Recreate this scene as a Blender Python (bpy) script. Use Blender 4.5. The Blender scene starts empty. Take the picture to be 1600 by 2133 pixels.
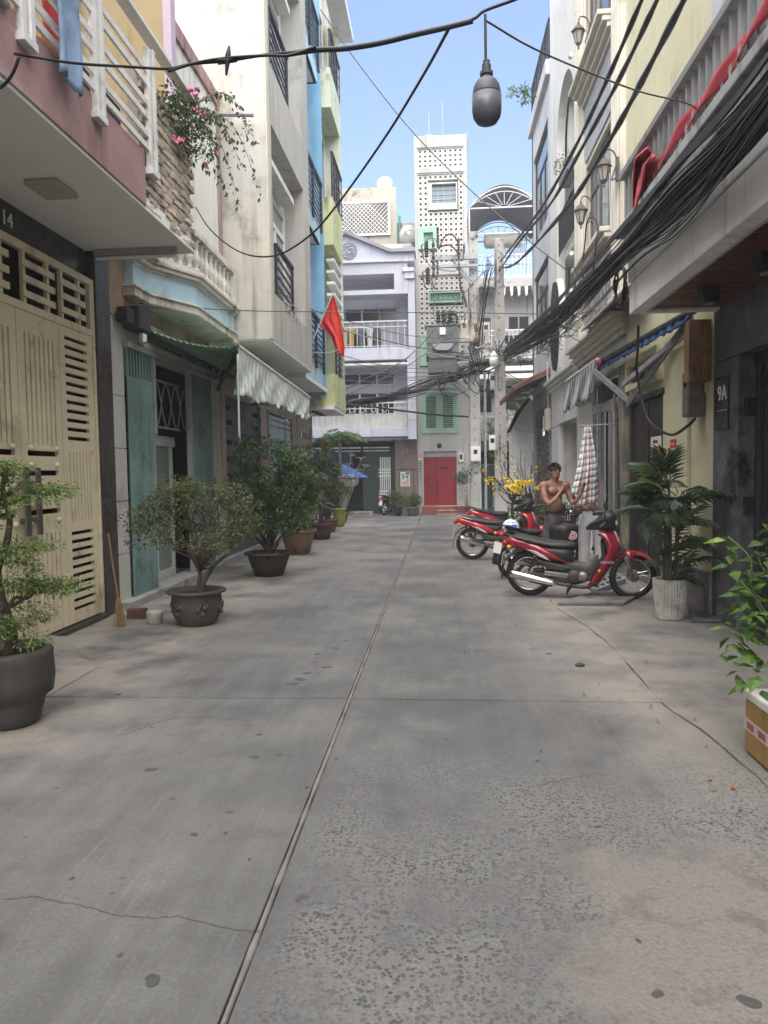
import bpy, bmesh, math, random
import numpy as np
from mathutils import Vector, Matrix
rad = math.radians
SC = bpy.context.scene
COL = SC.collection
rng = random.Random(7)

# ------------------------------------------------------------------ camera
F, CX, CY, H = 1550.0, 800.0, 1066.5, 1.7
_p, _y, _r = math.atan(83/1550), math.atan(115/1550), 0.016
fwd = Vector((-math.sin(_y)*math.cos(_p), math.cos(_y)*math.cos(_p), -math.sin(_p)))
r0 = fwd.cross(Vector((0, 0, 1))).normalized(); u0 = r0.cross(fwd)
cr = r0*math.cos(_r) - u0*math.sin(_r); cu = u0*math.cos(_r) + r0*math.sin(_r)
CAM = Vector((0, 0, H))
cam = bpy.data.cameras.new('camera'); cam_o = bpy.data.objects.new('camera', cam); COL.objects.link(cam_o)
cam.sensor_fit = 'VERTICAL'; cam.sensor_height = 24; cam.lens = 24*F/2133.0
cam.clip_start = 0.05; cam.clip_end = 1500
m = Matrix((cr, cu, -fwd)).transposed().to_4x4(); m.translation = CAM
cam_o.matrix_world = m
SC.camera = cam_o

# ------------------------------------------------------------------ sky, sun, exposure
SUN_EL, SUN_AZ = rad(62), rad(186)          # azimuth from +Y, clockwise
w = bpy.data.worlds.new('World'); SC.world = w; w.use_nodes = True
nt = w.node_tree; nt.nodes.clear()
sky = nt.nodes.new('ShaderNodeTexSky'); sky.sky_type = 'NISHITA'; sky.sun_disc = False
sky.sun_elevation = SUN_EL; sky.sun_rotation = SUN_AZ
sky.air_density = 1.0; sky.dust_density = 3.0; sky.ozone_density = 1.0
bg = nt.nodes.new('ShaderNodeBackground'); bg.inputs['Strength'].default_value = 0.05
wo = nt.nodes.new('ShaderNodeOutputWorld')
nt.links.new(sky.outputs[0], bg.inputs[0]); nt.links.new(bg.outputs[0], wo.inputs[0])
sl = bpy.data.lights.new('sun', 'SUN'); sl.energy = 1.5; sl.angle = rad(105); sl.color = (1.0, 0.95, 0.87)
so = bpy.data.objects.new('sun', sl); COL.objects.link(so)
sd = Vector((math.sin(SUN_AZ)*math.cos(SUN_EL), math.cos(SUN_AZ)*math.cos(SUN_EL), math.sin(SUN_EL)))
so.rotation_euler = sd.to_track_quat('Z', 'Y').to_euler(); so.location = sd*40
SC.view_settings.view_transform = 'Standard'; SC.view_settings.look = 'None'
SC.view_settings.exposure = 2.82; SC.view_settings.gamma = 1.0; SC.view_settings.use_curve_mapping = False
SC.cycles.max_bounces = 8; SC.cycles.diffuse_bounces = 6; SC.cycles.glossy_bounces = 3
SC.cycles.transparent_max_bounces = 8; SC.cycles.use_denoising = True

# ------------------------------------------------------------------ photo pixel -> place
def ray(x, y): return fwd + cr*((x-CX)/F) - cu*((y-CY)/F)
def aX(x, y, X): d = ray(x, y); return CAM + d*(X/d.x)
def aY(x, y, Y): d = ray(x, y); return CAM + d*(Y/d.y)
def aZ(x, y, Z=0.0): d = ray(x, y); return CAM + d*((Z-H)/d.z)

# ------------------------------------------------------------------ materials
def new_mat(name):
    mt = bpy.data.materials.new(name); mt.use_nodes = True
    n = mt.node_tree; b = n.nodes['Principled BSDF']; return mt, n, b
def lin(*c): return tuple(c) + (1.0,)
def N(n, t, **k):
    o = n.nodes.new(t)
    for a, v in k.items():
        if a in o.inputs: o.inputs[a].default_value = v
        else: setattr(o, a, v)
    return o
def mixc(n, a, b, f, mode='MIX'):
    o = n.nodes.new('ShaderNodeMix'); o.data_type = 'RGBA'; o.blend_type = mode
    for s, v in ((0, f), (6, a), (7, b)):
        if hasattr(v, 'links'): n.links.new(v, o.inputs[s])
        else: o.inputs[s].default_value = v
    return o.outputs[2]
def ramp(n, src, a, b, ca=(0, 0, 0, 1), cb=(1, 1, 1, 1)):
    o = n.nodes.new('ShaderNodeValToRGB'); e = o.color_ramp.elements
    e[0].position = a; e[1].position = b; e[0].color = ca; e[1].color = cb
    n.links.new(src, o.inputs[0]); return o.outputs[0]
def coords(n, kind='pos', scale=(1, 1, 1)):
    if kind == 'pos': s = n.nodes.new('ShaderNodeNewGeometry').outputs['Position']
    else: s = n.nodes.new('ShaderNodeTexCoord').outputs['Object']
    mp = n.nodes.new('ShaderNodeMapping'); mp.inputs['Scale'].default_value = scale
    n.links.new(s, mp.inputs[0]); return mp.outputs[0]
def noise(n, vec, scale, detail=4, rough=.55):
    o = N(n, 'ShaderNodeTexNoise', Scale=scale, Detail=detail, Roughness=rough)
    n.links.new(vec, o.inputs['Vector']); return o.outputs[0]
MATS = {}
def mulf(n, a, b):
    o = n.nodes.new('ShaderNodeMath'); o.operation = 'MULTIPLY'; n.links.new(a, o.inputs[0]); n.links.new(b, o.inputs[1]); return o.outputs[0]
def mat(name, col, rough=.75, var=.12, scale=2.0, streak=0.0, bump=.15, bscale=60, metal=0.0, col2=None,
        c2lo=.5, c2hi=.62, c2scale=1.2, kind='pos', rand=0.0, spec=.35, coat=0.0):
    if name in MATS: return MATS[name]
    mt, n, b = new_mat(name); v = coords(n, kind)
    c = lin(*col)
    dark = tuple(x*(1-var*1.6) for x in col)+(1,); lite = tuple(min(1, x*(1+var)) for x in col)+(1,)
    o = mixc(n, dark, lite, ramp(n, noise(n, v, scale, 6, .62), .28, .72))
    if col2:
        o = mixc(n, o, lin(*col2), ramp(n, noise(n, v, c2scale, 7, .66), c2lo, c2hi))
    if streak:
        sv = coords(n, kind, (5.5, 5.5, .32))
        gd = (max(0, 1-streak*3.6), max(0, 1-streak*3.75), max(0, 1-streak*4.0), 1)
        o = mixc(n, o, gd, mulf(n, ramp(n, noise(n, sv, 1.0, 6, .6), .50, .66), ramp(n, noise(n, v, .55, 4, .6), .44, .60)), 'MULTIPLY')
        o = mixc(n, o, gd, mulf(n, ramp(n, noise(n, v, 1.7, 8, .7), .55, .66), ramp(n, noise(n, v, .4, 3), .45, .6)), 'MULTIPLY')
    if rand:
        oi = n.nodes.new('ShaderNodeObjectInfo')
        f = ramp(n, oi.outputs['Random'], 0, 1, (1-rand,)*3+(1,), (1+rand*.5,)*3+(1,))
        o = mixc(n, o, f, 1.0, 'MULTIPLY')
    n.links.new(o, b.inputs['Base Color'])
    rr = ramp(n, noise(n, v, 5.0, 4), .3, .7, (max(.03, rough-.1),)*3+(1,), (min(1, rough+.1),)*3+(1,))
    n.links.new(rr, b.inputs['Roughness'])
    b.inputs['Metallic'].default_value = metal
    b.inputs['Specular IOR Level'].default_value = spec
    b.inputs['Coat Weight'].default_value = coat; b.inputs['Coat Roughness'].default_value = .08
    if bump:
        bp = N(n, 'ShaderNodeBump', Strength=bump, Distance=.01)
        n.links.new(noise(n, v, bscale, 5, .6), bp.inputs['Height'])
        n.links.new(bp.outputs[0], b.inputs['Normal'])
    MATS[name] = mt; return mt
def leafmat(name, a, b_, scale=6.0, trans=.35, rough=.45):
    if name in MATS: return MATS[name]
    mt, n, b = new_mat(name); v = coords(n, 'pos')
    oi = n.nodes.new('ShaderNodeObjectInfo')
    f = ramp(n, noise(n, v, scale, 3, .7), .35, .65)
    o = mixc(n, lin(*a), lin(*b_), f)
    g = ramp(n, oi.outputs['Random'], 0, 1, (.75, .75, .75, 1), (1.2, 1.2, 1.2, 1))
    o = mixc(n, o, g, 1.0, 'MULTIPLY')
    n.links.new(o, b.inputs['Base Color']); b.inputs['Roughness'].default_value = rough
    b.inputs['Specular IOR Level'].default_value = .35
    t = n.nodes.new('ShaderNodeBsdfTranslucent'); n.links.new(o, t.inputs[0])
    mx = n.nodes.new('ShaderNodeMixShader'); mx.inputs[0].default_value = trans
    n.links.new(b.outputs[0], mx.inputs[1]); n.links.new(t.outputs[0], mx.inputs[2])
    n.links.new(mx.outputs[0], n.nodes['Material Output'].inputs[0])
    MATS[name] = mt; return mt
def glass(name, col=(.03, .035, .04), rough=.08):
    if name in MATS: return MATS[name]
    mt, n, b = new_mat(name); b.inputs['Base Color'].default_value = lin(*col)
    v = coords(n); r = ramp(n, noise(n, v, 1.5, 4), .3, .7, (rough,)*3+(1,), (rough+.1,)*3+(1,))
    n.links.new(r, b.inputs['Roughness']); b.inputs['Specular IOR Level'].default_value = .6
    MATS[name] = mt; return mt

# ------------------------------------------------------------------ mesh builder
class MB:
    def __init__(s): s.v = []; s.f = []; s.m = []
    def add(s, vs, fs, mi=0):
        k = len(s.v); s.v += [tuple(a) for a in vs]
        for f in fs: s.f.append(tuple(i+k for i in f)); s.m.append(mi)
        return s
    def box(s, x0, x1, y0, y1, z0, z1, mi=0):
        if x0 > x1: x0, x1 = x1, x0
        if y0 > y1: y0, y1 = y1, y0
        if z0 > z1: z0, z1 = z1, z0
        return s.add([(x0,y0,z0),(x1,y0,z0),(x1,y1,z0),(x0,y1,z0),(x0,y0,z1),(x1,y0,z1),(x1,y1,z1),(x0,y1,z1)],
              [(0,3,2,1),(4,5,6,7),(0,1,5,4),(1,2,6,5),(2,3,7,6),(3,0,4,7)], mi)
    def quad(s, a, b, c, d, mi=0): return s.add([a, b, c, d], [(0, 1, 2, 3)], mi)
    def bar(s, p, q, w=.03, h=None, up=(0, 0, 1), mi=0):
        p, q = Vector(p), Vector(q); d = (q-p)
        if d.length < 1e-6: return s
        d.normalize(); h = h or w; up = Vector(up)
        if abs(d.dot(up)) > .98: up = Vector((0, 1, 0)) if abs(d.y) < .9 else Vector((1, 0, 0))
        a = d.cross(up).normalized(); b = a.cross(d)
        a *= w/2; b *= h/2
        vs = [p-a-b, p+a-b, p+a+b, p-a+b, q-a-b, q+a-b, q+a+b, q-a+b]
        return s.add(vs, [(0,1,2,3),(7,6,5,4),(0,4,5,1),(1,5,6,2),(2,6,7,3),(3,7,4,0)], mi)
    def tube(s, pts, r, n=6, mi=0, cap=True):
        pts = [Vector(p) for p in pts]; k0 = len(s.v); L = len(pts)
        rs = r if isinstance(r, (list, tuple)) else [r]*L
        t0 = (pts[1]-pts[0]).normalized()
        a = t0.cross(Vector((0, 0, 1)));
        if a.length < .05: a = t0.cross(Vector((0, 1, 0)))
        a.normalize()
        for i, p in enumerate(pts):
            t = (pts[min(i+1, L-1)]-pts[max(i-1, 0)])
            t = t.normalized() if t.length > 1e-9 else t0
            a = a - t*a.dot(t)
            if a.length < 1e-4: a = t.orthogonal()
            a.normalize(); b = t.cross(a)
            for j in range(n):
                an = 2*math.pi*j/n
                s.v.append(tuple(p + (a*math.cos(an)+b*math.sin(an))*rs[i]))
        for i in range(L-1):
            for j in range(n):
                j2 = (j+1) % n
                s.f.append((k0+i*n+j, k0+i*n+j2, k0+(i+1)*n+j2, k0+(i+1)*n+j)); s.m.append(mi)
        if cap:
            s.f.append(tuple(k0+j for j in reversed(range(n)))); s.m.append(mi)
            s.f.append(tuple(k0+(L-1)*n+j for j in range(n))); s.m.append(mi)
        return s
    def lathe(s, prof, n=20, c=(0, 0, 0), axis='Z', mi=0, wob=None):
        k0 = len(s.v); c = Vector(c)
        for i, (r, z) in enumerate(prof):
            for j in range(n):
                an = 2*math.pi*j/n; rr = r*(wob(an, i) if wob else 1)
                x, y = rr*math.cos(an), rr*math.sin(an)
                p = {'Z': (x, y, z), 'Y': (x, z, -y), 'X': (z, x, y)}[axis]
                s.v.append(tuple(c+Vector(p)))
        for i in range(len(prof)-1):
            for j in range(n):
                j2 = (j+1) % n
                s.f.append((k0+i*n+j, k0+i*n+j2, k0+(i+1)*n+j2, k0+(i+1)*n+j)); s.m.append(mi)
        if prof[0][0] > 1e-4: s.f.append(tuple(k0+j for j in reversed(range(n)))); s.m.append(mi)
        if prof[-1][0] > 1e-4: s.f.append(tuple(k0+(len(prof)-1)*n+j for j in range(n))); s.m.append(mi)
        return s
    def prism(s, poly, axis, a, b, mi=0):
        # poly in the two other axes in order (X: y,z  Y: x,z  Z: x,y)
        def P(u, v, t): return {'X': (t, u, v), 'Y': (u, t, v), 'Z': (u, v, t)}[axis]
        L = len(poly); vs = [P(u, v, a) for u, v in poly]+[P(u, v, b) for u, v in poly]
        fs = [tuple(range(L-1, -1, -1)), tuple(range(L, 2*L))]+[(i, (i+1) % L, L+(i+1) % L, L+i) for i in range(L)]
        return s.add(vs, fs, mi)
    def grid(s, fn, nu, nv, mi=0):
        k0 = len(s.v)
        for i in range(nu+1):
            for j in range(nv+1): s.v.append(tuple(fn(i/nu, j/nv)))
        for i in range(nu):
            for j in range(nv):
                a = k0+i*(nv+1)+j
                s.f.append((a, a+nv+1, a+nv+2, a+1)); s.m.append(mi)
        return s
    def loft(s, secs, mi=0, closed=True):
        # secs: list of equal-length point rings
        k0 = len(s.v); n = len(secs[0])
        for r in secs: s.v += [tuple(p) for p in r]
        for i in range(len(secs)-1):
            for j in range(n):
                j2 = (j+1) % n
                s.f.append((k0+i*n+j, k0+i*n+j2, k0+(i+1)*n+j2, k0+(i+1)*n+j)); s.m.append(mi)
        if closed:
            s.f.append(tuple(k0+j for j in reversed(range(n)))); s.m.append(mi)
            s.f.append(tuple(k0+(len(secs)-1)*n+j for j in range(n))); s.m.append(mi)
        return s
    def wall(s, axis, c0, c1, u0, u1, z0, z1, holes=(), mi=0):
        # slab between c0 and c1 on axis, spanning u (other horizontal) and z, with rectangular holes (u0,u1,z0,z1)
        us = sorted({u0, u1, *[min(max(h[i], u0), u1) for h in holes for i in (0, 1)]})
        zs = sorted({z0, z1, *[min(max(h[i], z0), z1) for h in holes for i in (2, 3)]})
        def solid(i, j):
            if i < 0 or j < 0 or i >= len(us)-1 or j >= len(zs)-1: return False
            cu_, cz = (us[i]+us[i+1])/2, (zs[j]+zs[j+1])/2
            return not any(h[0] < cu_ < h[1] and h[2] < cz < h[3] for h in holes)
        def P(c, u, z): return (c, u, z) if axis == 'X' else (u, c, z)
        for i in range(len(us)-1):
            for j in range(len(zs)-1):
                if not solid(i, j): continue
                a, b, c, d = us[i], us[i+1], zs[j], zs[j+1]
                s.quad(P(c0,a,c), P(c0,b,c), P(c0,b,d), P(c0,a,d), mi)
                s.quad(P(c1,a,c), P(c1,a,d), P(c1,b,d), P(c1,b,c), mi)
                if not solid(i-1, j): s.quad(P(c0,a,c), P(c0,a,d), P(c1,a,d), P(c1,a,c), mi)
                if not solid(i+1, j): s.quad(P(c0,b,c), P(c1,b,c), P(c1,b,d), P(c0,b,d), mi)
                if not solid(i, j-1): s.quad(P(c0,a,c), P(c1,a,c), P(c1,b,c), P(c0,b,c), mi)
                if not solid(i, j+1): s.quad(P(c0,a,d), P(c0,b,d), P(c1,b,d), P(c1,a,d), mi)
        return s
    def leaf(s, p, d, nrm, l, w, mi=0, bend=.25):
        p, d, nrm = Vector(p), Vector(d), Vector(nrm)
        sd_ = d.cross(nrm)
        if sd_.length < 1e-4: sd_ = d.orthogonal()
        sd_.normalize(); nn = sd_.cross(d).normalized()
        a = p; b = p+d*l*.45+sd_*w/2-nn*l*.04; c = p+d*l-nn*l*bend; e = p+d*l*.45-sd_*w/2-nn*l*.04; mid = p+d*l*.5+nn*l*.05
        return s.add([a, b, c, e, mid], [(0, 1, 4), (1, 2, 4), (4, 2, 3), (0, 4, 3)], mi)
    def mesh(s, name, mats, smooth=False):
        me = bpy.data.meshes.new(name); me.from_pydata(s.v, [], s.f)
        for mt in (mats if isinstance(mats, (list, tuple)) else [mats]): me.materials.append(mt)
        if len(me.materials) > 1: me.polygons.foreach_set('material_index', s.m)
        if smooth: me.polygons.foreach_set('use_smooth', [True]*len(s.f))
        bm = bmesh.new(); bm.from_mesh(me); bmesh.ops.recalc_face_normals(bm, faces=bm.faces); bm.to_mesh(me); bm.free()
        me.update(); return me
    def build(s, name, mats, parent=None, smooth=False, label=None, kind=None, bevel=0, solid=0, sub=0, edge=False):
        return link(name, s.mesh(name, mats, smooth), parent, label, kind, bevel, solid, sub, edge)

def origin(o):
    p = Vector((0, 0, 0))
    while o is not None:
        p = p + o.location; o = o.parent
    return p
def link(name, me, parent=None, label=None, kind=None, bevel=0, solid=0, sub=0, edge=False, local=False):
    o = bpy.data.objects.new(name, me); COL.objects.link(o)
    if parent is not None:
        o.parent = parent
        if not local and not parent.get('_local'):
            root = parent
            while root.parent is not None: root = root.parent
            if root.parent is None and parent is root: o.matrix_parent_inverse = Matrix.Translation(-root.location)
        if parent.get('_local') or local: o['_local'] = 1
    if label: o['label'] = label
    if kind: o['kind'] = kind
    if solid:
        md = o.modifiers.new('solid', 'SOLIDIFY'); md.thickness = solid; md.offset = 0
    if sub:
        md = o.modifiers.new('sub', 'SUBSURF'); md.levels = sub; md.render_levels = sub
    if bevel:
        md = o.modifiers.new('bevel', 'BEVEL'); md.width = bevel; md.segments = 2; md.limit_method = 'ANGLE'; md.angle_limit = rad(50)
    return o
def thing(name, label, cat, loc=(0, 0, 0), group=None, local=False, rz=0):
    o = bpy.data.objects.new(name, None); COL.objects.link(o); o.location = loc; o.rotation_euler = (0, 0, rz)
    o.empty_display_size = .2
    o['label'] = label; o['category'] = cat
    if group: o['group'] = group
    if local: o['_local'] = 1
    return o
def tag(o, label, cat, group=None):
    o['label'] = label; o['category'] = cat
    if group: o['group'] = group
    return o
def struct(o): o['kind'] = 'structure'; return o
def inst(src, name, parent, loc=None, rot=None, scale=None, mats=None, label=None):
    # another object on the same mesh (parts that repeat)
    o = bpy.data.objects.new(name, src.data if hasattr(src, 'data') else src); COL.objects.link(o)
    if parent is not None:
        o.parent = parent
        root = parent
        while root.parent is not None: root = root.parent
        if not parent.get('_local') and parent is root: o.matrix_parent_inverse = Matrix.Translation(-root.location)
        if parent.get('_local'): o['_local'] = 1
    if loc is not None: o.location = loc
    if rot is not None: o.rotation_euler = rot
    if scale is not None: o.scale = scale
    if label: o['label'] = label
    return o
def copy_tree(o, parent=None):
    c = o.copy(); COL.objects.link(c)
    if parent is not None: c.parent = parent
    for ch in list(o.children): copy_tree(ch, c)
    return c
def text(s, size, loc, rot, m_, parent, name='lettering', ext=.003, local=False, align='CENTER'):
    cu_ = bpy.data.curves.new(name, 'FONT'); cu_.body = s; cu_.size = size; cu_.extrude = ext
    cu_.align_x = align; cu_.align_y = 'CENTER'; cu_.materials.append(m_)
    t_ = bpy.data.objects.new('tmp', cu_); COL.objects.link(t_); me = bpy.data.meshes.new_from_object(t_)
    bpy.data.objects.remove(t_); bpy.data.curves.remove(cu_); me.name = name
    o = bpy.data.objects.new(name, me); COL.objects.link(o)
    o.parent = parent
    root = parent
    while root.parent is not None: root = root.parent
    if not parent.get('_local') and parent is root: o.matrix_parent_inverse = Matrix.Translation(-root.location)
    o.location = loc; o.rotation_euler = rot
    return o
def catenary(p, q, sag, n=16):
    p, q = Vector(p), Vector(q)
    return [p.lerp(q, i/n) - Vector((0, 0, sag*4*(i/n)*(1-i/n))) for i in range(n+1)]
def spline(pts, n=8):
    pts = [Vector(p) for p in pts]; out = []
    P = [pts[0]*2-pts[1]]+pts+[pts[-1]*2-pts[-2]]
    for i in range(1, len(P)-2):
        a, b, c, d = P[i-1:i+3]
        for k in range(n):
            t = k/n
            out.append(.5*((2*b)+(c-a)*t+(2*a-5*b+4*c-d)*t*t+(3*b-a-3*c+d)*t**3))
    out.append(pts[-1]); return out
# ------------------------------------------------------------------ palette
WHITE = mat('white_paint', (.73, .73, .71), .6, .06, 3, .06, .06)
RAILW = mat('white_railing_paint', (.66, .66, .64), .45, .1, 6, .15, .05)
PLAST = mat('pale_plaster', (.42, .415, .39), .85, .08, .7, .10, .12, 40, col2=(.56, .53, .44), c2lo=.50, c2hi=.78, c2scale=.55)
CREAMW = mat('cream_plaster', (.60, .57, .47), .85, .06, .9, .06, .1, 40)
YELLOW = mat('yellow_plaster', (.54, .515, .35), .85, .06, .8, .06, .12, 40)
BLUEW = mat('blue_plaster', (.22, .44, .63), .8, .08, .8, .06, .1, 40)
LBLUE = mat('light_blue_paint', (.44, .62, .72), .7, .08, 1.5, .08, .1, 40)
SOFFIT = mat('soffit_paint', (.78, .78, .76), .85, .05, 1.2, 0, .06, 40)
MAUVE = mat('mauve_plaster', (.335, .21, .205), .8, .15, 1.4, .16, .12, 40, col2=(.46, .32, .33), c2lo=.55, c2hi=.75, c2scale=1.5)
OCHRE = mat('ochre_plaster', (.36, .29, .17), .85, .12, 1.0, .2, .1, 40)
LILAC = mat('lilac_paint', (.48, .40, .50), .8, .1, 1, .15, .08)
STONE_D = mat('dark_granite', (.045, .038, .036), .35, .3, 9, .1, .05, 120, col2=(.075, .06, .055), c2scale=14)
GREYST = mat('grey_slate', (.085, .095, .098), .5, .3, 2.2, .25, .08, 60, col2=(.17, .18, .18), c2lo=.52, c2hi=.7, c2scale=2.6)
GREYW = mat('grey_blue_wall', (.42, .44, .49), .8, .08, 1, .15, .08)
GREYD = mat('grey_dado', (.16, .15, .145), .8, .15, 2, .2, .1)
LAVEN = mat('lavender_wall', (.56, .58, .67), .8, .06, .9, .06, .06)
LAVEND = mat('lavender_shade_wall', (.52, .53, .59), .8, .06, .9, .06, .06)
TOWERW = mat('tower_cream', (.42, .415, .395), .85, .06, .8, .08, .08)
BLACKM = mat('black_metal', (.02, .022, .026), .45, .2, 6, 0, .05)
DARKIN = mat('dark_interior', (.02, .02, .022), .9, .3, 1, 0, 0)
GREYM = mat('galvanised_metal', (.34, .35, .36), .5, .15, 5, .1, .05, metal=.3)
ALU = mat('aluminium', (.42, .43, .43), .38, .12, 4, .15, .03, metal=.55)
CONC = mat('concrete', (.30, .295, .28), .9, .15, 2, .15, .25, 40)
CONCP = mat('pole_concrete', (.40, .39, .365), .9, .12, 3, .25, .2, 50)
CABLE = mat('black_cable', (.016, .017, .02), .5, .3, 3, 0, .1, 30)
CABLEG = mat('grey_cable', (.10, .10, .10), .5, .2, 3, 0, .1, 30)
MINT = mat('mint_green_paint', (.30, .47, .36), .6, .1, 3, .12, .06)
REDP = mat('red_door_paint', (.27, .022, .03), .42, .12, 2, .1, .05)
TERRA = mat('terracotta', (.20, .095, .06), .8, .2, 3, .2, .15, 40)
CHROME = mat('chrome', (.75, .75, .76), .14, .08, 5, 0, 0, metal=1.0)
PLGLASS = glass('window_glass')
FROST = mat('frosted_glass', (.12, .16, .145), .25, .1, 2, 0, 0)

# ------------------------------------------------------------------ lane surface
def lane_material():
    mt, n, b = new_mat('lane_concrete'); v = coords(n)
    geo = n.nodes.new('ShaderNodeNewGeometry'); sep = n.nodes.new('ShaderNodeSeparateXYZ'); n.links.new(geo.outputs['Position'], sep.inputs[0])
    oi = n.nodes.new('ShaderNodeObjectInfo')
    def fac(*fs):
        o = fs[0]
        for f in fs[1:]: o = math_(n, 'MULTIPLY', o, f)
        return o
    def rng_(sock, a, b, lo=0.0, hi=1.0):
        o = n.nodes.new('ShaderNodeMapRange'); n.links.new(sock, o.inputs[0]); o.interpolation_type = 'SMOOTHSTEP'
        for k, x in enumerate((a, b, lo, hi)): o.inputs[k+1].default_value = x
        return o.outputs[0]
    X_, Y_ = sep.outputs[0], sep.outputs[1]
    base = mixc(n, lin(.125, .123, .120), lin(.200, .195, .184), ramp(n, noise(n, v, .8, 6, .62), .36, .64))
    base = mixc(n, base, lin(.07, .069, .069), fac(ramp(n, noise(n, v, 2.6, 6, .62), .52, .66), .30))
    sv = coords(n, 'pos', (7, .7, 1)); base = mixc(n, base, ramp(n, noise(n, sv, 1.0, 5, .62), .38, .62, (.90,)*3+(1,), (1.07,)*3+(1,)), 1.0, 'MULTIPLY')
    # brushed diagonal scuffs
    sv2 = n.nodes.new('ShaderNodeMapping'); sv2.inputs['Rotation'].default_value = (0, 0, .9); sv2.inputs['Scale'].default_value = (28, 1.6, 1); n.links.new(v, sv2.inputs[0])
    base = mixc(n, base, lin(.25, .245, .23), fac(ramp(n, noise(n, sv2.outputs[0], 1.0, 4, .6), .58, .70), ramp(n, noise(n, v, 1.1, 3), .45, .6), .5))
    # warm dusty edges, worn grey middle
    base = mixc(n, base, lin(.33, .295, .25), fac(rng_(X_, .55, 1.5), ramp(n, noise(n, v, 1.5, 6, .6), .34, .56), .85))
    base = mixc(n, base, lin(.44, .385, .325), fac(rng_(X_, -1.7, -3.1), rng_(Y_, 2.6, 4.6), ramp(n, noise(n, v, 1.4, 6, .6), .36, .58), .85))
    base = mixc(n, base, lin(.30, .285, .26), fac(rng_(Y_, 9, 16), ramp(n, noise(n, v, .9, 5, .6), .42, .58), .55))
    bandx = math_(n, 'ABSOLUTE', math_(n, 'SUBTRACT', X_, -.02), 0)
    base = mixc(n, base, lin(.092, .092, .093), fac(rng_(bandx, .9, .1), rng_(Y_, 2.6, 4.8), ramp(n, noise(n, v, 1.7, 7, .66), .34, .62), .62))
    # exposed aggregate on the right-hand slab close by
    vo = N(n, 'ShaderNodeTexVoronoi', Scale=56.0, Randomness=1.0); n.links.new(v, vo.inputs['Vector'])
    vo2 = N(n, 'ShaderNodeTexVoronoi', Scale=88.0, Randomness=1.0); n.links.new(v, vo2.inputs['Vector'])
    msk = fac(rng_(Y_, 5.0, 3.6), rng_(X_, -.70, -.50), ramp(n, noise(n, v, 1.5, 6, .66), .34, .58))
    dk = ramp(n, vo.outputs['Distance'], .34, .56, (1, 1, 1, 1), (0, 0, 0, 1))
    dkn = math_(n, 'MULTIPLY', dk, ramp(n, noise(n, v, 26, 3, .6), .38, .52))
    base = mixc(n, base, lin(.215, .21, .20), fac(msk, .75))
    base = mixc(n, base, lin(.33, .325, .31), fac(msk, ramp(n, vo2.outputs['Distance'], .20, .34, (1, 1, 1, 1), (0, 0, 0, 1)), ramp(n, noise(n, v, 9, 3), .44, .56), .7))
    base = mixc(n, base, lin(.045, .045, .047), fac(msk, dkn, .80))
    # dappled sun patch painted into the slab colour, low on the right
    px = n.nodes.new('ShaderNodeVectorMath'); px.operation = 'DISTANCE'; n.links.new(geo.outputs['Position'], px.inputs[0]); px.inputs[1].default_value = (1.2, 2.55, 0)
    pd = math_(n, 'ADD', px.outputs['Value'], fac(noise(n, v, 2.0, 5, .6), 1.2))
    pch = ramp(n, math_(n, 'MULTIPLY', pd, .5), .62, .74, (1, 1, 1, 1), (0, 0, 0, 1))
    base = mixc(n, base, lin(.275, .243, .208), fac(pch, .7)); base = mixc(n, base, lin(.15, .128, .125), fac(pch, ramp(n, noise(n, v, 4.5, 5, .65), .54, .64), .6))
    # dark spots: gum, oil and drips
    v3 = N(n, 'ShaderNodeTexVoronoi', Scale=1.35, Randomness=1.0); n.links.new(coords(n, 'pos', (1, 1, .01)), v3.inputs['Vector'])
    sp = math_(n, 'ADD', v3.outputs['Distance'], math_(n, 'MULTIPLY', noise(n, v, 14, 3), .05))
    base = mixc(n, base, lin(.028, .028, .03), ramp(n, sp, .058, .068, (.75, .75, .75, 1), (0, 0, 0, 1)))
    v4 = N(n, 'ShaderNodeTexVoronoi', Scale=7.5, Randomness=1.0); n.links.new(coords(n, 'pos', (1, 1, .01)), v4.inputs['Vector'])
    s4 = math_(n, 'MULTIPLY', ramp(n, v4.outputs['Distance'], .09, .15, (1, 1, 1, 1), (0, 0, 0, 1)), ramp(n, noise(n, v, .8, 4), .54, .62))
    base = mixc(n, base, lin(.055, .055, .056), math_(n, 'MULTIPLY', s4, .6))
    fine = ramp(n, noise(n, v, 60, 5, .7), .3, .7, (.80,)*3+(1,), (1.16,)*3+(1,)); base = mixc(n, base, fine, 1.0, 'MULTIPLY')
    tn = ramp(n, oi.outputs['Random'], 0, 1, (.94, .94, .945, 1), (1.05, 1.045, 1.03, 1)); base = mixc(n, base, tn, 1.0, 'MULTIPLY')
    base = mixc(n, base, lin(.69, .715, .75), 1.0, 'MULTIPLY')
    n.links.new(base, b.inputs['Base Color']); b.inputs['Roughness'].default_value = .82; b.inputs['Specular IOR Level'].default_value = .3
    bp = N(n, 'ShaderNodeBump', Strength=.5, Distance=.008)
    hgt = math_(n, 'ADD', noise(n, v, 38, 6, .65), math_(n, 'MULTIPLY', math_(n, 'MULTIPLY', dkn, msk), -.5))
    n.links.new(hgt, bp.inputs['Height']); n.links.new(bp.outputs[0], b.inputs['Normal'])
    return mt
def math_(n, op, a, b_):
    o = n.nodes.new('ShaderNodeMath'); o.operation = op
    for i, v in ((0, a), (1, b_)):
        if hasattr(v, 'links'): n.links.new(v, o.inputs[i])
        else: o.inputs[i].default_value = v
    return o.outputs[0]
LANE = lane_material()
JOINT = mat('joint_grit', (.065, .063, .06), .95, .25, 6, 0, .3)
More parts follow.
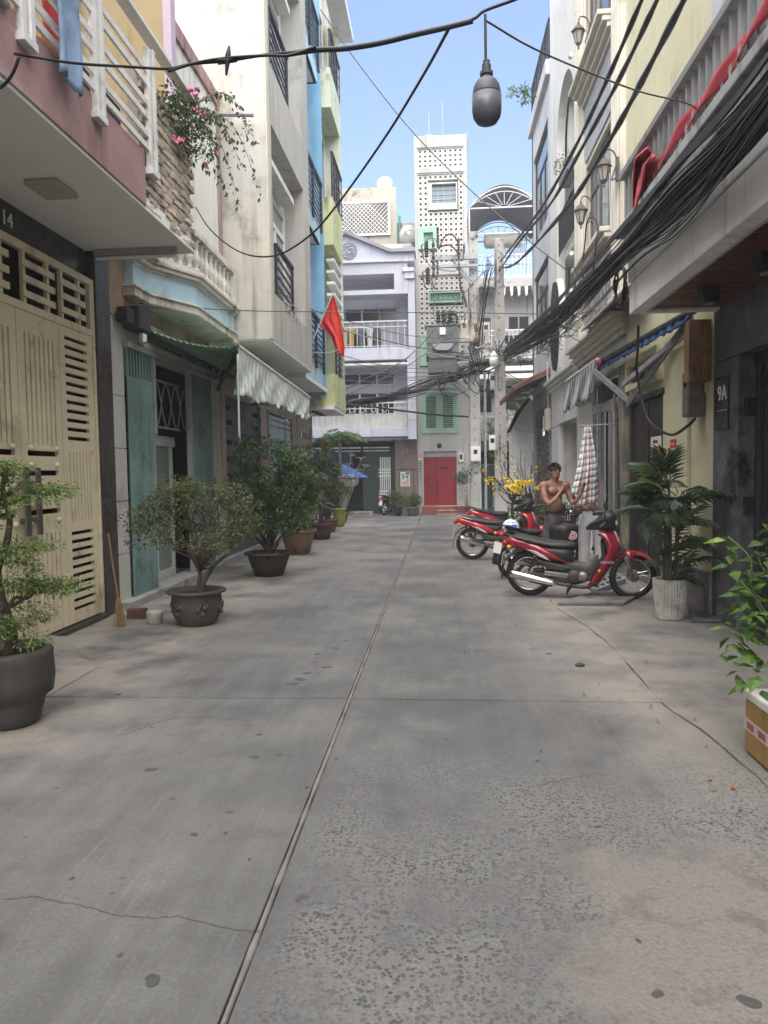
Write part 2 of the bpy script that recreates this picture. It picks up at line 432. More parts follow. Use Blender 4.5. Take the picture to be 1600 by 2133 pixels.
STRIP = mat('mortar_strip', (.165, .160, .148), .9, .2, 5, 0, .3, 30, col2=(.11, .107, .10), c2scale=3)

# ground sheet out to the horizon, then the concrete slabs that make the lane
g = struct(MB().quad((-250, -250, -.06), (250, -250, -.06), (250, 250, -.06), (-250, 250, -.06)).build('ground', JOINT))
lane = struct(thing('lane', 'x', 'x')); del lane['label']; del lane['category']
EDGE = [(aZ(*p).x, aZ(*p).y) for p in ((1600, 1640), (1500, 1550), (1455, 1515), (1390, 1475), (1345, 1425), (1300, 1375), (1258, 1332), (1215, 1300))]
EDGE = [(EDGE[0][0]+.02, -6.0), (EDGE[0][0]+.03, 1.5)] + EDGE + [(1.42, 9.2), (1.45, 11.0), (1.42, 14.0), (1.45, 18.0), (1.4, 24.0)]
def edge_x(y):
    for (a, b), (c, d) in zip(EDGE, EDGE[1:]):
        if b <= y <= d: return a+(c-a)*(y-b)/(d-b)
    return EDGE[-1][0]
SEAM = -.69
cuts = [-6, .9, 5.49, 10.1, 14.7, 19.3, 23.9]
for a, b in zip(cuts, cuts[1:]):
    q = MB(); q.prism([(-4.6, a+.010), (SEAM-.016, a+.010), (SEAM-.016, b-.010), (-4.6, b-.010)], 'Z', -.05, 0)
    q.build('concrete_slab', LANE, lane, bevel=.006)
    ys = [a+.010] + [y for y in np.arange(math.ceil(a*2)/2, b, .17) if a+.05 < y < b-.05] + [b-.010]
    rt = [(edge_x(y)+ (rng.uniform(-.010, .006) if 1 < y < 10 else 0), y-.035*(edge_x(y)+.6)/2.2) for y in ys]
    q = MB(); q.prism([(SEAM+.016, a+.010)]+rt+[(SEAM+.016, b-.010)], 'Z', -.05, 0)
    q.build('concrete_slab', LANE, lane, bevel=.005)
    # mortar strip that fills the seam, proud in places
    st = MB(); yy = np.linspace(a+.01, b-.01, 40)
    secs = []
    for y in yy:
        wd = .012+rng.uniform(-.003, .002); h_ = .000+rng.uniform(-.002, .002)
        secs.append([(SEAM-wd, y, -.05), (SEAM-wd, y, h_-.005), (SEAM-wd*.4, y, h_), (SEAM+wd*.5, y, h_+.001), (SEAM+wd, y, h_-.006), (SEAM+wd, y, -.05)])
    st.loft(secs).build('mortar_strip', STRIP, lane)
# right apron towards the house fronts, laid after the lane
ap_cuts = [-6, 2.0, 8.9, 16.4, 24.0]
for a, b in zip(ap_cuts, ap_cuts[1:]):
    ys = list(np.arange(a+.005, b, .17))+[b-.005]
    lf = [(edge_x(y)+.003+(rng.uniform(-.004, .006) if 1 < y < 10 else 0), y) for y in ys]
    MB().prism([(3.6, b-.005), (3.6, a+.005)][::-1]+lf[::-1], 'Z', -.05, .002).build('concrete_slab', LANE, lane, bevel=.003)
# cross street in front of the end houses
for i, (a, b) in enumerate(((-30, -8.0), (-7.98, -.7), (-.68, 6.0), (6.02, 30))):
    MB().box(a, b, 23.915, 30.0, -.05, .0).build('concrete_slab', LANE, lane, bevel=.006)

# hairline cracks and old gum spots, thin ridges of grit on the slabs
CRK = mat('crack_grit', (.06, .058, .056), .95)
def crack(lst, w_=.004):
    pts = []; r_ = random.Random(len(lst)*7+int(lst[0][0]))
    for (a, b), (c, d) in zip(lst, lst[1:]):
        for k in range(10): t_ = k/10; pts.append((a+(c-a)*t_+r_.uniform(-2.5, 2.5), b+(d-b)*t_+r_.uniform(-2.5, 2.5)))
    P_ = [aZ(x, y, .0015) for x, y in pts]; q = MB()
    for i in range(len(P_)-1):
        ww = .7*w_*r_.uniform(.4, 1.2); a, b = P_[i], P_[i+1]; dd = (b-a).normalized(); sx = Vector((-dd.y, dd.x, 0))*ww/2
        q.quad(a-sx, b-sx, b+sx, a+sx)
    struct(q.build('crack', CRK, lane))
crack([(10, 1872), (70, 1868), (130, 1880), (190, 1890), (235, 1905), (300, 1912), (370, 1908), (440, 1925), (500, 1938), (545, 1940)], .007); crack([(240, 1535), (300, 1515), (340, 1500), (400, 1492), (440, 1495), (520, 1500), (560, 1492)], .006)
crack([(1100, 1640), (1180, 1622), (1250, 1612), (1300, 1620), (1380, 1650)], .004); crack([(960, 1205), (1040, 1207), (1120, 1215), (1190, 1258)], .006)
q = MB(); rg_ = random.Random(31)
for (x, y, r) in ((315, 1603, .034), (318, 2042, .030), (1561, 2087, .032), (405, 1738, .020), (478, 1692, .017), (640, 1640, .016), (530, 1577, .03), (580, 1572, .016), (680, 1390, .045), (640, 1402, .04), (625, 1415, .05), (610, 1425, .05), (655, 1380, .03), (630, 1868, .022), (620, 1875, .014), (540, 1530, .02), (360, 1664, .012), (470, 1735, .012), (1245, 1722, .016), (1370, 2070, .02), (1330, 1960, .012), (800, 1900, .016), (930, 1540, .014), (700, 1580, .012), (520, 1790, .010), (760, 1330, .03), (700, 1350, .04), (720, 1335, .03), (1040, 1780, .012), (250, 1990, .012), (150, 1830, .012)):
    p = aZ(x, y, 0); q.lathe([(r, 0), (r*.9, .002), (.0005, .0028)], 22, p, wob=lambda a, i: 1+.22*math.sin(2*a+x)+.07*math.sin(3*a+y)+.05*math.sin(7*a+y))
o = q.build('gum_spots', mat('gum_spot', (.062, .062, .063), .8, .2, 20)); o['kind'] = 'stuff'
# ================================================================== left side of the lane
LX = -4.1
GATE = mat('cream_gate_paint', (.68, .60, .42), .48, .06, 2.5, .10, .06, 40, col2=(.42, .31, .19), c2lo=.60, c2hi=.74, c2scale=5)
# ---------------------------------------------------------------- house with the cream gate
h1 = thing('house', 'mauve house with cream slotted steel gate and white balcony railing', 'house', (-6, 5, 0))
q = MB(); q.box(-4.34, -4.03, 8.68, 9.06, -.04, 4.37); q.build('pillar', STONE_D, h1, bevel=.008)
q = MB(); q.box(-4.34, -4.14, 1.4, 8.68, 4.02, 4.37); q.build('lintel', STONE_D, h1)
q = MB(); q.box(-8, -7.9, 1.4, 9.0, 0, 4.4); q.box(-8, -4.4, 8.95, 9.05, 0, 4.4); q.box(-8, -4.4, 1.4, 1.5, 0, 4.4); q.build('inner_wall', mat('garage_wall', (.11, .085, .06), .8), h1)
MB().box(-8, -4.34, 1.4, 9.05, 4.38, 4.44).build('inner_ceiling', GREYD, h1)
MB().box(-8, -4.2, 1.5, 8.9, -.03, .02).build('inner_floor', GREYD, h1)
q = MB(); q.box(-4.4, -4.0, 1.4, 8.68, -.04, .055); q.build('threshold', STONE_D, h1, bevel=.01)
# balcony: slab, fascia, brick parapet
MB().box(-4.34, -2.90, 1.4, 8.95, 4.37, 4.50).build('balcony_slab', SOFFIT, h1, bevel=.006)
q = MB(); q.box(-3.02, -2.885, 1.4, 7.42, 4.40, 4.93); q.build('fascia', MAUVE, h1, bevel=.008)
up = MB(); up.box(-4.5, -4.1, 1.4, 8.62, 4.5, 9.4); up.box(-9, -4.5, 8.9, 9.02, 4.4, 9.4); up.build('upper_wall', OCHRE, h1)
MB().box(-4.5, -3.16, 8.80, 8.95, 4.5, 9.6).build('end_wall', OCHRE, h1)
MB().box(-3.16, -3.06, 8.79, 8.96, 5.75, 9.6).build('corner_column', LILAC, h1, bevel=.01)
bp_ = MB(); bp_.box(-3.06, -2.945, 7.42, 8.95, 4.40, 5.75); bp_.build('brick_parapet', mat('grey_mortar', (.36, .33, .29), .95, .15, 4), h1)
BRK = mat('pale_split_brick', (.50, .43, .35), .9, .18, 5, .15, .5, 25, rand=.28)
bparent = [o for o in h1.children if o.name.startswith('brick_parapet')][0]
bk = MB(); bk.box(-.03, .03, -.105, .105, -.036, .036); bme = bk.mesh('brick', BRK)
for me_i in range(1):
    bm = bmesh.new(); bm.from_mesh(bme); bmesh.ops.subdivide_edges(bm, edges=bm.edges[:], cuts=1, use_grid_fill=True)
    r_ = random.Random(3)
    for v in bm.verts: v.co += Vector((r_.uniform(-.007, .007), r_.uniform(-.008, .008), r_.uniform(-.006, .006)))
    bm.to_mesh(bme); bm.free()
row = 0; z = 4.445
while z < 5.72:
    y = 7.42 + (.11 if row % 2 else 0)+.01
    while y < 8.86:
        o = inst(bme, 'brick', bparent, (-2.93+rng.uniform(-.008, .014), y+.1, z), (rng.uniform(-.05, .05), 0, rng.choice((0, math.pi))+rng.uniform(-.04, .04)), (1, rng.uniform(.9, 1.0), rng.uniform(.92, 1.05)))
        y += .221
    z += .083; row += 1
# railing of the balcony
def flatpost(mb, y, z0, z1):
    mb.box(-2.90, -2.84, y-.075, y-.015, z0, z1); mb.box(-2.885, -2.825, y+.01, y+.07, z0-.02, z1+.02); mb.box(-2.92, -2.82, y-.10, y+.09, z0-.07, z0-.01)
rl = MB(); rl.box(-2.92, -2.80, 1.4, 8.85, 6.085, 6.13); rl_o = rl.build('balcony_railing', RAILW, h1, bevel=.005)
for y in (5.22, 6.35, 7.55):
    q = MB(); flatpost(q, y, 4.80, 5.98); q.build('post', RAILW, rl_o, bevel=.004)
for z in (4.99, 5.12, 5.30, 5.43, 5.63, 5.76):
    MB().box(-2.885, -2.86, 2.0, 7.48, z-.028, z+.028).build('bar', RAILW, rl_o)
for y in (8.45,): MB().tube([(-2.87, y, 5.74), (-2.87, y, 6.1)], .02).build('post', GREYM, rl_o)
# ceiling lamp and fluorescent batten under the slab
c = aZ(105, 393, 4.35)
q = MB(); q.box(c.x-.15, c.x+.17, c.y-.2, c.y+.2, 4.315, 4.37); q.build('ceiling_lamp', mat('lamp_cover', (.42, .40, .36), .5), h1, bevel=.02)
q = MB(); q.box(-4.02, -3.02, 8.62, 8.70, 4.30, 4.37); q_o = q.build('fluorescent_batten', GREYM, h1, bevel=.006)
MB().tube([(-4.0, 8.66, 4.27), (-3.04, 8.66, 4.27)], .02, 8).build('tube', WHITE, q_o)
# number plate 14
c = aX(14, 447, -4.12)
q = MB(); q.box(-4.14, -4.12, c.y-.22, c.y+.17, 4.06, 4.33); pl = q.build('number_plate', mat('dark_plaque', (.02, .02, .025), .3), h1, bevel=.004)
text('14', .2, (-4.117, c.y+.0, 4.19), (rad(90), 0, rad(90)), WHITE, pl)
# --- the gate
def leaf_gate(y0, y1, holes, nm='gate_leaf'):
    q = MB(); q.wall('X', -4.10, -4.06, y0+.006, y1-.006, .075, 3.345, holes); return q.build(nm, GATE, h1, bevel=.003)
def slots_v(y0, y1, n, z0, z1, w=.022):
    p = (y1-y0)/n; return [(y0+p*(i+.5)-w/2, y0+p*(i+.5)+w/2, z0, z1) for i in range(n)]
def slots_h(y0, y1, z0, z1, n, w=.042):
    p = (z1-z0)/n; return [(y0, y1, z0+p*(i+.5)-w/2, z0+p*(i+.5)+w/2) for i in range(n)]
knob = MB(); knob.lathe([(.001, .032), (.02, .026), (.03, .012), (.03, 0)], 10, (0, 0, 0), 'X'); knob_me = knob.mesh('knob', GATE, True)
def mid_leaf(y0, y1, hside):
    hs = slots_v(y0+.10, y1-.09, 7, 2.03, 3.14, .030)+slots_v(y0+.10, y1-.09, 7, .17, 1.12, .030)
    bars = [(y0+.12, y1-.1, z, z+.055) for z in (1.92, 1.72, 1.52, 1.32)]
    o = leaf_gate(y0, y1, hs+bars)
    for z in (2.0, 1.83, 1.63, 1.43, 1.25):
        for y in (y0+.17, y1-.15): inst(knob_me, 'knob', o, (-4.06, y, z))
    yh = y1-.05 if hside > 0 else y0+.16
    hd = MB(); hd.box(-3.995, -3.975, yh-.045, yh+.045, 1.13, 1.80); hd.tube([(-4.06, yh, 1.64), (-3.985, yh, 1.64)], .028, 10); hd.tube([(-4.06, yh, 1.28), (-3.985, yh, 1.28)], .028, 10)
    hd.build('handle', mat('brushed_steel', (.20, .18, .17), .3, .1, 3, 0, .03, metal=.8), o, bevel=.004)
    return o
mid_leaf(6.18, 7.0, 1); mid_leaf(7.0, 7.82, -1)
y0, y1 = 7.82, 8.60
hs = slots_h(y0+.12, y1-.14, 2.08, 3.28, 12)+slots_v(y0+.11, y1-.13, 7, 1.20, 1.98, .026)+slots_h(y0+.12, y1-.14, .18, 1.12, 10)
o3 = leaf_gate(y0, y1, hs)
hs = slots_h(5.5, 6.06, 2.08, 3.28, 12)+slots_v(5.5, 6.06, 7, 1.20, 1.98, .026)+slots_h(5.5, 6.06, .18, 1.12, 10)
leaf_gate(5.4, 6.18, hs)
for (yy, zz) in ((7.82, 3.0), (8.61, 2.9), (7.82, .55), (8.61, 1.1), (8.61, .35)):
    MB().box(-4.055, -4.035, yy-.03, yy+.03, zz-.09, zz+.09).build('hinge', GATE, o3, bevel=.004)
fr = MB(); fr.box(-4.11, -4.05, 1.4, 8.67, 3.94, 4.02); fr.box(-4.11, -4.05, 1.4, 8.67, 3.35, 3.43); fr.box(-4.11, -4.05, 8.56, 8.67, 3.43, 3.94); fr.box(-4.11, -4.05, 8.605, 8.67, .06, 3.35); fr.box(-4.11, -4.05, 1.4, 5.39, .06, 3.35)
fo = fr.build('transom_frame', GATE, h1, bevel=.004)
for a, b in ((6.15, 6.95), (7.12, 7.80), (7.86, 8.48)):
    for yy in (a+.07, b-.16): MB().box(-4.10, -4.06, yy-.025, yy+.025, 3.43, 3.94).build('upright', GATE, fo)
    for z in (3.52, 3.67, 3.82): MB().box(-4.06, -4.035, a, b-.06, z-.032, z+.032).build('bar', GATE, fo)
# concrete ramp up to the gate
q = MB(); q.add([(-4.0, 4.6, .006), (-4.0, 7.6, .006), (-3.05, 4.6, .006), (-3.05, 6.35, .006), (-4.0, 4.6, .14), (-4.0, 7.0, .14)],
                [(4, 5, 3, 2), (0, 4, 2), (5, 1, 3), (0, 1, 5, 4), (0, 2, 3, 1)])
struct(q.build('ramp', LANE))
# things on the balcony
tag(MB().box(-3.75, -3.1, 6.5, 7.38, 4.52, 5.35).build('planter_box', mat('black_plastic', (.02, .02, .025), .5), bevel=.02), 'black box standing behind the white balcony railing', 'box')
pt = MB(); pt.lathe([(.12, 0), (.19, .30), (.22, .31), (.22, .36), (.18, .36), (.17, .3)], 18, (-3.3, 6.2, 4.93)); tag(pt.build('flower_pot', mat('orange_clay', (.42, .18, .10), .8), smooth=True), 'round orange clay pot behind the mauve balcony edge', 'pot')
JEAN = mat('light_denim', (.22, .31, .46), .9, .25, 4, .2, .3, 90)
def cloth_hang(name, y0, y1, z0, z1, x, m_, lab, cat, taper=.1, fold=.025, n=10):
    def fn(u, v):
        y = y0+(y1-y0)*u; z = z0+(z1-z0)*v
        return (x+fold*math.sin(u*9+v*2)+.012*math.sin(u*23+3*v), y+taper*(y1-y0)*(.5-u)*(1-v)+.012*math.sin(v*11), z+.03*math.sin(u*5)*(1-v))
    return tag(MB().grid(fn, n, n*2).build(name, m_, smooth=True, solid=.012), lab, cat)
jn = cloth_hang('trousers', 5.45, 5.93, 4.72, 6.18, -2.79, JEAN, 'pale blue jeans hung over the white balcony railing', 'jeans', .35, .03, 14)
fl = MB()
for k in range(14):
    a = rng.uniform(0, 6.28); r = rng.uniform(.02, .1); fl.leaf((-2.75, 5.74+r*math.cos(a), 5.5+r*math.sin(a)), (.1, math.cos(a), math.sin(a)), (1, 0, 0), .07, .05)
fl.build('embroidered_flower', mat('pink_print', (.42, .22, .33), .9), jn)
cloth_hang('red_cloth', 5.95, 6.3, 5.25, 6.2, -3.15, mat('red_fabric', (.50, .05, .06), .9), 'red cloth hung to dry behind the balcony railing', 'cloth', .2)
q = MB(); q.box(-3.0, -2.84, 4.3, 5.02, 4.86, 5.7); acu = q.build('air_conditioner', mat('ac_grey', (.33, .34, .35), .5), bevel=.03); tag(acu, 'grey outdoor unit fixed at the near end of mauve balcony', 'air conditioner')
acu['label'] = 'grey outdoor air conditioner at near end of mauve balcony'

# ---------------------------------------------------------------- house with blue balcony and balusters
h2 = thing('house', 'house with pale blue baluster balcony and folding teal door', 'house', (-6, 11, 0))
TEAL = mat('teal_steel', (.14, .225, .22), .55, .14, 1.6, .15, .05, col2=(.22, .32, .315), c2lo=.5, c2hi=.75, c2scale=.9)
GRYW = mat('grey_tile_wall', (.50, .50, .46), .7, .08, 1, .10, .05)
q = MB(); q.wall('X', -4.3, -4.1, 9.06, 13.42, 0, 3.75, [(9.55, 13.2, -1, 3.40)]); q.build('wall', GRYW, h2)
q = MB(); q.box(-4.3, -4.085, 9.06, 13.35, 3.75, 4.64); q.build('upper_band', mat('brown_render', (.36, .25, .17), .9, .2, 1.5, .3, .2, col2=(.45, .38, .30), c2lo=.45, c2hi=.6), h2)
for z in (0.02, .70, 1.38, 2.06, 2.74):
    MB().box(-4.1, -4.083, 9.08, 9.53, z+.006, z+.674).build('tile', GRYW, h2)
MB().box(-4.3, -3.92, 9.10, 13.3, -.03, .10).build('step', CONC, h2, bevel=.012)
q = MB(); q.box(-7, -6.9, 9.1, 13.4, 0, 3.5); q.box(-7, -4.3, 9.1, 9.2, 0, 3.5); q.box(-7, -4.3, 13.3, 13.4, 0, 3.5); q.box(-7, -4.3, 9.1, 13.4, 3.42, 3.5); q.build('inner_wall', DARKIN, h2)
# folding gate: two stacks of ribbed leaves
def rib_panel(y0, y1, z0, z1, n, x=-4.05):
    def fn(u, v): return (x+.016*(abs(((u*n) % 1)-.5)*4-1)*.9, y0+(y1-y0)*u, z0+(z1-z0)*v)
    return MB().grid(fn, n*4, 1)
fgl = rib_panel(9.53, 10.36, .10, 3.02, 16).build('folding_gate', TEAL, h2, solid=.02)
fgr = rib_panel(12.05, 13.12, .10, 3.02, 20).build('folding_gate', TEAL, h2, solid=.02)
for par, y0, y1, n in ((fgl, 9.55, 10.34, 9), (fgr, 12.07, 13.1, 10)):
    for i in range(n): MB().box(-4.075, -4.035, y0+(y1-y0)*i/(n-1)-.018, y0+(y1-y0)*i/(n-1)+.018, 3.02, 3.38).build('bar', TEAL, par)
q = MB(); q.box(-4.09, -4.0, 9.5, 13.25, 3.38, 3.46); q.box(-4.09, -4.01, 11.9, 12.0, .1, 3.38); q.box(-4.09, -4.01, 10.38, 10.45, 2.3, 3.38); q.build('gate_track', GREYM, h2, bevel=.006)
dr = MB(); dr.box(-4.36, -4.30, 10.2, 11.95, 2.16, 2.32); [dr.box(-4.36, -4.30, a, b, .22, 2.16) for a, b in ((10.2, 10.3), (10.92, 11.0), (11.03, 11.10), (11.72, 11.82))]; dr.box(-4.36, -4.30, 10.2, 11.82, .1, .22)
do = dr.build('door', mat('pale_door_frame', (.50, .52, .50), .45, .08, 3), h2, bevel=.005)
for a, b in ((10.3, 10.92), (11.10, 11.72)): MB().box(-4.34, -4.325, a, b, .22, 2.16).build('pane', mat('green_frosted_glass', (.22, .28, .25), .22, .12, 1.2, 0, 0), do)
gr = MB(); gr.box(-4.22, -4.19, 10.45, 11.9, 3.12, 3.15); gr.box(-4.22, -4.19, 10.45, 11.9, 2.42, 2.45); gr.box(-4.22, -4.19, 10.8, 10.825, 2.3, 3.38); gr.box(-4.22, -4.19, 10.9, 10.925, 2.3, 3.38)
for k in range(4):
    yc = 10.5+k*.42
    for sgn in (1, -1):
        gr.tube([(-4.2, yc+.42*t+.0, 2.78+sgn*.33*math.cos(t*math.pi)*(1 if k % 2 else -1)) for t in np.linspace(0, 1, 9)], .012, 5)
gr.build('transom_grille', GREYM, h2)
q = MB(); q.box(-4.08, -4.06, 13.28, 13.40, 2.15, 2.48); pl2 = q.build('number_plate', mat('dark_plaque', (.02, .02, .025), .3), h2)
text('12', .1, (-4.057, 13.34, 2.32), (rad(90), 0, rad(90)), WHITE, pl2)
# drainage pipe stub and conduit over the door
MB().tube([(-4.05, 12.75, 3.45), (-3.95, 12.9, 3.42), (-3.9, 13.3, 3.44), (-3.9, 13.5, 3.6)], .035, 8).build('pipe', mat('dark_pipe', (.09, .085, .08), .6), h2, smooth=True)
# balcony in plan: straight, splayed outwards, straight
bal = [(-4.1, 9.58), (-3.93, 9.60), (-3.92, 10.10), (-3.52, 10.92), (-3.56, 13.18), (-4.1, 13.18)]
def offs(poly, d): return [(x+(d if x > -4.05 else 0), y-(d if i in (0, 1) else 0)) for i, (x, y) in enumerate(poly)]
BW = mat('balcony_white', (.62, .60, .55), .75, .12, 2, .22, .1)
MB().prism(bal, 'Z', 4.06, 4.17).prism(offs(bal, .03), 'Z', 4.17, 4.20).build('balcony_slab', BW, h2, bevel=.012)
MB().prism(offs(bal, -.03), 'Z', 4.20, 4.50).build('frieze', LBLUE, h2)
q = MB(); q.prism(offs(bal, .0), 'Z', 4.50, 4.54); q.prism(offs(bal, .05), 'Z', 4.54, 4.60); q.prism(offs(bal, .08), 'Z', 4.60, 4.66); q.build('cornice', BW, h2, bevel=.012)
brl = MB()
for (a, b) in zip(offs(bal, -.05)[1:4], offs(bal, -.05)[2:5]): brl.bar((*a, 5.26), (*b, 5.26), .15, .10); brl.bar((*a, 4.69), (*b, 4.69), .15, .06)
bo = brl.build('balustrade', BW, h2, bevel=.008)
bprof = [(.05, 0), (.05, .04), (.035, .05), (.03, .07), (.062, .14), (.066, .19), (.045, .26), (.032, .33), (.028, .36), (.046, .39), (.036, .42), (.05, .45), (.05, .49)]
bal_me = MB().lathe(bprof, 14).mesh('baluster', BW, True)
pts = offs(bal, -.05)
def along(a, b, n, s=.5):
    return [(a[0]+(b[0]-a[0])*(i+s)/n, a[1]+(b[1]-a[1])*(i+s)/n) for i in range(n)]
for (x, y) in along(pts[1], pts[2], 2)+along(pts[2], pts[3], 5)+along(pts[3], pts[4], 9): inst(bal_me, 'baluster', bo, (x, y, 4.72))
MB().box(-3.70, -3.52, 13.0, 13.16, 4.66, 5.32).build('newel', BW, bo, bevel=.01)
# upper storey, set back, with mauve parapet
MB().box(-4.4, -3.80, 9.06, 13.18, 4.66, 8.12).build('upper_wall', mat('light_grey_wall', (.62, .62, .60), .85, .06, .8, .08, .08), h2)
MB().box(-4.4, -3.76, 9.06, 13.19, 8.12, 8.36).build('parapet', MAUVE, h2, bevel=.01)
MB().tube([(-3.79, 13.10, 4.7), (-3.79, 13.10, 8.1)], .045, 8).build('downpipe', mat('brown_pipe', (.22, .17, .14), .6), h2)
MB().tube([(-3.75, 13.0, 7.93), (-3.12, 13.02, 7.9)], .035, 8).build('spout', mat('grey_pipe', (.20, .20, .20), .6), h2)
tow = cloth_hang('towel', 10.2, 10.55, 4.95, 5.36, -3.72, mat('cream_towel', (.58, .53, .46), .95, .2, 6, 0, .4), 'cream towel draped on the baluster rail', 'towel', .1)
# retractable awning: roller, arms, ribbed cloth, front bar
aw = thing('awning', 'green ribbed retractable awning over the teal folding door', 'awning', (-4, 12, 3.6))
GRNC = mat('green_awning_cloth', (.16, .30, .20), .8, .2, 3, 0, .1)
PALEC = mat('pale_awning_stripe', (.45, .52, .44), .8, .15, 3, 0, .1)
def awfn(u, v, dz=0):
    # u out from wall, v along the lane
    a = Vector((-4.04, 9.95, 3.74)).lerp(Vector((-3.0, 11.12, 3.62)), u); b = Vector((-4.04, 15.2, 3.70)).lerp(Vector((-3.0, 17.3, 3.46)), u)
    p = a.lerp(b, v); p.z -= .10*math.sin(math.pi*u)-.014*math.cos(u*2*math.pi*16)+dz; return p
q = MB()
n_ = 64
for i in range(n_):
    u0_, u1_ = i/n_, (i+1)/n_
    q.grid(lambda a, b: awfn(u0_+(u1_-u0_)*a, b), 1, 6, 0 if (i//2) % 2 else 1)
q.build('awning_cloth', [GRNC, PALEC], aw, smooth=True, solid=.006)
q = MB(); q.grid(lambda a, b: Vector((-4.03+.02*math.sin(b*120), 9.95+5.2*b, 3.72-a*(.13+.03*math.cos(b*2*math.pi*26)))), 3, 160)
q.build('valance', mat('dull_green_cloth', (.12, .17, .13), .9), aw, smooth=True, solid=.004)
MB().tube([(-4.02, 9.9, 3.76), (-4.02, 15.3, 3.70)], .055, 10).build('roller', GREYM, aw)
MB().box(-4.06, -3.99, 10.0, 14.6, 3.46, 3.54).build('gutter', mat('pale_gutter', (.36, .36, .33), .6), aw)
MB().tube([(-3.0, 11.08, 3.63), (-3.0, 17.35, 3.47)], .04, 10).build('front_bar', mat('pale_bar', (.56, .56, .54), .5), aw)
for a, b in (((-4.0, 13.4, 3.25), (-3.02, 11.3, 3.58)), ((-4.0, 15.9, 3.2), (-3.02, 17.1, 3.44))): MB().bar(a, b, .05, .06).build('arm', mat('dark_arm', (.05, .055, .05), .6), aw)
q = MB(); q.lathe([(.02, -.05), (.05, -.03), (.055, .01), (.04, .05), (.015, .06)], 12, (-3.0, 11.06, 3.65)); q.build('cloth_knot', mat('beige_rag', (.25, .22, .20), .95), aw, smooth=True)
q = MB(); q.box(-4.08, -3.86, 9.55, 9.95, 3.62, 3.92); q.box(-4.06, -3.92, 9.3, 9.55, 3.66, 3.86); q.build('gear_box', mat('grimy_black', (.04, .04, .038), .6, .3, 8), aw, bevel=.02)
q = MB(); q.box(-3.95, -3.88, 9.72, 9.84, 3.47, 3.60); q.build('bracket', CHROME, aw, bevel=.01)
# crumpled sheet that hangs from the front bar
TARP = mat('crumpled_tarp', (.52, .56, .53), .5, .12, 5, 0, .9, 16, col2=(.40, .48, .44), c2lo=.42, c2hi=.75, c2scale=1.2)
def tarp(u, v):
    y = 11.1+6.25*u; drop = (.70-.20*u)*(1+.05*math.sin(u*61)+.035*math.sin(u*143+1)+.05*math.sin(u*9))
    z = 3.63-.16*u-v*drop
    x = -2.98+.022*math.sin(u*210+5*math.sin(u*13)+v*4)*v**.5+.030*math.sin(u*33+v*5)*v+.012*math.sin(u*77-v*14)*v-.04*v
    return (x, y+.02*math.sin(v*9+u*40)*v, z)
tag(MB().grid(tarp, 420, 14).build('crumpled_sheet', TARP, smooth=True, solid=.004), 'crumpled pale green sheet hanging from the awning bar', 'tarpaulin')
q = MB(); q.grid(lambda u, v: (-2.99+.02*math.sin(u*6), 11.05+.14*u-.03*v, 3.5-1.35*v*(1-.2*abs(u-.5))), 6, 10); tag(q.build('torn_strip', mat('pale_green_strip', (.36, .42, .36), .8), smooth=True, solid=.004), 'torn pale strip dangling below the awning corner', 'cloth strip')

# ---------------------------------------------------------------- tall pale house
def recess_house(root, xf, xb, y0, y1, zb, zt, floors, ya, yb, wallm, backm, revm, inner=None):
    """front slab with recessed bays: floors = [(z0,z1),...] openings between ya and yb"""
    q = MB(); q.wall('X', xf-.16, xf, y0, y1, zb, zt, [(ya, yb, a, b) for a, b in floors]); q.build('front_wall', wallm, root)
    q = MB(); q.box(-9, xf-.16, y0, y0+.12, zb, zt); q.build('side_wall', wallm, root)
    q = MB(); q.box(-9, xf-.16, y1-.12, y1, zb, zt); q.build('side_wall', wallm, root)
    q = MB(); q.box(-9, xf-.001, y0+.02, y1-.02, zb-.02, zb+.1); q.build('overhang', SOFFIT, root)
    for a, b in floors:
        q = MB(); q.box(xb-.1, xb, ya-.3, yb+.3, a-.1, b+.1); q.build('back_wall', backm, root)
        q = MB(); q.box(xb, xf-.16, ya-.1, ya, a, b); q.box(xb, xf-.161, yb, yb+.1, a, b); q.box(xb, xf-.162, ya-.1, yb+.1, b, b+.1); q.box(xb, xf-.163, ya-.1, yb+.1, a-.1, a); q.build('reveal', revm, root)
def guard(root, x, y0, y1, z0, z1, bars, m_=BLACKM, slope=0, posts=2, name='window_guard'):
    q = MB(); q.box(x-.03, x+.05, y0-.05, y1+.05, z1-.06, z1); o = q.build(name, m_, root, bevel=.006)
    for k in range(posts):
        y = y0+(y1-y0)*k/(posts-1); MB().box(x-.02, x+.03, y-.05, y+.05, z0, z1-.06).build('post', m_, o)
    for k in range(bars):
        z = z0+.12+(z1-z0-.25)*k/(bars-1); MB().bar((x, y0, z+slope), (x, y1, z), .03, .045).build('bar', m_, o)
    return o
h3 = thing('house', 'tall pale plaster house overhanging the lane with black window guards', 'house', (-6, 15.4, 0))
recess_house(h3, -2.95, -3.38, 13.2, 17.62, 4.10, 17, [(5.0, 8.02), (9.1, 12.1), (13.1, 16)], 13.62, 16.85, PLAST, WHITE, PLAST)
q = MB(); q.box(-2.955, -2.935, 13.20, 13.42, 4.12, 17); q.build('edge_strip', CREAMW, h3)
guard(h3, -3.15, 14.7, 16.35, 5.05, 6.22, 6, slope=.10); guard(h3, -3.15, 14.5, 16.2, 9.2, 10.6, 8, slope=.10); guard(h3, -3.15, 14.5, 16.2, 13.2, 14.5, 7, slope=.1)
for z in (7.50, 11.5): MB().box(-3.38, -3.06, 14.0, 16.3, z, z+.13).build('ledge', WHITE, h3, bevel=.012)
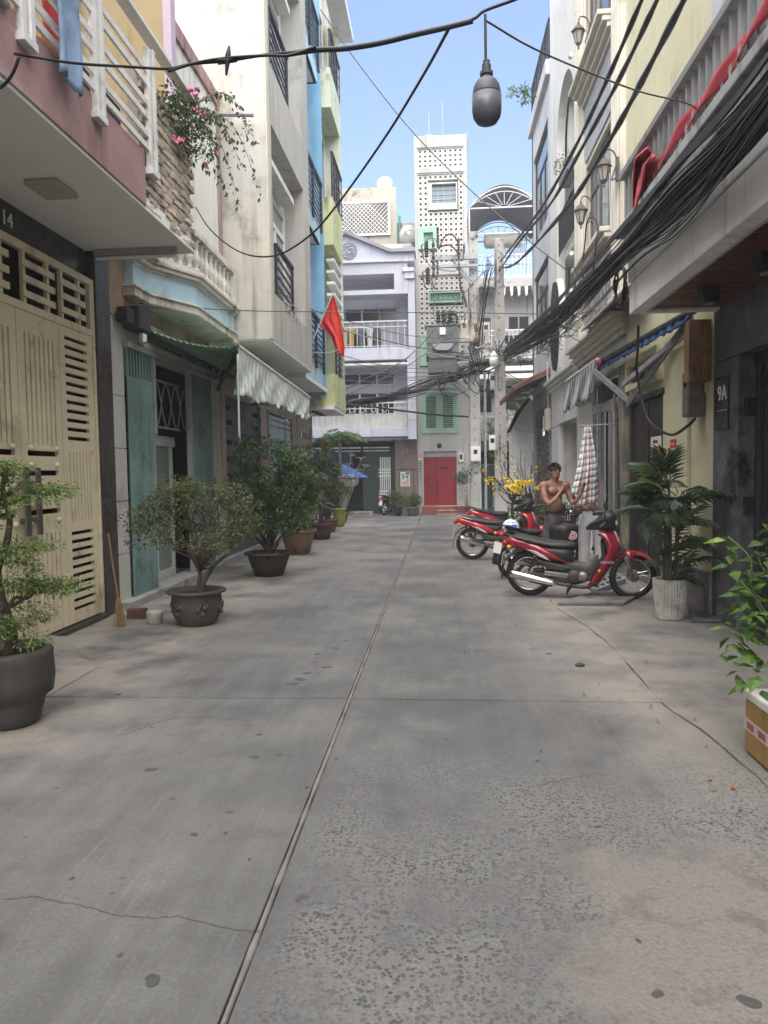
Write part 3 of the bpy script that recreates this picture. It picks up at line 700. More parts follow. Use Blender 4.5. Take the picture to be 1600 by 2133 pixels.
for z0 in (5.0, 9.1):
    q = MB(); q.wall('X', -3.38, -3.32, 14.6, 16.5, z0, z0+2.35, [(14.7, 15.5, z0+.1, z0+1.75), (15.62, 16.4, z0+.1, z0+1.75), (14.7, 16.4, z0+1.87, z0+2.25)])
    w_ = q.build('window', WHITE, h3, bevel=.006)
    for a, b, c, d in ((14.7, 15.5, .1, 1.75), (15.62, 16.4, .1, 1.75), (14.7, 16.4, 1.87, 2.25)): MB().box(-3.37, -3.355, a, b, z0+c, z0+d).build('pane', mat('pale_glass', (.30, .32, .34), .15), w_)
# ground floor: pink pillars, slotted dark gate
PINK = mat('pink_granite', (.40, .31, .26), .4, .18, 8, .1, .05, 100, col2=(.30, .22, .19), c2scale=12)
q = MB(); q.box(-4.3, -4.04, 13.42, 13.68, 0, 3.45); q.box(-4.3, -4.05, 13.20, 13.42, 0, 3.5); q.build('pillar', PLAST, h3, bevel=.01)
q = MB(); q.box(-4.3, -4.02, 13.68, 13.95, 0, 3.3); q.box(-4.3, -4.02, 16.75, 17.35, 0, 3.3); q.box(-4.3, -4.03, 13.5, 17.62, 3.22, 3.6); q.build('portal', PINK, h3, bevel=.01)
MB().box(-4.4, -4.06, 13.2, 17.62, 3.6, 4.1).build('upper_band', SOFFIT, h3)
DG = mat('dark_grey_gate', (.085, .09, .10), .5, .12, 3, .15, .04)
def slot_gate(root, y0, y1, z1, m_, pat, x=-4.12, nm='gate'):
    n = len(pat); o_ = None
    p = (y1-y0)/n
    for i, k in enumerate(pat):
        a, b = y0+i*p+.006, y0+(i+1)*p-.006
        hs = []
        for z in np.arange(.3, z1-.75, .33):
            if k == 'w': hs.append((a+.1, b-.1, z, z+.10))
            elif k == 'n': hs.append((a+.06, a+p*.38, z, z+.10))
            elif k == 'm': hs.append((b-p*.38, b-.06, z, z+.10))
        if k == 'n': hs.append((a+p*.55, a+p*.72, .3, z1-.75))
        if k == 'm': hs.append((a+p*.28, a+p*.45, .3, z1-.75))
        q = MB(); q.wall('X', x, x+.05, a, b, .08, z1-.7, hs); o_ = q.build('gate_leaf', m_, root, bevel=.003)
        hs = [(a+.1, b-.1, z1-.55, z1-.45), (a+.1, b-.1, z1-.27, z1-.17)] if k == 'w' else [(b-p*.3, b-.05, z1-.6, z1-.1)] if k == 'n' else []
        q = MB(); q.wall('X', x, x+.05, a, b, z1-.68, z1, hs); q.build('transom', m_, root, bevel=.003)
    MB().box(x-.9, x-.8, y0, y1, 0, z1+.2).build('inner_wall', DARKIN, root)
slot_gate(h3, 13.95, 16.75, 3.22, DG, 'wnmw')
MB().box(-4.3, -3.95, 13.3, 17.6, -.03, .13).build('step', CONC, h3, bevel=.012)

# ---------------------------------------------------------------- blue house
h4 = thing('house', 'narrow bright blue house with black balcony railings', 'house', (-6, 19.4, 0))
q = MB(); q.box(-9, -3.85, 20.75, 21.2, 3.9, 17); q.box(-3.85, -3.15, 20.95, 21.2, 3.9, 17); q.build('end_pier', BLUEW, h4)
q = MB(); q.box(-9, -3.25, 17.63, 17.75, 4.1, 17); q.build('side_wall', LBLUE, h4)
MB().box(-4.2, -4.05, 17.7, 21, 3.9, 17).build('back_wall', BLUEW, h4)
for zb, zr in ((4.08, 4.95), (7.9, 8.75), (12.15, 13.0)):
    q = MB(); q.box(-4.1, -3.15, 17.75, 20.4, zb, zb+.18); q.build('balcony_slab', SOFFIT, h4)
    q = MB(); q.box(-3.22, -3.13, 17.64, 20.4, zb+.0, zr-.1); q.box(-4.1, -3.22, 20.32, 20.4, zb+.0, zr-.1); fo = q.build('balcony_front', LBLUE, h4)
    q = MB(); q.bar((-3.12, 17.7, zr+.75), (-3.10, 20.5, zr+.75), .10, .09); ro = q.build('railing', BLACKM, h4, bevel=.006)
    for y in (17.8, 19.1, 20.4): MB().box(-3.12, -3.06, y-.05, y+.05, zr-.55, zr+.72).build('post', BLACKM, ro)
    for k in range(7): MB().bar((-3.09, 17.8, zr-.35+k*.15), (-3.09, 20.4, zr-.35+k*.15), .025, .04).build('bar', BLACKM, ro)
    q = MB(); q.wall('X', -4.04, -3.98, 18.2, 20.2, zb+.18, zb+2.5, [(18.3, 19.15, zb+.3, zb+2.4), (19.25, 20.1, zb+.3, zb+2.4)]); wo_ = q.build('window', WHITE, h4)
    MB().box(-4.035, -4.02, 18.3, 20.1, zb+.3, zb+2.4).build('pane', PLGLASS, wo_)
    # planters hooked on the railing
MB().box(-9, -3.13, 17.64, 21.2, 3.98, 4.08).build('overhang', SOFFIT, h4)
LBG = mat('pale_blue_gate', (.42, .54, .62), .5, .08, 3, .15, .04)
q = MB(); q.wall('X', -4.10, -4.04, 17.62, 21.2, 0, 4.0, [(17.72, 20.55, .12, 3.18)]); q.build('ground_wall', mat('grey_beige_wall', (.36, .33, .30), .8, .12, 2, .2, .1), h4)
pw = (20.5-17.74)/4
for i in range(4):
    a = 17.74+i*pw; b = a+pw-.02
    hs = [(a+.08, b-.08, z, z+.045) for z in list(np.arange(.35, .95, .09))+list(np.arange(1.55, 2.55, .09))] if i in (0, 3) else []
    hs2 = [(a+.05+j*.17, a+.18+j*.17, z, z+.06) for j in range(4) for z in (2.86, 3.0)]
    q = MB(); q.wall('X', -4.13, -4.085, a, b, .14, 3.14, hs+hs2)
    o = q.build('gate_leaf', LBG, h4, bevel=.003)
    if not hs:
        MB().box(-4.083, -4.07, a+.10, b-.10, 1.5, 2.6).build('panel', mat('teal_glass', (.18, .30, .32), .2), o); MB().box(-4.083, -4.07, a+.10, b-.10, .3, 1.35).build('panel', LBG, o)
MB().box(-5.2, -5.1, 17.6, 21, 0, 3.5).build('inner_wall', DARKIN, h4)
MB().box(-4.3, -3.95, 17.64, 21.2, -.03, .13).build('step', CONC, h4, bevel=.012)

# ---------------------------------------------------------------- lime green house at the corner
h5 = thing('house', 'lime green corner house with white louvres and black grilles', 'house', (-6, 22.5, 0))
LIME = mat('lime_paint', (.53, .56, .31), .75, .08, 1.5, .18, .06)
PGRN = mat('pale_green_wall', (.56, .60, .47), .8, .08, 1.5, .18, .06)
q = MB(); q.box(-9, -3.45, 21.22, 23.8, 3.6, 17); q.build('wall', PGRN, h5)
q = MB(); q.box(-3.45, -3.30, 21.22, 21.42, 3.8, 17); q.box(-3.45, -2.95, 23.5, 23.8, 3.62, 15.5); q.build('pier', PGRN, h5)
MB().box(-9, -2.96, 21.25, 23.78, 3.52, 3.62).build('overhang', SOFFIT, h5)
q = MB(); q.box(-3.45, -2.94, 21.4, 23.82, 3.62, 4.55); q.build('balcony_front', LIME, h5)
q = MB(); q.box(-3.45, -2.94, 21.6, 23.82, 8.25, 9.6); q.build('balcony_front', LIME, h5)
q = MB(); q.box(-3.45, -2.94, 21.6, 23.82, 12.1, 13.2); q.build('balcony_front', PGRN, h5)
g5 = guard(h5, -2.98, 22.0, 23.6, 4.6, 6.25, 9, posts=3, name='window_grille')
for k in range(5): MB().box(-3.2, -2.96, 21.9, 23.6, 6.55+k*.33, 6.63+k*.33).build('louvre', WHITE, h5)
guard(h5, -2.96, 21.7, 23.7, 9.6, 10.9, 4, posts=5, name='railing'); guard(h5, -2.96, 21.7, 23.7, 13.2, 14.3, 4, posts=5, name='railing')
for z0 in (9.8, 13.4):
    q = MB(); q.wall('X', -3.44, -3.38, 21.6, 23.4, z0, z0+2.1, [(21.7, 22.45, z0+.1, z0+2.0), (22.55, 23.3, z0+.1, z0+2.0)]); w_ = q.build('window', WHITE, h5)
    MB().box(-3.43, -3.415, 21.7, 23.3, z0+.1, z0+2.0).build('pane', PLGLASS, w_)
for y in (21.8, 22.5, 23.2): MB().lathe([(.12, 0), (.12, .04)], 12, (-3.6, y, 3.48)).build('downlight', mat('dark_lamp', (.06, .06, .055), .4), h5)
BEI = mat('beige_gate', (.35, .31, .26), .5, .1, 3, .15, .04)
q = MB(); q.box(-4.3, -4.03, 21.2, 21.5, 0, 3.5); q.box(-4.3, -4.03, 23.55, 23.8, 0, 3.5); q.box(-4.3, -4.04, 21.2, 23.8, 3.1, 3.52); q.build('portal', mat('grey_beige_wall', (.36, .33, .30)), h5)
for i in range(4):
    a = 21.5+i*.51; b = a+.5
    hs = slots_v(a+.06, b-.06, 4, 1.55, 2.35, .05)+slots_v(a+.06, b-.06, 4, .3, 1.3, .05)+[(a+.08, b-.08, 2.45, 2.55), (a+.08, b-.08, 2.75, 2.95)]
    q = MB(); q.wall('X', -4.12, -4.07, a, b, .1, 3.1, hs); q.build('gate_leaf', BEI, h5, bevel=.003)
MB().box(-5, -4.9, 21.2, 23.8, 0, 3.5).build('inner_wall', DARKIN, h5)
MB().box(-4.3, -3.95, 21.2, 23.85, -.03, .13).build('step', CONC, h5, bevel=.012)
# cornice house that rises behind the lime one
q = MB(); q.box(-9, -3.05, 23.82, 24.6, 8.8, 19); h6 = q.build('house', mat('grey_render', (.40, .40, .42), .85, .1, 1, .2, .1)); tag(h6, 'grey rendered upper block rising behind the lime green house', 'house')
MB().box(-3.1, -2.55, 21.9, 24.4, 15.4, 15.62).build('eave', WHITE, h5)
# ================================================================== right side of the lane
RX = 3.05
# ---------------------------------------------------------------- 9A: slate column, folding gate, balcony with balusters
k1 = thing('house', 'house with grey slate column, black folding gate and balustered balcony', 'house', (5, 5, 0))
q = MB(); q.box(RX, 3.55, 7.86, 8.56, 0, 2.83); q.build('pillar', GREYST, k1, bevel=.006)
q = MB(); q.box(RX+.004, 3.55, 1.0, 8.56, 2.84, 3.46); q.build('lintel', GREYST, k1)
MB().box(RX+.03, 3.55, 1.0, 7.85, 0, .10).build('threshold', GREYST, k1, bevel=.008)
fg = MB(); fg.box(3.19, 3.24, 1.0, 7.85, 2.70, 2.84); fg.box(3.17, 3.26, 1.0, 7.85, .10, .14); fgo = fg.build('folding_gate', BLACKM, k1)
GS = mat('black_gate_slat', (.022, .027, .030), .42, .2, 3, .2, .03)
sl_me = MB().prism([(-.028, -.02), (.022, -.02), (.028, 0), (.022, .02), (-.028, .02)], 'Z', .14, 2.70).mesh('slat', GS)
y = 7.80
while y > 3.2: inst(sl_me, 'slat', fgo, (3.21+.012*math.sin(y*60), y, 0), (0, 0, rad(90+12*math.sin(y*90)))); y -= .072
MB().box(3.19, 3.22, 1.0, 3.2, .12, 2.7).build('gate_rest', GS, k1)
for z in (2.30, 1.30): MB().box(3.10, 3.19, 7.78, 7.86, z-.09, z+.09).build('hinge', BLACKM, k1, bevel=.006)
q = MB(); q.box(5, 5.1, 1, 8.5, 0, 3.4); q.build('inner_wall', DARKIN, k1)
# number plate 9A
q = MB(); q.box(RX-.018, RX, 8.10, 8.46, 2.10, 2.66); np_ = q.build('number_plate', mat('dark_plaque', (.02, .02, .025), .3), k1, bevel=.004)
text('9A', .22, (RX-.020, 8.25, 2.48), (rad(90), 0, rad(-90)), WHITE, np_)
MB().box(RX-.0205, RX-.018, 8.12, 8.40, 2.30, 2.305).build('underline', WHITE, np_)
# balcony
BX = 2.12
WD = mat('red_brown_plank', (.11, .038, .028), .45, .25, 3, .0, .06, 60, rand=.22)
GW = mat('grey_white_paint', (.76, .76, .76), .7, .05, 1.2, .07, .06)
slab = MB(); slab.box(BX+.10, RX, 2.0, 8.50, 3.47, 3.55); slab.build('balcony_slab', GW, k1)
pk = MB().box(BX+.16, RX, -.049, .049, 3.425, 3.468).mesh('plank', WD)
sof = MB().box(BX+.16, RX, 3.0, 8.42, 3.466, 3.476).build('soffit', WD, k1)
for i in range(52): inst(pk, 'plank', sof, (0, 3.05+i*.105, rng.uniform(-.004, .004)))
q = MB(); q.box(BX, BX+.15, 2.0, 8.50, 3.395, 3.72); q.box(BX+.02, BX+.15, 2.0, 8.49, 3.72, 3.735); q.box(BX-.01, BX+.15, 2.0, 8.51, 3.735, 4.02); q.box(BX+.15, RX, 8.38, 8.50, 3.395, 4.02); fa = q.build('fascia', GW, k1, bevel=.006)
MB().box(BX+.15, BX+.17, 2.0, 8.38, 3.39, 3.43).build('edge_strip', mat('cream_strip', (.50, .44, .34), .6), fa)
q = MB()
for (x, z0, z1) in ((BX-.04, 4.02, 4.10), (BX-.09, 4.10, 4.18), (BX-.06, 4.18, 4.24), (BX-.13, 4.24, 4.33)): q.box(x, RX, 2.0, 8.52-x+BX-.05, z0, z1)
q.build('cornice', mat('grey_cornice', (.36, .37, .38), .7, .1, 2, .25, .08), k1, bevel=.012)
RG = mat('grey_railing_paint', (.28, .28, .28), .45, .1, 5, .15, .05)
rb = MB(); rb.box(BX-.10, BX+.02, 2.0, 8.56, 4.86, 4.93); rb.box(BX-.06, BX-.01, 2.0, 8.52, 4.37, 4.42); rbo = rb.build('railing', RG, k1, bevel=.006)
bme2 = MB().box(-.022, .022, -.022, .022, 4.42, 4.86).mesh('baluster', RG)
y = 8.47
while y > 3.4: inst(bme2, 'baluster', rbo, (BX-.035, y, 0)); y -= .155
MB().box(BX-.02, RX, 8.47, 8.52, 4.86, 4.93).build('return_rail', RG, rbo)
# upper storey of 9A
q = MB(); q.box(RX, 3.5, 1.0, 8.42, 3.5, 11); q.build('upper_wall', GREYW, k1)
q = MB(); q.box(RX-.05, RX+.2, 8.30, 8.56, 3.5, 11); q.build('corner_trim', mat('pale_blue_trim', (.44, .46, .50), .7), k1, bevel=.01)
wf = MB(); wf.box(RX-.06, RX, 5.2, 8.1, 4.5, 9); wf.build('shutter_surround', mat('grey_shutter', (.20, .21, .24), .5), k1, bevel=.01)
for i in range(4): MB().box(RX-.11-.012*i, RX-.06, 8.0-.11*i-.035, 8.0-.11*i, 4.5, 9-.1*i).build('moulding', mat('grey_shutter', (.20, .21, .24), .5), k1)
# cylinder lamps under the balcony
for (px_, py_) in ((1477, 612), (1598, 545)):
    p = aZ(px_, py_, 3.36); q = MB(); q.box(p.x-.075, p.x+.075, p.y-.075, p.y+.075, 3.27, 3.425); lo = q.build('soffit_lamp', BLACKM, k1, bevel=.01)
    MB().lathe([(.055, 3.268), (.055, 3.262)], 14, (p.x, p.y, 0)).build('lens', GREYM, lo)
# meter boxes at the boundary
WB = mat('wooden_box', (.27, .15, .075), .6, .25, 4, .3, .1)
mb1 = thing('meter_box', 'tall brown wooden meter box above the 9A number plate', 'meter box', (2.95, 8.7, 2.8))
q = MB(); q.box(2.80, 3.04, 8.60, 8.78, 2.66, 3.34); q.build('case', WB, mb1, bevel=.008)
q = MB(); q.box(2.79, 3.0, 8.58, 8.60, 2.70, 3.30); q.build('door', WB, mb1, bevel=.004)
q = MB(); q.box(2.84, 2.86, 8.575, 8.58, 2.72, 2.85); q.box(2.91, 2.93, 8.575, 8.58, 2.72, 2.85); q.build('slot', mat('rust_red', (.20, .06, .03), .7), mb1)
mb2 = thing('meter_box', 'grey electricity meter below and beside the wooden box', 'meter box', (2.95, 8.95, 2.4))
q = MB(); q.box(2.86, 3.04, 8.82, 9.04, 2.36, 2.80); q.box(2.84, 3.04, 8.78, 8.98, 2.28, 2.55); q.build('case', mat('dusty_box', (.13, .12, .105), .6, .2, 5), mb2, bevel=.02)
q = MB(); q.lathe([(.06, 0), (.06, .03), (.045, .05), (.001, .055)], 14, (2.86, 8.92, 2.68), 'X'); 
q.build('dial', mat('dial_glass', (.10, .10, .10), .2), mb2, smooth=True)
tag(MB().tube(spline([(2.9, 8.7, 2.25), (2.86, 8.85, 2.17), (2.8, 9.3, 2.10), (2.7, 9.9, 2.35), (2.62, 10.1, 2.95), (2.5, 9.6, 3.2), (2.4, 9.2, 3.40)]), .018).build('drop_cable', CABLE, smooth=True), 'black cable drooping from balcony soffit to the meter', 'cable')

# ---------------------------------------------------------------- yellow house
k2 = thing('house', 'plain yellow house with grey dado and dark open doorway', 'house', (5, 10.4, 0))
q = MB(); q.wall('X', RX, RX+.25, 8.56, 12.38, .5, 12.5, [(10.42, 12.02, 0, 2.70), (10.5, 12.0, 2.98, 3.27)]); q.build('wall', YELLOW, k2)
q = MB(); q.wall('X', RX-.03, RX+.25, 8.56, 12.38, 0, .5, [(10.42, 12.02, .1, .6)]); q.build('dado', GREYD, k2, bevel=.008)
MB().box(RX-.05, RX, 9.28, 9.95, .5, 3.2).build('pilaster', YELLOW, k2, bevel=.008)
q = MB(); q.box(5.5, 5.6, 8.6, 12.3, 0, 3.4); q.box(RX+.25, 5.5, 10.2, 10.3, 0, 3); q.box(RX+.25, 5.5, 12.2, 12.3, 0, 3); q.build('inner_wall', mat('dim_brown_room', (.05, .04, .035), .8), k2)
df = MB(); df.box(RX-.03, RX+.1, 12.0, 12.1, 0, 2.78); df.box(RX-.03, RX+.1, 10.35, 12.1, 2.70, 2.78); df.build('door_frame', mat('dark_blue_frame', (.03, .035, .045), .5), k2, bevel=.005)
q = MB(); q.box(RX+.02, RX+.07, 11.2, 11.98, .1, 2.66); dl = q.build('door', mat('dark_brown_door', (.022, .016, .014), .5), k2, bevel=.006)
q = MB(); q.box(RX+.03, RX+.08, 10.45, 11.18, .1, 2.66); q.build('door', mat('dark_brown_door', (.035, .022, .018)), k2, bevel=.006)
wt = MB(); wt.wall('X', RX-.10, RX+.05, 10.40, 12.1, 2.90, 3.36, [(10.5, 12.0, 2.98, 3.27)]); wt.build('transom_window', YELLOW, k2, bevel=.008)
MB().box(RX+.1, RX+.12, 10.5, 12.0, 2.95, 3.3).build('pane', PLGLASS, k2)
for y in (10.95, 11.5): MB().box(RX+.05, RX+.09, y-.02, y+.02, 2.98, 3.27).build('mullion', GREYM, k2)
# notice on the door and plate on the wall
RD = mat('notice_red', (.50, .035, .05), .6); PAP = mat('paper_white', (.66, .64, .62), .7)
q = MB(); q.box(RX+.000, RX+.010, 10.52, 11.0, 1.86, 2.14); nt_ = q.build('notice', PAP, k2)
MB().box(RX-.003, RX-.0005, 10.53, 10.99, 1.87, 1.995).build('red_band', RD, nt_)
q = MB(); yy = 10.88; rs_ = random.Random(5)
while yy > 10.66: wd = rs_.uniform(.012, .022); q.box(RX-.002, RX-.0004, yy-wd, yy, 2.045, 2.085+rs_.uniform(0, .012)); yy -= wd+.008
q.build('small_print', BLACKM, nt_)
q = MB(); yy = 10.97
while yy > 10.56:
    wd = rs_.uniform(.03, .045); q.box(RX-.0045, RX-.0032, yy-.010, yy, 1.885, 1.975); q.box(RX-.0045, RX-.0032, yy-wd, yy-.012, rs_.choice((1.885, 1.92, 1.965)), rs_.choice((1.975, 1.93))); yy -= wd+.016
q.build('large_print', PAP, nt_)
q = MB(); q.box(RX-.062, RX-.051, 9.68, 9.90, 1.82, 2.06); pl3 = q.build('notice', RD, k2)
for i in range(3): MB().box(RX-.064, RX-.0622, 9.71, 9.87, 1.86+i*.065, 1.88+i*.065).build('line', mat('cream_ink', (.55, .45, .3), .7), pl3)
# retractable blue awning
bw = thing('awning', 'blue rolled awning on the yellow house wall', 'awning', (2.9, 11, 3.5))
NAVY = mat('navy_awning_cloth', (.022, .06, .16), .8, .2, 4, 0, .15)
MB().tube([(2.90, 8.75, 3.47), (2.86, 13.6, 3.58)], .045, 10).build('roller', BLACKM, bw)
q = MB(); q.grid(lambda u, v: (2.93-.02*math.sin(u*90)-.10*v, 8.8+4.8*u, 3.52+.09*u-.16*v-(.03*abs(math.sin(u*60)))*v), 130, 4); q.build('awning_cloth', NAVY, bw, smooth=True, solid=.006)
MB().bar((2.98, 9.4, 3.30), (2.75, 11.3, 2.95), .06, .07).build('arm', GREYM, bw); MB().bar((3.0, 11.9, 2.72), (2.75, 13.45, 3.42), .06, .08).build('arm', GREYM, bw)
q = MB(); q.bar((2.96, 9.0, 3.45), (2.86, 11.6, 2.66), .11, .03, (1, 0, 0)); q.build('brace', mat('grey_brace', (.16, .165, .165), .6), bw)
q = MB(); q.lathe([(.03, -.10), (.05, -.08), (.055, .08), (.03, .1)], 12, (2.82, 13.35, 3.55), 'Y'); q.build('red_wrap', mat('red_tape', (.45, .06, .07), .8), bw, smooth=True)
# striped grey awning flap in front of the ornate house
sw = thing('awning', 'grey striped awning flap hanging over metal doors', 'awning', (2.8, 15, 3.5))
STG = mat('stripe_dark_grey', (.13, .14, .16), .85, .2, 5, 0, .15); STW = mat('stripe_white', (.48, .48, .50), .85, .15, 5, 0, .15)
q = MB(); n_ = 22
for i in range(n_):
    q.grid(lambda a, b: (2.78-.05*b+.03*math.sin((i+a)*2.4+b*3)*b, 13.45+2.95*(i+a)/n_+.08*b, 3.60-.02*i/n_-(.62-.06*math.sin((i+a)*1.7))*b), 3, 8, i % 2)
q.build('awning_cloth', [STG, STW], sw, smooth=True, solid=.005)
MB().tube([(2.80, 13.4, 3.62), (2.78, 16.5, 3.60)], .03, 8).build('front_bar', WHITE, sw)
q = MB(); q.bar((2.80, 13.5, 3.6), (3.05, 13.5, 3.65), .04); q.bar((2.80, 16.3, 3.6), (3.05, 16.3, 3.65), .04); q.build('arm', GREYM, sw)

# ---------------------------------------------------------------- ornate cream house with wall lanterns
k3 = thing('house', 'ornate cream house with fluted pilasters and wall lanterns', 'house', (5, 14.4, 0))
CRM = mat('cream_moulding', (.62, .595, .51), .75, .06, 1.5, .08, .05); TAUPE = mat('taupe_marble', (.22, .20, .19), .25, .2, 2, .05, .02, 50, col2=(.30, .28, .27), c2scale=5)
q = MB(); q.wall('X', RX, RX+.25, 12.40, 16.42, 3.9, 15, [(13.05, 15.65, 5.85, 7.75), (13.05, 15.65, 9.6, 11.9), (13.05, 15.65, 13.3, 14.8)]); q.build('wall', CREAMW, k3)
for y0 in (12.42, 15.72):
    q = MB(); q.box(RX-.10, RX, y0, y0+.62, 4.3, 15); p_ = q.build('pilaster', CRM, k3, bevel=.01)
    for j in range(4): MB().box(RX-.125, RX-.10, y0+.07+j*.135, y0+.14+j*.135, 4.7, 15).build('flute', CRM, p_, bevel=.008)
    MB().box(RX-.16, RX, y0-.04, y0+.66, 4.28, 4.55).build('plinth', CRM, p_, bevel=.012)
def cornice(root, y0, y1, z, m_, out=.34, n=4, name='cornice'):
    q = MB()
    for i in range(n): q.box(RX-out*(i+1)/n, RX, y0-.0-.02*i, y1+.02*i, z+.09*i, z+.09*(i+1)-.004)
    return q.build(name, m_, root, bevel=.014)
cornice(k3, 12.42, 16.40, 3.88, CRM, .30); cornice(k3, 13.04, 15.7, 5.42, CRM, .30); cornice(k3, 13.04, 15.7, 8.95, CRM, .34)
MB().box(RX-.04, RX, 13.06, 15.70, 4.62, 5.40).build('marble_panel', TAUPE, k3, bevel=.008)
MB().box(RX-.03, RX, 13.06, 15.70, 7.85, 8.93).build('patterned_panel', mat('relief_tile', (.40, .40, .42), .5, .25, 9, 0, .9, 14), k3)
MB().box(RX-.06, RX, 13.06, 13.2, 7.85, 8.93).build('panel_edge', TAUPE, k3)
for (z0, z1) in ((5.85, 7.75), (9.6, 11.9), (13.3, 14.8)):
    q = MB(); q.wall('X', RX+.08, RX+.14, 13.05, 15.65, z0, z1, [(13.15, 13.95, z0+.1, z1-.6), (14.05, 14.72, z0+.1, z1-.6), (14.82, 15.55, z0+.1, z1-.6), (13.15, 15.55, z1-.5, z1-.08)])
    wo_ = q.build('window', mat('dark_bronze_frame', (.10, .085, .085), .4), k3, bevel=.005)
    for a, b, c, d in ((13.15, 13.95, z0+.1, z1-.6), (14.05, 14.72, z0+.1, z1-.6), (14.82, 15.55, z0+.1, z1-.6), (13.15, 15.55, z1-.5, z1-.08)): MB().box(RX+.10, RX+.11, a, b, c, d).build('pane', glass('sky_glass', (.10, .12, .15), .04), wo_)
    q = MB()
    for j in range(9): q.bar((RX+.07, 13.2+j*.08, z0+.12), (RX+.07, 13.28+j*.08-.16*(j % 2), z1-.62), .012)
    if z0 < 6: q.build('window_grille', WHITE, wo_)
    for s_ in (13.0, 15.6): MB().box(RX-.05, RX+.0, s_, s_+.1, z0-.05, z1+.1).build('architrave', CRM, wo_, bevel=.01)
# lanterns
LANT = mat('lantern_iron', (.10, .085, .075), .5, .2, 6, 0, .1); LGL = mat('lantern_glass', (.38, .36, .32), .2)
def lantern(x, y, z, root, s=1.0):
    q = MB(); q.box(x+.20*s, x+.24*s, y-.05*s, y+.05*s, z-.22*s, z+.16*s)
    q.tube(spline([(x+.21*s, y, z-.16*s), (x+.13*s, y, z-.20*s), (x+.17*s, y, z-.06*s), (x+.21*s, y, z+.12*s), (x+.15*s, y, z+.27*s), (x+.04*s, y, z+.30*s), (x, y, z+.22*s)], 5), .013*s, 6)
    o = q.build('wall_lantern', LANT, root)
    q = MB(); q.lathe([(.001, .22*s), (.02*s, .20*s), (.03*s, .15*s), (.07*s, .12*s), (.135*s, .04*s), (.14*s, .02*s), (.11*s, .015*s)], 6, (x, y, z)); q.lathe([(.06*s, -.20*s), (.045*s, -.23*s), (.015*s, -.26*s), (.02*s, -.30*s), (.001, -.33*s)], 6, (x, y, z))
    for j in range(6):
        a = math.pi/3*j; q.bar((x+.11*s*math.cos(a), y+.11*s*math.sin(a), z+.02*s), (x+.06*s*math.cos(a), y+.06*s*math.sin(a), z-.2*s), .013*s)
    q.build('cage', LANT, o)
    MB().lathe([(.052*s, -.195*s), (.100*s, .012*s)], 6, (x, y, z)).build('shade', LGL, o)
for (px_, py_) in ((1210, 442), (1205, 68), (1258, 350)):
    p = aX(px_, py_, RX-.36); lantern(p.x, p.y, p.z, k3, .95)
# ground floor of the ornate house: metal-framed doors
q = MB(); q.wall('X', RX, RX+.25, 12.40, 16.42, 0, 3.9, [(12.62, 15.0, 0, 3.40)]); q.build('ground_wall', PLAST, k3)
q = MB(); q.box(RX-.03, RX, 15.0, 16.42, 0, 3.0); q.build('white_pier', WHITE, k3, bevel=.01)
WOODW = mat('weathered_wood', (.26, .235, .20), .9, .3, 2.5, .5, .3, 40, col2=(.12, .10, .085), c2lo=.52, c2hi=.66, c2scale=2.5)
MB().box(RX-.10, RX, 12.22, 12.52, 0, 3.35).build('wooden_post', WOODW, k3, bevel=.008)
q = MB(); q.wall('X', RX-.02, RX+.05, 12.6, 15.0, .05, 3.40, [(12.72, 13.45, .15, 2.75), (13.6, 14.2, .15, 2.75), (14.35, 14.9, .15, 2.75), (12.72, 14.9, 2.92, 3.3)])
ds = q.build('door_frame', ALU, k3, bevel=.006)
for a, b, mm in ((12.72, 13.45, DARKIN), (13.6, 14.2, DARKIN), (14.35, 14.9, FROST)): MB().box(RX+.06, RX+.08, a, b, .15, 2.75).build('pane', mm, ds)
MB().box(RX+.06, RX+.08, 12.72, 14.9, 2.92, 3.3).build('pane', PLGLASS, ds)
for y in (12.95, 13.2): MB().box(RX-.05, RX-.02, y-.03, y+.03, .1, 2.8).build('shutter_bar', ALU, ds)
MB().tube([(RX-.09, 12.85, .2), (RX-.09, 12.85, 2.95)], .022, 8).build('pole', GREYM, ds)
for i in range(3): MB().box(RX-.03, RX, 12.72, 13.45, 2.55+i*.055, 2.59+i*.055).build('shutter_roll', mat('rust_pink', (.24, .17, .15), .7), ds)
# corrugated sheet awning above
ca = thing('canopy', 'grey corrugated sheet canopy between yellow and ornate houses', 'canopy', (2.85, 12.4, 4.3))
q = MB(); q.grid(lambda u, v: (RX-.42*u, 10.9+3.1*v, 4.48-.26*u+.025*math.sin(v*2*math.pi*34)), 1, 34*6)
q.build('corrugated_sheet', mat('old_corrugated_sheet', (.34, .33, .31), .6, .15, 3, .2, .05), ca, smooth=True, solid=.006)
q = MB()
for y in (11.2, 12.4, 13.6): q.bar((RX, y, 4.2), (RX-.40, y, 4.2), .03)
q.build('bracket', GREYM, ca)

# ---------------------------------------------------------------- white house with arch
k4 = thing('house', 'white house with tall arched opening and plants on its balcony', 'house', (5, 18.4, 0))
WH2 = mat('off_white_render', (.68, .675, .655), .85, .06, .9, .08, .08)
q = MB(); q.wall('X', RX, RX+.2, 16.42, 20.45, 0, 7.0, [(16.75, 19.25, 0, 2.85), (17.0, 19.4, 4.9, 7.01)]); q.build('wall', WH2, k4)
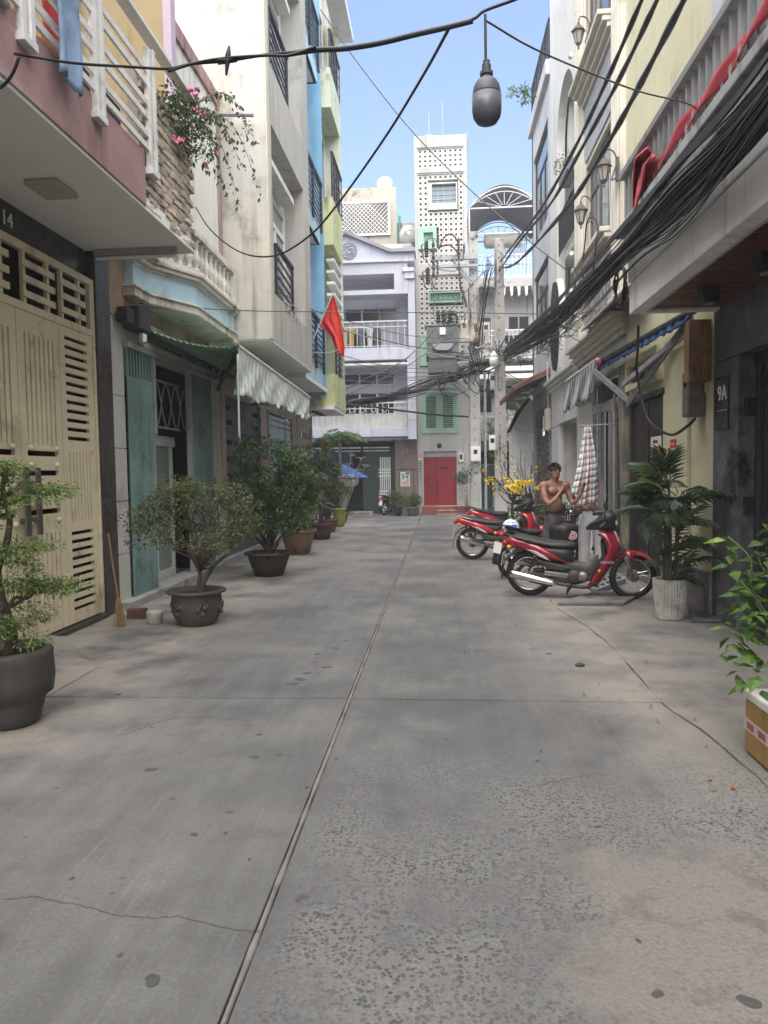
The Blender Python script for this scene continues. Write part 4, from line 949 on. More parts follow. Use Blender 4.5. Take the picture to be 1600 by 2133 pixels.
# upper wall with an arch cut through
q = MB(); ya, yb, zs = 17.0, 19.4, 9.7; R_ = (yb-ya)/2
arc = [(ya+R_+R_*math.cos(t), zs+R_*1.0*math.sin(t)) for t in np.linspace(math.pi, 0, 17)]
q.prism([(16.42, 7.0), (ya, 7.0)]+arc[:9]+[(ya+R_, 14.5), (16.42, 14.5)], 'X', RX, RX+.2)
q.prism([(ya+R_, 14.5)]+arc[8:]+[(yb, 7.0), (20.45, 7.0), (20.45, 14.5)], 'X', RX, RX+.2)
q.build('arched_wall', WH2, k4)
q = MB(); q.box(RX+1.2, RX+1.3, 16.6, 20.3, 3, 13); q.box(RX+.2, RX+1.2, 16.5, 16.6, 3, 13); q.box(RX+.2, RX+1.2, 20.3, 20.4, 3, 13); q.box(RX+.2, RX+1.2, 16.5, 20.4, 7.0, 7.15); q.box(RX+.2, RX+1.2, 16.5, 20.4, 11.6, 11.7); q.box(RX+.2, RX+1.2, 16.5, 20.4, 4.7, 4.85); q.build('loggia_wall', WHITE, k4)
q = MB(); q.box(RX+.25, RX+1.2, 19.05, 19.35, 9.3, 10.9); q.build('loggia_pier', WH2, k4)
g4 = MB(); g4.box(RX+.02, RX+.06, 17.0, 19.4, 7.95, 8.0); g4o = g4.build('railing', BLACKM, k4)
for i in range(20): MB().box(RX+.03, RX+.05, 17.06+i*.12, 17.08+i*.12, 7.05, 7.95).build('bar', BLACKM, g4o)
MB().box(RX-.02, RX+.25, 17.8, 19.0, 8.6, 8.85).build('planter_shelf', mat('grey_planter', (.22, .25, .26), .6), k4, bevel=.01)
for z in (10.6, 6.4, 5.6): MB().lathe([(.001, 0), (.05, 0), (.05, .12)], 10, (RX-.1, 16.75, z), 'Y').build('spot_lamp', WHITE, k4)
cornice(k4, 16.42, 20.5, 3.75, WH2, .20, 3)
# dark leaf shaped slatted shield with white rim
def leafshape(s, w_, h_): return [(s*w_*math.sin(t)**1.0*(.75+.25*math.cos(t*.5)), h_*math.cos(t)) for t in np.linspace(0.001, math.pi-.001, 14)]
yc, zc = 18.75, 5.2
rim = [(yc+a, zc+b) for a, b in leafshape(1, .62, 1.15)]+[(yc-a, zc+b) for a, b in leafshape(1, .62, 1.15)[::-1]]
sh = thing('wall_ornament', 'dark leaf shaped slatted ornament with white rim on white house', 'wall ornament', (3, 18.75, 5.2))
MB().prism(rim, 'X', RX-.14, RX-.0).build('rim', WHITE, sh)
for i in range(11):
    yy = yc-.48+i*.096; hh = 1.12*math.sqrt(max(0.02, 1-((yy-yc)/.56)**2)); MB().box(RX-.20, RX-.14, yy-.04, yy+.04, zc-hh*.95, zc+hh*.95).build('slat', BLACKM, sh, bevel=.008)
# ground floor reveal
q = MB(); q.box(RX+.9, RX+1.0, 16.5, 19.5, 0, 3); q.box(RX+.2, RX+.9, 19.25, 19.35, 0, 3); q.box(RX+.2, RX+.9, 16.65, 16.75, 0, 3); q.box(RX+.2, RX+.9, 16.6, 19.4, 2.85, 2.95); q.build('entrance_recess', WHITE, k4)
q = MB(); q.wall('X', RX+.5, RX+.56, 16.75, 19.25, .05, 2.85, [(16.9, 17.9, .1, 2.7), (18.05, 19.1, .1, 2.7)]); e4 = q.build('door', ALU, k4)
MB().box(RX+.52, RX+.54, 16.9, 19.1, .1, 2.7).build('pane', PLGLASS, e4)

# ---------------------------------------------------------------- grey house with roof railing, then tiled gate canopy
k5 = thing('house', 'grey house with dark roof railing and tall glass windows', 'house', (5, 22.2, 0))
GH = mat('grey_white_render', (.55, .56, .59), .85, .06, .9, .07, .08)
q = MB(); q.wall('X', RX, RX+.2, 20.47, 24.3, 4.0, 12.1, [(20.9, 23.9, 5.2, 7.6), (20.9, 23.9, 8.6, 11.2)]); q.build('wall', GH, k5)
q = MB(); q.box(RX, 8, 24.1, 24.3, 3.0, 12.1); q.build('side_wall', GH, k5)
q = MB(); q.box(RX-.12, 8, 20.47, 24.36, 12.1, 12.5); q.build('parapet', GH, k5, bevel=.02)
g = guard(k5, RX+.0, 20.6, 24.2, 12.5, 13.6, 6, posts=5, name='railing')
for z0, z1 in ((5.2, 7.6), (8.6, 11.2)):
    q = MB(); q.wall('X', RX+.06, RX+.12, 20.9, 23.9, z0, z1, [(21.0, 21.9, z0+.1, z1-.8), (22.0, 22.8, z0+.1, z1-.8), (22.9, 23.8, z0+.1, z1-.8), (21.0, 23.8, z1-.7, z1-.1)])
    wo_ = q.build('window', BLACKM, k5); 
    for a, b, c, d in ((21.0, 21.9, z0+.1, z1-.8), (22.0, 22.8, z0+.1, z1-.8), (22.9, 23.8, z0+.1, z1-.8), (21.0, 23.8, z1-.7, z1-.1)): MB().box(RX+.08, RX+.09, a, b, c, d).build('pane', glass('sky_glass'), wo_)
q = MB(); q.box(5, 5.1, 20.5, 24.2, 4, 12); q.build('inner_wall', GREYD, k5)
GG = mat('grey_green_gate', (.10, .125, .12), .5, .15, 3, .15, .05)
q = MB(); q.box(RX, RX+.2, 20.47, 20.95, 0, 4.0); q.box(RX, RX+.2, 23.7, 24.3, 0, 4.0); q.box(RX, RX+.2, 20.95, 23.7, 3.5, 4.0); q.build('ground_wall', mat('grey_green_wall', (.27, .29, .275), .8, .12, 2, .2), k5)
for i, (a, b) in enumerate(((20.97, 21.6), (21.62, 23.0), (23.02, 23.68))):
    hs = [(a+.1, b-.1, z, z+.07) for z in np.arange(.3, 3.3, .18)] if i != 1 else [(a+.1, b-.1, 2.7, 3.3)]
    q = MB(); q.wall('X', RX+.05, RX+.10, a, b, .08, 3.5, hs); q.build('gate_leaf', GG if i != 1 else BLACKM, k5)
MB().box(RX+.3, RX+.35, 20.9, 23.8, 0, 3.6).build('inner_wall', DARKIN, k5)
# tiled canopy
RT = mat('red_roof_tile', (.30, .105, .065), .8, .2, 3, .1, .2, 40, rand=.25)
cn_ = thing('canopy', 'small red tiled canopy with brown soffit over the gate', 'canopy', (2.6, 22.3, 4))
q = MB(); q.add([(RX, 20.6, 4.42), (RX, 24.9, 4.42), (2.05, 24.9, 3.93), (2.05, 20.6, 3.93), (RX, 20.6, 4.30), (RX, 24.9, 4.30), (2.05, 24.9, 3.86), (2.05, 20.6, 3.86)],
      [(0, 1, 2, 3), (7, 6, 5, 4), (0, 3, 7, 4), (1, 5, 6, 2), (3, 2, 6, 7)]); rf = q.build('roof', mat('brown_soffit', (.17, .12, .10), .7), cn_)
tl = MB().add([(0, -.10, 0), (0, .10, 0), (-.25, .10, -.125), (-.25, -.10, -.125), (0, 0, .05), (-.25, 0, -.075)], [(0, 4, 5, 3), (4, 1, 2, 5), (0, 1, 4), (3, 5, 2)]).mesh('roof_tile', RT)
for i in range(21):
    for j in range(4): inst(tl, 'roof_tile', rf, (RX-.01-j*.245, 20.7+i*.205, 4.435-j*.122+rng.uniform(-.004, .004)))
for y in (21.6, 23.4): MB().lathe([(.14, 3.88), (.14, 3.90)], 14, (2.5, y, 0)).build('downlight', WHITE, cn_)
MB().box(2.03, 2.07, 20.6, 24.9, 3.82, 3.92).build('fascia_board', mat('brown_board', (.14, .06, .04), .6), cn_)
# white garden wall with a sloping tiled coping
gw = thing('garden_wall', 'white garden wall with sloping dark coping beyond the gate', 'wall', (2.8, 24.6, 0))
q = MB(); q.prism([(2.32, 0), (3.2, 0), (3.2, 4.0), (2.95, 3.95), (2.6, 3.5), (2.32, 2.95)], 'Y', 24.5, 24.75); q.build('wall', WHITE, gw, bevel=.01)
q = MB(); q.prism([(2.24, 2.92), (2.32, 2.92), (2.63, 3.5), (2.98, 3.98), (2.9, 4.02), (2.52, 3.55)], 'Y', 24.45, 24.85); q.build('coping', mat('dark_coping', (.05, .045, .04), .8, .3, 6), gw)
# small meter box, conduit
mb3 = thing('meter_box', 'cream box fixed to the white house corner by the gate', 'meter box', (2.98, 20.6, 2.7))
q = MB(); q.box(2.90, 3.04, 20.45, 20.78, 2.75, 3.35); q.build('case', mat('cream_box', (.55, .51, .42), .5), mb3, bevel=.02)
MB().tube(spline([(2.98, 20.55, 3.35), (2.96, 20.5, 3.9), (2.97, 20.6, 4.6)]), .02).build('conduit', mat('cream_box', (.55, .51, .42)), mb3)
# ================================================================== houses across the end of the lane
# ---------------------------------------------------------------- number 10, lavender house with balconies
e1 = thing('house', 'lavender house number 10 with white balcony railings and gable', 'house', (-3.5, 30, 0))
E1 = 29.6
X0, X1 = -9.0, -.84
GLD = glass('dark_pane', (.025, .027, .03), .12)
# ground floor: wide dark garage, brown pier
BRP = mat('brown_pier', (.20, .16, .135), .8, .12, 2, .15, .06)
q = MB(); q.box(-1.72, X1, E1, E1+.5, 0, 2.95); q.build('pier', BRP, e1, bevel=.01)
q = MB(); q.box(-1.55, -1.53, E1-.012, E1, .1, 1.72); q.box(-1.0, -.98, E1-.012, E1, .1, 1.72); q.box(-1.72, -.86, E1-.012, E1, 1.78, 1.81); q.build('pier_groove', mat('dark_groove', (.04, .03, .025), .8), e1)
text('10', .30, (-1.33, E1-.004, 2.52), (rad(90), 0, 0), mat('aged_brass', (.34, .31, .26), .5), e1)
q = MB(); q.box(X0, -1.72, E1+4, E1+4.1, 0, 3); q.box(-1.8, -1.72, E1+.5, E1+4, 0, 3); q.box(X0, -1.72, E1+.2, E1+4, 2.9, 2.95); q.build('garage_wall', mat('garage_dark', (.045, .055, .055), .8), e1)
MB().box(X0, -1.72, E1, E1+4, -.02, .06).build('garage_floor', GREYD, e1)
DGR = mat('dark_green_gate', (.028, .042, .042), .5, .15, 2)
q = MB(); q.wall('Y', E1+.18, E1+.24, -3.05, -1.75, .1, 2.62, [(-2.36, -1.95, .15, 2.3)]); lg = q.build('gate_leaf', DGR, e1)
for i in range(6): MB().box(-2.34+i*.075, -2.30+i*.075, E1+.14, E1+.18, .15, 2.3).build('bar', RAILW, lg)
for z in (1.78, 1.66, 1.52, .92, .80, .68, .45): MB().box(-2.40, -1.91, E1+.115, E1+.14, z, z+.05).build('crossbar', RAILW, lg)
q = MB(); q.box(X0, -3.45, E1+.2, E1+.26, 1.75, 2.62); q.build('gate_leaf', mat('dark_blue_board', (.018, .03, .07), .5), e1)
q = MB(); q.box(X0, -3.1, E1+.10, E1+.16, 2.66, 2.72); q.box(-3.0, -1.95, E1+.10, E1+.16, 2.66, 2.71); q.box(-3.0, -1.95, E1+.10, E1+.16, 2.54, 2.58); q.box(X0, -3.1, E1+.1, E1+.16, 2.54, 2.58); q.build('track', RAILW, e1)
# slabs and balconies
def balcony(root, x0, x1, y, zb, zt, ztop, m_, n, low=None, lowm=None):
    q = MB(); q.box(x0, x1, y-.9, y+.3, zb, zt); q.build('balcony_slab', m_, root, bevel=.01)
    q = MB(); q.box(x0, x1, y-.88, y-.82, ztop-.05, ztop); q.box(x0, x1, y-.87, y-.83, ztop-.25, ztop-.22); q.box(x0, x1, y-.87, y-.83, zt+.05, zt+.08); ro = q.build('balcony_railing', RAILW, root)
    me = MB().box(-.012, .012, -.012, .012, zt, ztop-.05).mesh('bar', RAILW)
    for i in range(n): inst(me, 'bar', ro, (x0+.1+(x1-x0-.2)*i/(n-1), y-.85, 0))
    return ro
b1 = balcony(e1, X0, -1.16, E1+.3, 3.08, 3.42, 4.42, LAVEN, 36)
MB().box(X0, -1.2, E1-.45, E1-.43, 3.42, 4.0).build('balcony_screen', mat('white_screen', (.62, .61, .60), .7), b1)
b2 = balcony(e1, X0, -1.14, E1+.3, 6.05, 6.52, 7.55, LAVEN, 30)
q = MB(); q.box(X0, -1.15, E1-.62, E1+.1, 5.85, 5.93); q.build('awning_edge', WHITE, e1)
for i in range(7):
    me = MB().tube([(.09*math.cos(t), 0, .09*math.sin(t)) for t in np.linspace(0, 2*math.pi, 13)], .012, 4, cap=False).mesh('scroll', RAILW) if i == 0 else me
    inst(me, 'scroll', b1, (-4.6+i*.42, E1-.58, 4.12))
# right-hand fluted pilaster
q = MB(); q.box(-1.16, X1, E1-.62, E1+.3, 2.96, 6.4); q.box(-1.10, X1, E1-.55, E1+.3, 6.4, 9.4); q.box(-1.22, X1, E1-.66, E1+.3, 9.1, 9.35); q.box(-1.28, X1, E1-.72, E1+.3, 9.35, 9.5); q.build('pilaster', LAVEN, e1, bevel=.012)
for i in range(3): MB().box(-1.07+i*.075, -1.03+i*.075, E1-.575, E1-.55, 6.5, 8.9).build('flute', mat('lavender_flute', (.56, .58, .66), .7), e1)
for z in (3.7, 4.5, 4.75, 5.3, 5.8, 6.1): MB().box(-1.16, X1, E1-.63, E1-.62, z, z+.02).build('groove', GREYM, e1)
# walls with windows
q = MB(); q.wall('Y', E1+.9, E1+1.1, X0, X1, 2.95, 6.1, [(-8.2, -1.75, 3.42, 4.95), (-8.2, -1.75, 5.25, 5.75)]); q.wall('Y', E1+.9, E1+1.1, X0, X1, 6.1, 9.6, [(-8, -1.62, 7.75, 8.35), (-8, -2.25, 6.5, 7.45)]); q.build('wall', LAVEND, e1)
q = MB(); q.box(X0, X1, E1+2.0, E1+2.1, 2.95, 10); q.build('inner_wall', DARKIN, e1)
for (a, b, c, d) in ((-8.2, -1.75, 3.42, 4.95), (-8.2, -1.75, 5.25, 5.75), (-8, -1.62, 7.75, 8.35), (-8, -2.25, 6.5, 7.45)):
    q = MB(); xs = np.arange(a, b+.01, (b-a)/max(1, round((b-a)/.72)))
    q.box(a, b, E1+.93, E1+.98, c, c+.05); q.box(a, b, E1+.93, E1+.98, d-.05, d)
    for x in xs: q.box(x-.04, x+.04, E1+.925, E1+.985, c+.05, d-.05)
    f_ = q.build('window', GREYW if d > 6 else RAILW, e1)
    for x, x2 in zip(xs, xs[1:]): MB().box(x+.04, x2-.04, E1+.95, E1+.96, c+.05, d-.05).build('pane', GLD, f_)
# top: deep frame beam with rounded opening, then gable
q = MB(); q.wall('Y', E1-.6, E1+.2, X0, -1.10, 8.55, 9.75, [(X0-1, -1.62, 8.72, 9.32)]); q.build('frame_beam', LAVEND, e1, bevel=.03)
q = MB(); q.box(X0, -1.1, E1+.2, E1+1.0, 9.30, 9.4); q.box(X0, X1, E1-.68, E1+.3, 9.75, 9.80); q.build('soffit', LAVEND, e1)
gp = [(-9, 9.8), (X1, 9.8), (X1, 10.12), (-1.75, 10.12), (-3.45, 10.85), (-5.2, 10.1), (-9, 10.1)]
MB().prism(gp, 'Y', E1-.60, E1+.3).build('gable', LAVEN, e1)
q = MB(); 
for a, b in zip([(X1+.05, 10.14), (-1.75, 10.14), (-3.45, 10.88)], [(-1.75, 10.14), (-3.45, 10.88), (-5.2, 10.12)]): q.bar((a[0], E1-.2, a[1]+.03), (b[0], E1-.2, b[1]+.03), 1.1, .13)
q.build('verge', mat('grey_verge', (.30, .31, .34), .7), e1)
q = MB(); q.lathe([(.32, -.02), (.32, .02)], 24, (-3.35, E1-.61, 10.22), 'Y'); vo_ = q.build('round_vent', mat('grey_vent', (.24, .25, .28), .7), e1)
q = MB(); rr_ = random.Random(4)
for i in range(26):
    a = rr_.uniform(0, 6.28); r = rr_.uniform(0, .26); b = rr_.uniform(0, 3.14); q.bar((-3.35+r*math.cos(a), E1-.64, 10.22+r*math.sin(a)), (-3.35+r*math.cos(a)+.1*math.cos(b), E1-.64, 10.22+r*math.sin(a)+.1*math.sin(b)), .025)
q.build('fretwork', LAVEN, vo_)
# laundry on the first balcony
for i, (x, cl, nm) in enumerate(((-3.62, (.55, .45, .35), 'shirt'), (-3.35, (.50, .34, .12), 'shirt'), (-2.95, (.14, .15, .18), 'dark_cloth'), (-2.62, (.55, .55, .55), 'shirt'), (-2.35, (.10, .10, .14), 'dark_cloth'))):
    m_ = mat('laundry_%d' % i, cl, .9)
    q = MB(); q.grid(lambda u, v: (x+.22*(u-.5)*(1.15-.3*v), E1-.3+.03*math.sin(u*9+v*3), 7.35-.75*v), 6, 8)
    tag(q.build(nm, m_, smooth=True, solid=.01), ['pale pink shirt leftmost on the upper lavender balcony', 'mustard shirt hung on the upper lavender balcony', 'charcoal cloth hung mid balcony of the lavender house', 'white shirt hung between two dark cloths on lavender balcony', 'navy cloth rightmost on the upper lavender balcony'][i], 'laundry', 'laundry on the lavender balcony')
tag(MB().tube([(-4.2, E1-.3, 7.4), (-1.9, E1-.3, 7.36)], .012).build('clothes_line', RAILW), 'white rail carrying laundry on the lavender balcony', 'clothes rail')
# poster on the pier
ps = thing('poster', 'green and white notice on the brown pier below number 10', 'poster', (-1.3, E1-.02, 1.4))
q = MB(); q.box(-1.52, -1.14, E1-.014, E1-.002, 1.12, 1.70); q.build('sheet', PAP, ps)
GRP = mat('poster_green', (.06, .25, .16), .7)
for (a, b, c, d) in ((-1.5, -1.36, 1.60, 1.63), (-1.46, -1.34, 1.50, 1.57), (-1.31, -1.16, 1.58, 1.69), (-1.45, -1.38, 1.40, 1.49), (-1.30, -1.2, 1.44, 1.54), (-1.26, -1.2, 1.33, 1.4)): MB().box(a, b, E1-.018, E1-.0145, c, d).build('print', GRP, ps)
for z in (1.28, 1.24, 1.17): MB().box(-1.47, -1.2, E1-.018, E1-.0145, z, z+.02).build('print', RD, ps)

# ---------------------------------------------------------------- number 8, slender tower of breeze blocks
e2 = thing('house', 'slender white tower house number 8 with breeze block screens and red door', 'house', (.15, 31, 0))
E2 = 30.0
ta, tb = -.82, 1.24
fields = [(13.62, 14.35), (9.90, 12.98+.38), (6.35, 9.42)]
boxes = [(-.28, .86, 11.98, 13.02, 'sky'), (-.70, .03, 10.48, 11.32, 'mint'), (-.30, 1.0, 8.37, 8.80, 'mint2'), (-.70, -.38, 5.9, 7.15, 'mint3')]
holes = [(-.60, .72, .32, 2.50), (-.62, .74, 3.26, 4.86)]
q = MB(); q.wall('Y', E2, E2+.25, ta, tb, 0, 14.85, holes+[(ta+.14, tb-.14, a, b) for a, b in fields]+[(ta+.12, -.36, 5.85, 6.35)]); q.build('wall', TOWERW, e2)
q = MB(); q.box(ta, ta+.2, E2+.25, E2+8, 0, 14.85); q.box(tb-.2, tb, E2+.25, E2+8, 0, 14.85); q.box(ta+.2, tb-.2, E2+1.2, E2+1.3, 0, 14.5); q.box(ta+.2, tb-.2, E2+.3, E2+8, 14.4, 14.5); q.build('side_wall', TOWERW, e2)
for z in (14.40, 13.42, 9.46): MB().box(ta+.1, tb-.1, E2-.03, E2+.05, z, z+.035).build('string_course', TOWERW, e2)
# breeze blocks
p_ = (tb-ta-.28)/9
br = MB(); hh = p_/2-.004; w_ = .052
br.wall('Y', 0, .14, -hh, hh, -hh, hh, [(-hh+w_, hh-w_, -hh+w_, hh-w_)])
bb = br.mesh('breeze_block', mat('breeze_block_white', (.56, .55, .515), .8, .08, 3, .1, .08, kind='obj', rand=.10))
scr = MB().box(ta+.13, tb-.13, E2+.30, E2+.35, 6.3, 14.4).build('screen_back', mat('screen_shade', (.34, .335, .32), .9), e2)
nb = 0
for (za, zb) in fields:
    nr = round((zb-za)/p_)
    for r in range(nr):
        for c in range(9):
            x = ta+.14+p_*(c+.5); z = za+(zb-za)*(r+.5)/nr
            if any(a-.04 < x < b+.04 and s-.05 < z < t+.05 for a, b, s, t, _ in boxes): continue
            o = inst(bb, 'breeze_block', e2, (x, E2+.035+rng.uniform(-.004, .004), z), None, (1, 1, (zb-za)/nr/p_)); nb += 1
for a, b, s, t, k in boxes:
    if k == 'sky':
        q = MB(); q.wall('Y', E2-.05, E2+.2, a, b, s, t, [(a+.14, b-.05, s+.24, t-.05)]); wo_ = q.build('window', mat('pale_mint', (.50, .57, .51), .7), e2, bevel=.008)
        MB().box(a+.14, b-.05, E2+.12, E2+.13, s+.24, t-.05).build('pane', glass('blue_pane', (.10, .14, .20), .08), wo_)
        for i in range(1, 4): MB().box(a+.14+(b-a-.19)*i/4-.01, a+.14+(b-a-.19)*i/4+.01, E2+.10, E2+.12, s+.24, t-.05).build('bar', GREYM, wo_)
        for i in range(1, 4): MB().box(a+.14, b-.05, E2+.085, E2+.10, s+.24+(t-s-.29)*i/4-.01, s+.24+(t-s-.29)*i/4+.01).build('bar', GREYM, wo_)
    elif k == 'mint':
        q = MB(); q.wall('Y', E2-.05, E2+.2, a, b, s, t, [(a+.22, b-.14, s+.3, t-.2)]); wo_ = q.build('window', MINT, e2, bevel=.008); MB().box(a+.1, b-.1, E2+.1, E2+.12, s+.2, t-.1).build('pane', mat('mint_shade', (.22, .36, .30), .4), wo_)
    elif k == 'mint2':
        q = MB(); q.wall('Y', E2-.04, E2+.2, a, b, s, t, [(a+.05, b-.05, s+.06, t-.05)]); wo_ = q.build('window', MINT, e2, bevel=.006); MB().box(a+.05, b-.05, E2+.08, E2+.10, s+.06, t-.05).build('pane', mat('green_glass_blocks', (.14, .25, .19), .3), wo_)
        for i in range(5): MB().box(a+.2+i*.2, a+.3+i*.2, E2+.05, E2+.08, s+.15, s+.26).build('glass_block', mat('mint_shade', (.22, .36, .30)), wo_)
    else:
        q = MB(); q.box(a, b, E2-.04, E2+.1, s, t); q.build('shutter', MINT, e2, bevel=.01)
# green shutters above the door
q = MB(); q.wall('Y', E2-.05, E2+.08, -.66, .78, 3.22, 4.90, [(-.60, .04, 3.30, 4.82), (.08, .72, 3.30, 4.82)]); sf = q.build('shutter_frame', MINT, e2, bevel=.008)
for a, b in ((-.60, .04), (.08, .72)):
    q = MB(); q.wall('Y', E2+.0, E2+.05, a, b, 3.30, 4.82, [(a+.12, b-.12, 3.42, 4.70)]); sh_ = q.build('shutter', MINT, sf, bevel=.006)
    # louvres kept as children of the frame
    for z in np.arange(3.45, 4.70, .075): MB().bar((a+.12, E2+.03, z), (b-.12, E2+.03, z), .045, .012, (0, .7, .7)).build('louvre', MINT, sf)
MB().box(ta+.2, tb-.2, E2+.2, E2+.22, 3.2, 4.9).build('shutter_back', DARKIN, e2)
MB().box(ta-.02, tb+.02, E2-.05, E2, 5.0, 5.06).build('string_course', TOWERW, e2)
# red double door, fanlight panel, steps
q = MB(); q.box(-.60, .72, E2+.10, E2+.16, 2.28, 2.50); q.build('door_head', GREYM, e2)
for a, b in ((-.60, -.09), (-.08, .72)):
    q = MB(); q.box(a, b, E2+.08, E2+.14, .32, 2.28); dd = q.build('door', REDP, e2, bevel=.006)
    if a > -.3:
        MB().box(.02, .38, E2+.065, E2+.08, 1.80, 1.86).build('letter_slot', mat('dark_red', (.10, .012, .015), .5), dd); MB().lathe([(.001, -.05), (.03, -.03), (.03, 0)], 10, (.34, E2+.08, 1.28), 'Y').build('knob', REDP, dd)
TIL = mat('red_step_tile', (.24, .085, .065), .5, .15, 5, .1, .05, rand=.15)
st_me = MB().box(-.195, .195, 0, .38, 0, .145).mesh('step_tile', TIL)
for j in range(2):
    for i in range(6):
        x = -.68+.2+i*.395
        if j == 0 or i < 6: inst(st_me, 'step_tile', e2, (x, E2-.72+j*.36, .0+j*.15))
tag(MB().grid(lambda u, v: (-.08+.78*u, E2-.76+(.40*min(v*2, 1)+.33*max(0, v*2-1)) , .306*0+(.0+.30*v)+.008+.008*math.sin(u*14+v*9)), 8, 12).build('doormat', mat('beige_mat', (.42, .36, .30), .95, .25, 12, 0, .4), solid=.01), 'beige mat draped down the red tiled steps', 'mat')
q = MB(); q.lathe([(.001, -.03), (.10, -.02), (.10, 0)], 18, (.04, E2-.0, 2.72), 'Y'); q.build('round_plaque', BLACKM, e2)
# house number 8 and characters
q = MB(); q.box(-.86+.05, -.86+.21, E2-.012, E2, 2.16, 2.50); pl8 = q.build('number_plate', WHITE, e2)
text('8', .33, (-.73, E2-.014, 2.35), (rad(90), 0, 0), RD, pl8)
q = MB()
for i in range(4):
    z = 2.02-.11*i; q.bar((-.80, E2-.004, z), (-.66, E2-.004, z+.03), .012); q.bar((-.78, E2-.004, z+.05), (-.70, E2-.004, z-.03), .012); q.bar((-.73, E2-.004, z+.05), (-.73, E2-.004, z-.05), .012)
q.bar((-.73, E2-.004, 1.60), (-.73, E2-.004, 1.36), .016); q.build('painted_characters', mat('grey_ink', (.10, .10, .10), .8), e2)
mb4 = thing('meter_box', 'small white meter box on the wall right of the red door', 'meter box', (.9, E2, 1.9))
q = MB(); q.box(.80, 1.0, E2-.10, E2, 2.06, 2.42); q.build('case', WHITE, mb4, bevel=.01); MB().box(.85, .95, E2-.108, E2-.10, 2.16, 2.36).build('meter_window', GLD, mb4)
# roof: water tank, plants, antennas
tk = thing('water_tank', 'white round water tank on top of the tower', 'water tank', (-.3, 32, 15))
MB().lathe([(.45, 14.5), (.45, 15.25), (.40, 15.4), (.2, 15.5), (.05, 15.53)], 20, (-.22, 31.6, 0)).build('tank', mat('tank_white', (.60, .60, .58), .4), tk, smooth=True)
def mast(x, y, z0, z1, lab, lean=0):
    o = MB().tube([(x, y, z0), (x+lean, y, z1)], .018, 5).build('antenna', GREYM); tag(o, lab, 'antenna')
mast(-.22, 30.3, 14.8, 15.85, 'short antenna beside the water tank on the tower'); mast(.32, 30.4, 14.8, 16.3, 'tall thin antenna centred on the tower roof'); mast(1.27, 30.2, 14.0, 15.0, 'leaning pipe at right edge of the tower top', .06)

# ---------------------------------------------------------------- weathered block with lattice behind
e3 = thing('house', 'weathered cream block with white lattice screen behind the gable', 'house', (-3, 36.5, 0))
WEA = mat('weathered_plaster', (.38, .36, .30), .9, .12, 1.2, .35, .15, 40, col2=(.33, .31, .29), c2lo=.55, c2hi=.7, c2scale=1.4)
q = MB(); q.wall('Y', 36, 36.2, -12, -1.85, 0, 15.2, [(-6.5, -2.15, 12.95, 14.55)]); q.box(-1.85, -1.0, 36.3, 36.5, 0, 13.6); q.build('wall', WEA, e3)
MB().box(-12, -1.9, 37.0, 37.1, 12, 15).build('back_wall', mat('pale_back', (.22, .21, .20), .8), e3)
q = MB(); q.wall('Y', 35.9, 36, -6.5, -2.15, 12.95, 14.55, [(-6.4, -2.25, 13.03, 14.47)]); lf = q.build('lattice_screen', WHITE, e3)
q = MB()
for i in range(-8, 24):
    for s in (1, -1):
        x = -6.4+i*.20; a = Vector((x, 35.95+.02*s, 13.03)); b = Vector((x+s*1.44, 35.95+.02*s, 14.47))
        # clip to the frame
        def cl(t): return a.lerp(b, t)
        t0, t1 = 0, 1
        if b.x != a.x:
            u0_ = (-6.4-a.x)/(b.x-a.x); u1_ = (-2.25-a.x)/(b.x-a.x); lo, hi = min(u0_, u1_), max(u0_, u1_); t0, t1 = max(0, lo), min(1, hi)
        if t1-t0 > .03: q.bar(cl(t0), cl(t1), .035, .02)
q.build('lattice', WHITE, lf)
MB().tube([(-1.72, 36.2, 11.5), (-1.72, 36.2, 13.9)], .06, 8).build('drainpipe', mat('green_pipe', (.10, .28, .18), .6), e3)
for (x, y, z, l, r, lab) in ((-2.42, 37, 15.5, .9, .42, 'round steel tank on the weathered roof with lattice'), (-1.15, 33.5, 12.0, .9, .45, 'pale tank end peeping beside the tower left edge')):
    t_ = thing('water_tank', lab, 'water tank', (x, y, z-.4)); MB().lathe([(.001, -l/2-.1), (r*.7, -l/2-.06), (r, -l/2), (r, l/2), (r*.7, l/2+.06), (.001, l/2+.1)], 18, (x, y, z), 'Y').build('tank', mat('steel_tank', (.42, .42, .41), .35, .1, 2, .1, .02, metal=.3), t_, smooth=True)
    MB().lathe([(r*.5, 0), (r*.5, .02)], 16, (x, y-l/2-.08, z), 'Y').build('end_cap', GREYM, t_)
ht = thing('water_tank', 'steel drum tank in a frame on the lavender roof', 'water tank', (-1.5, 31.5, 10.2))
q = MB(); q.lathe([(.001, -.85), (.3, -.80), (.42, -.68), (.42, .68), (.3, .8), (.001, .85)], 18, (-1.75, 32, 10.9), 'X'); q.build('tank', mat('steel_tank', (.55, .55, .54)), ht, smooth=True)
q = MB()
for x in (-2.45, -1.75, -1.05): q.bar((x, 31.5, 10.0), (x, 31.5, 10.75), .05); q.bar((x, 32.5, 10.0), (x, 32.5, 10.75), .05)
q.box(-2.5, -1.0, 31.48, 31.52, 10.45, 10.5); q.build('frame', GREYM, ht)

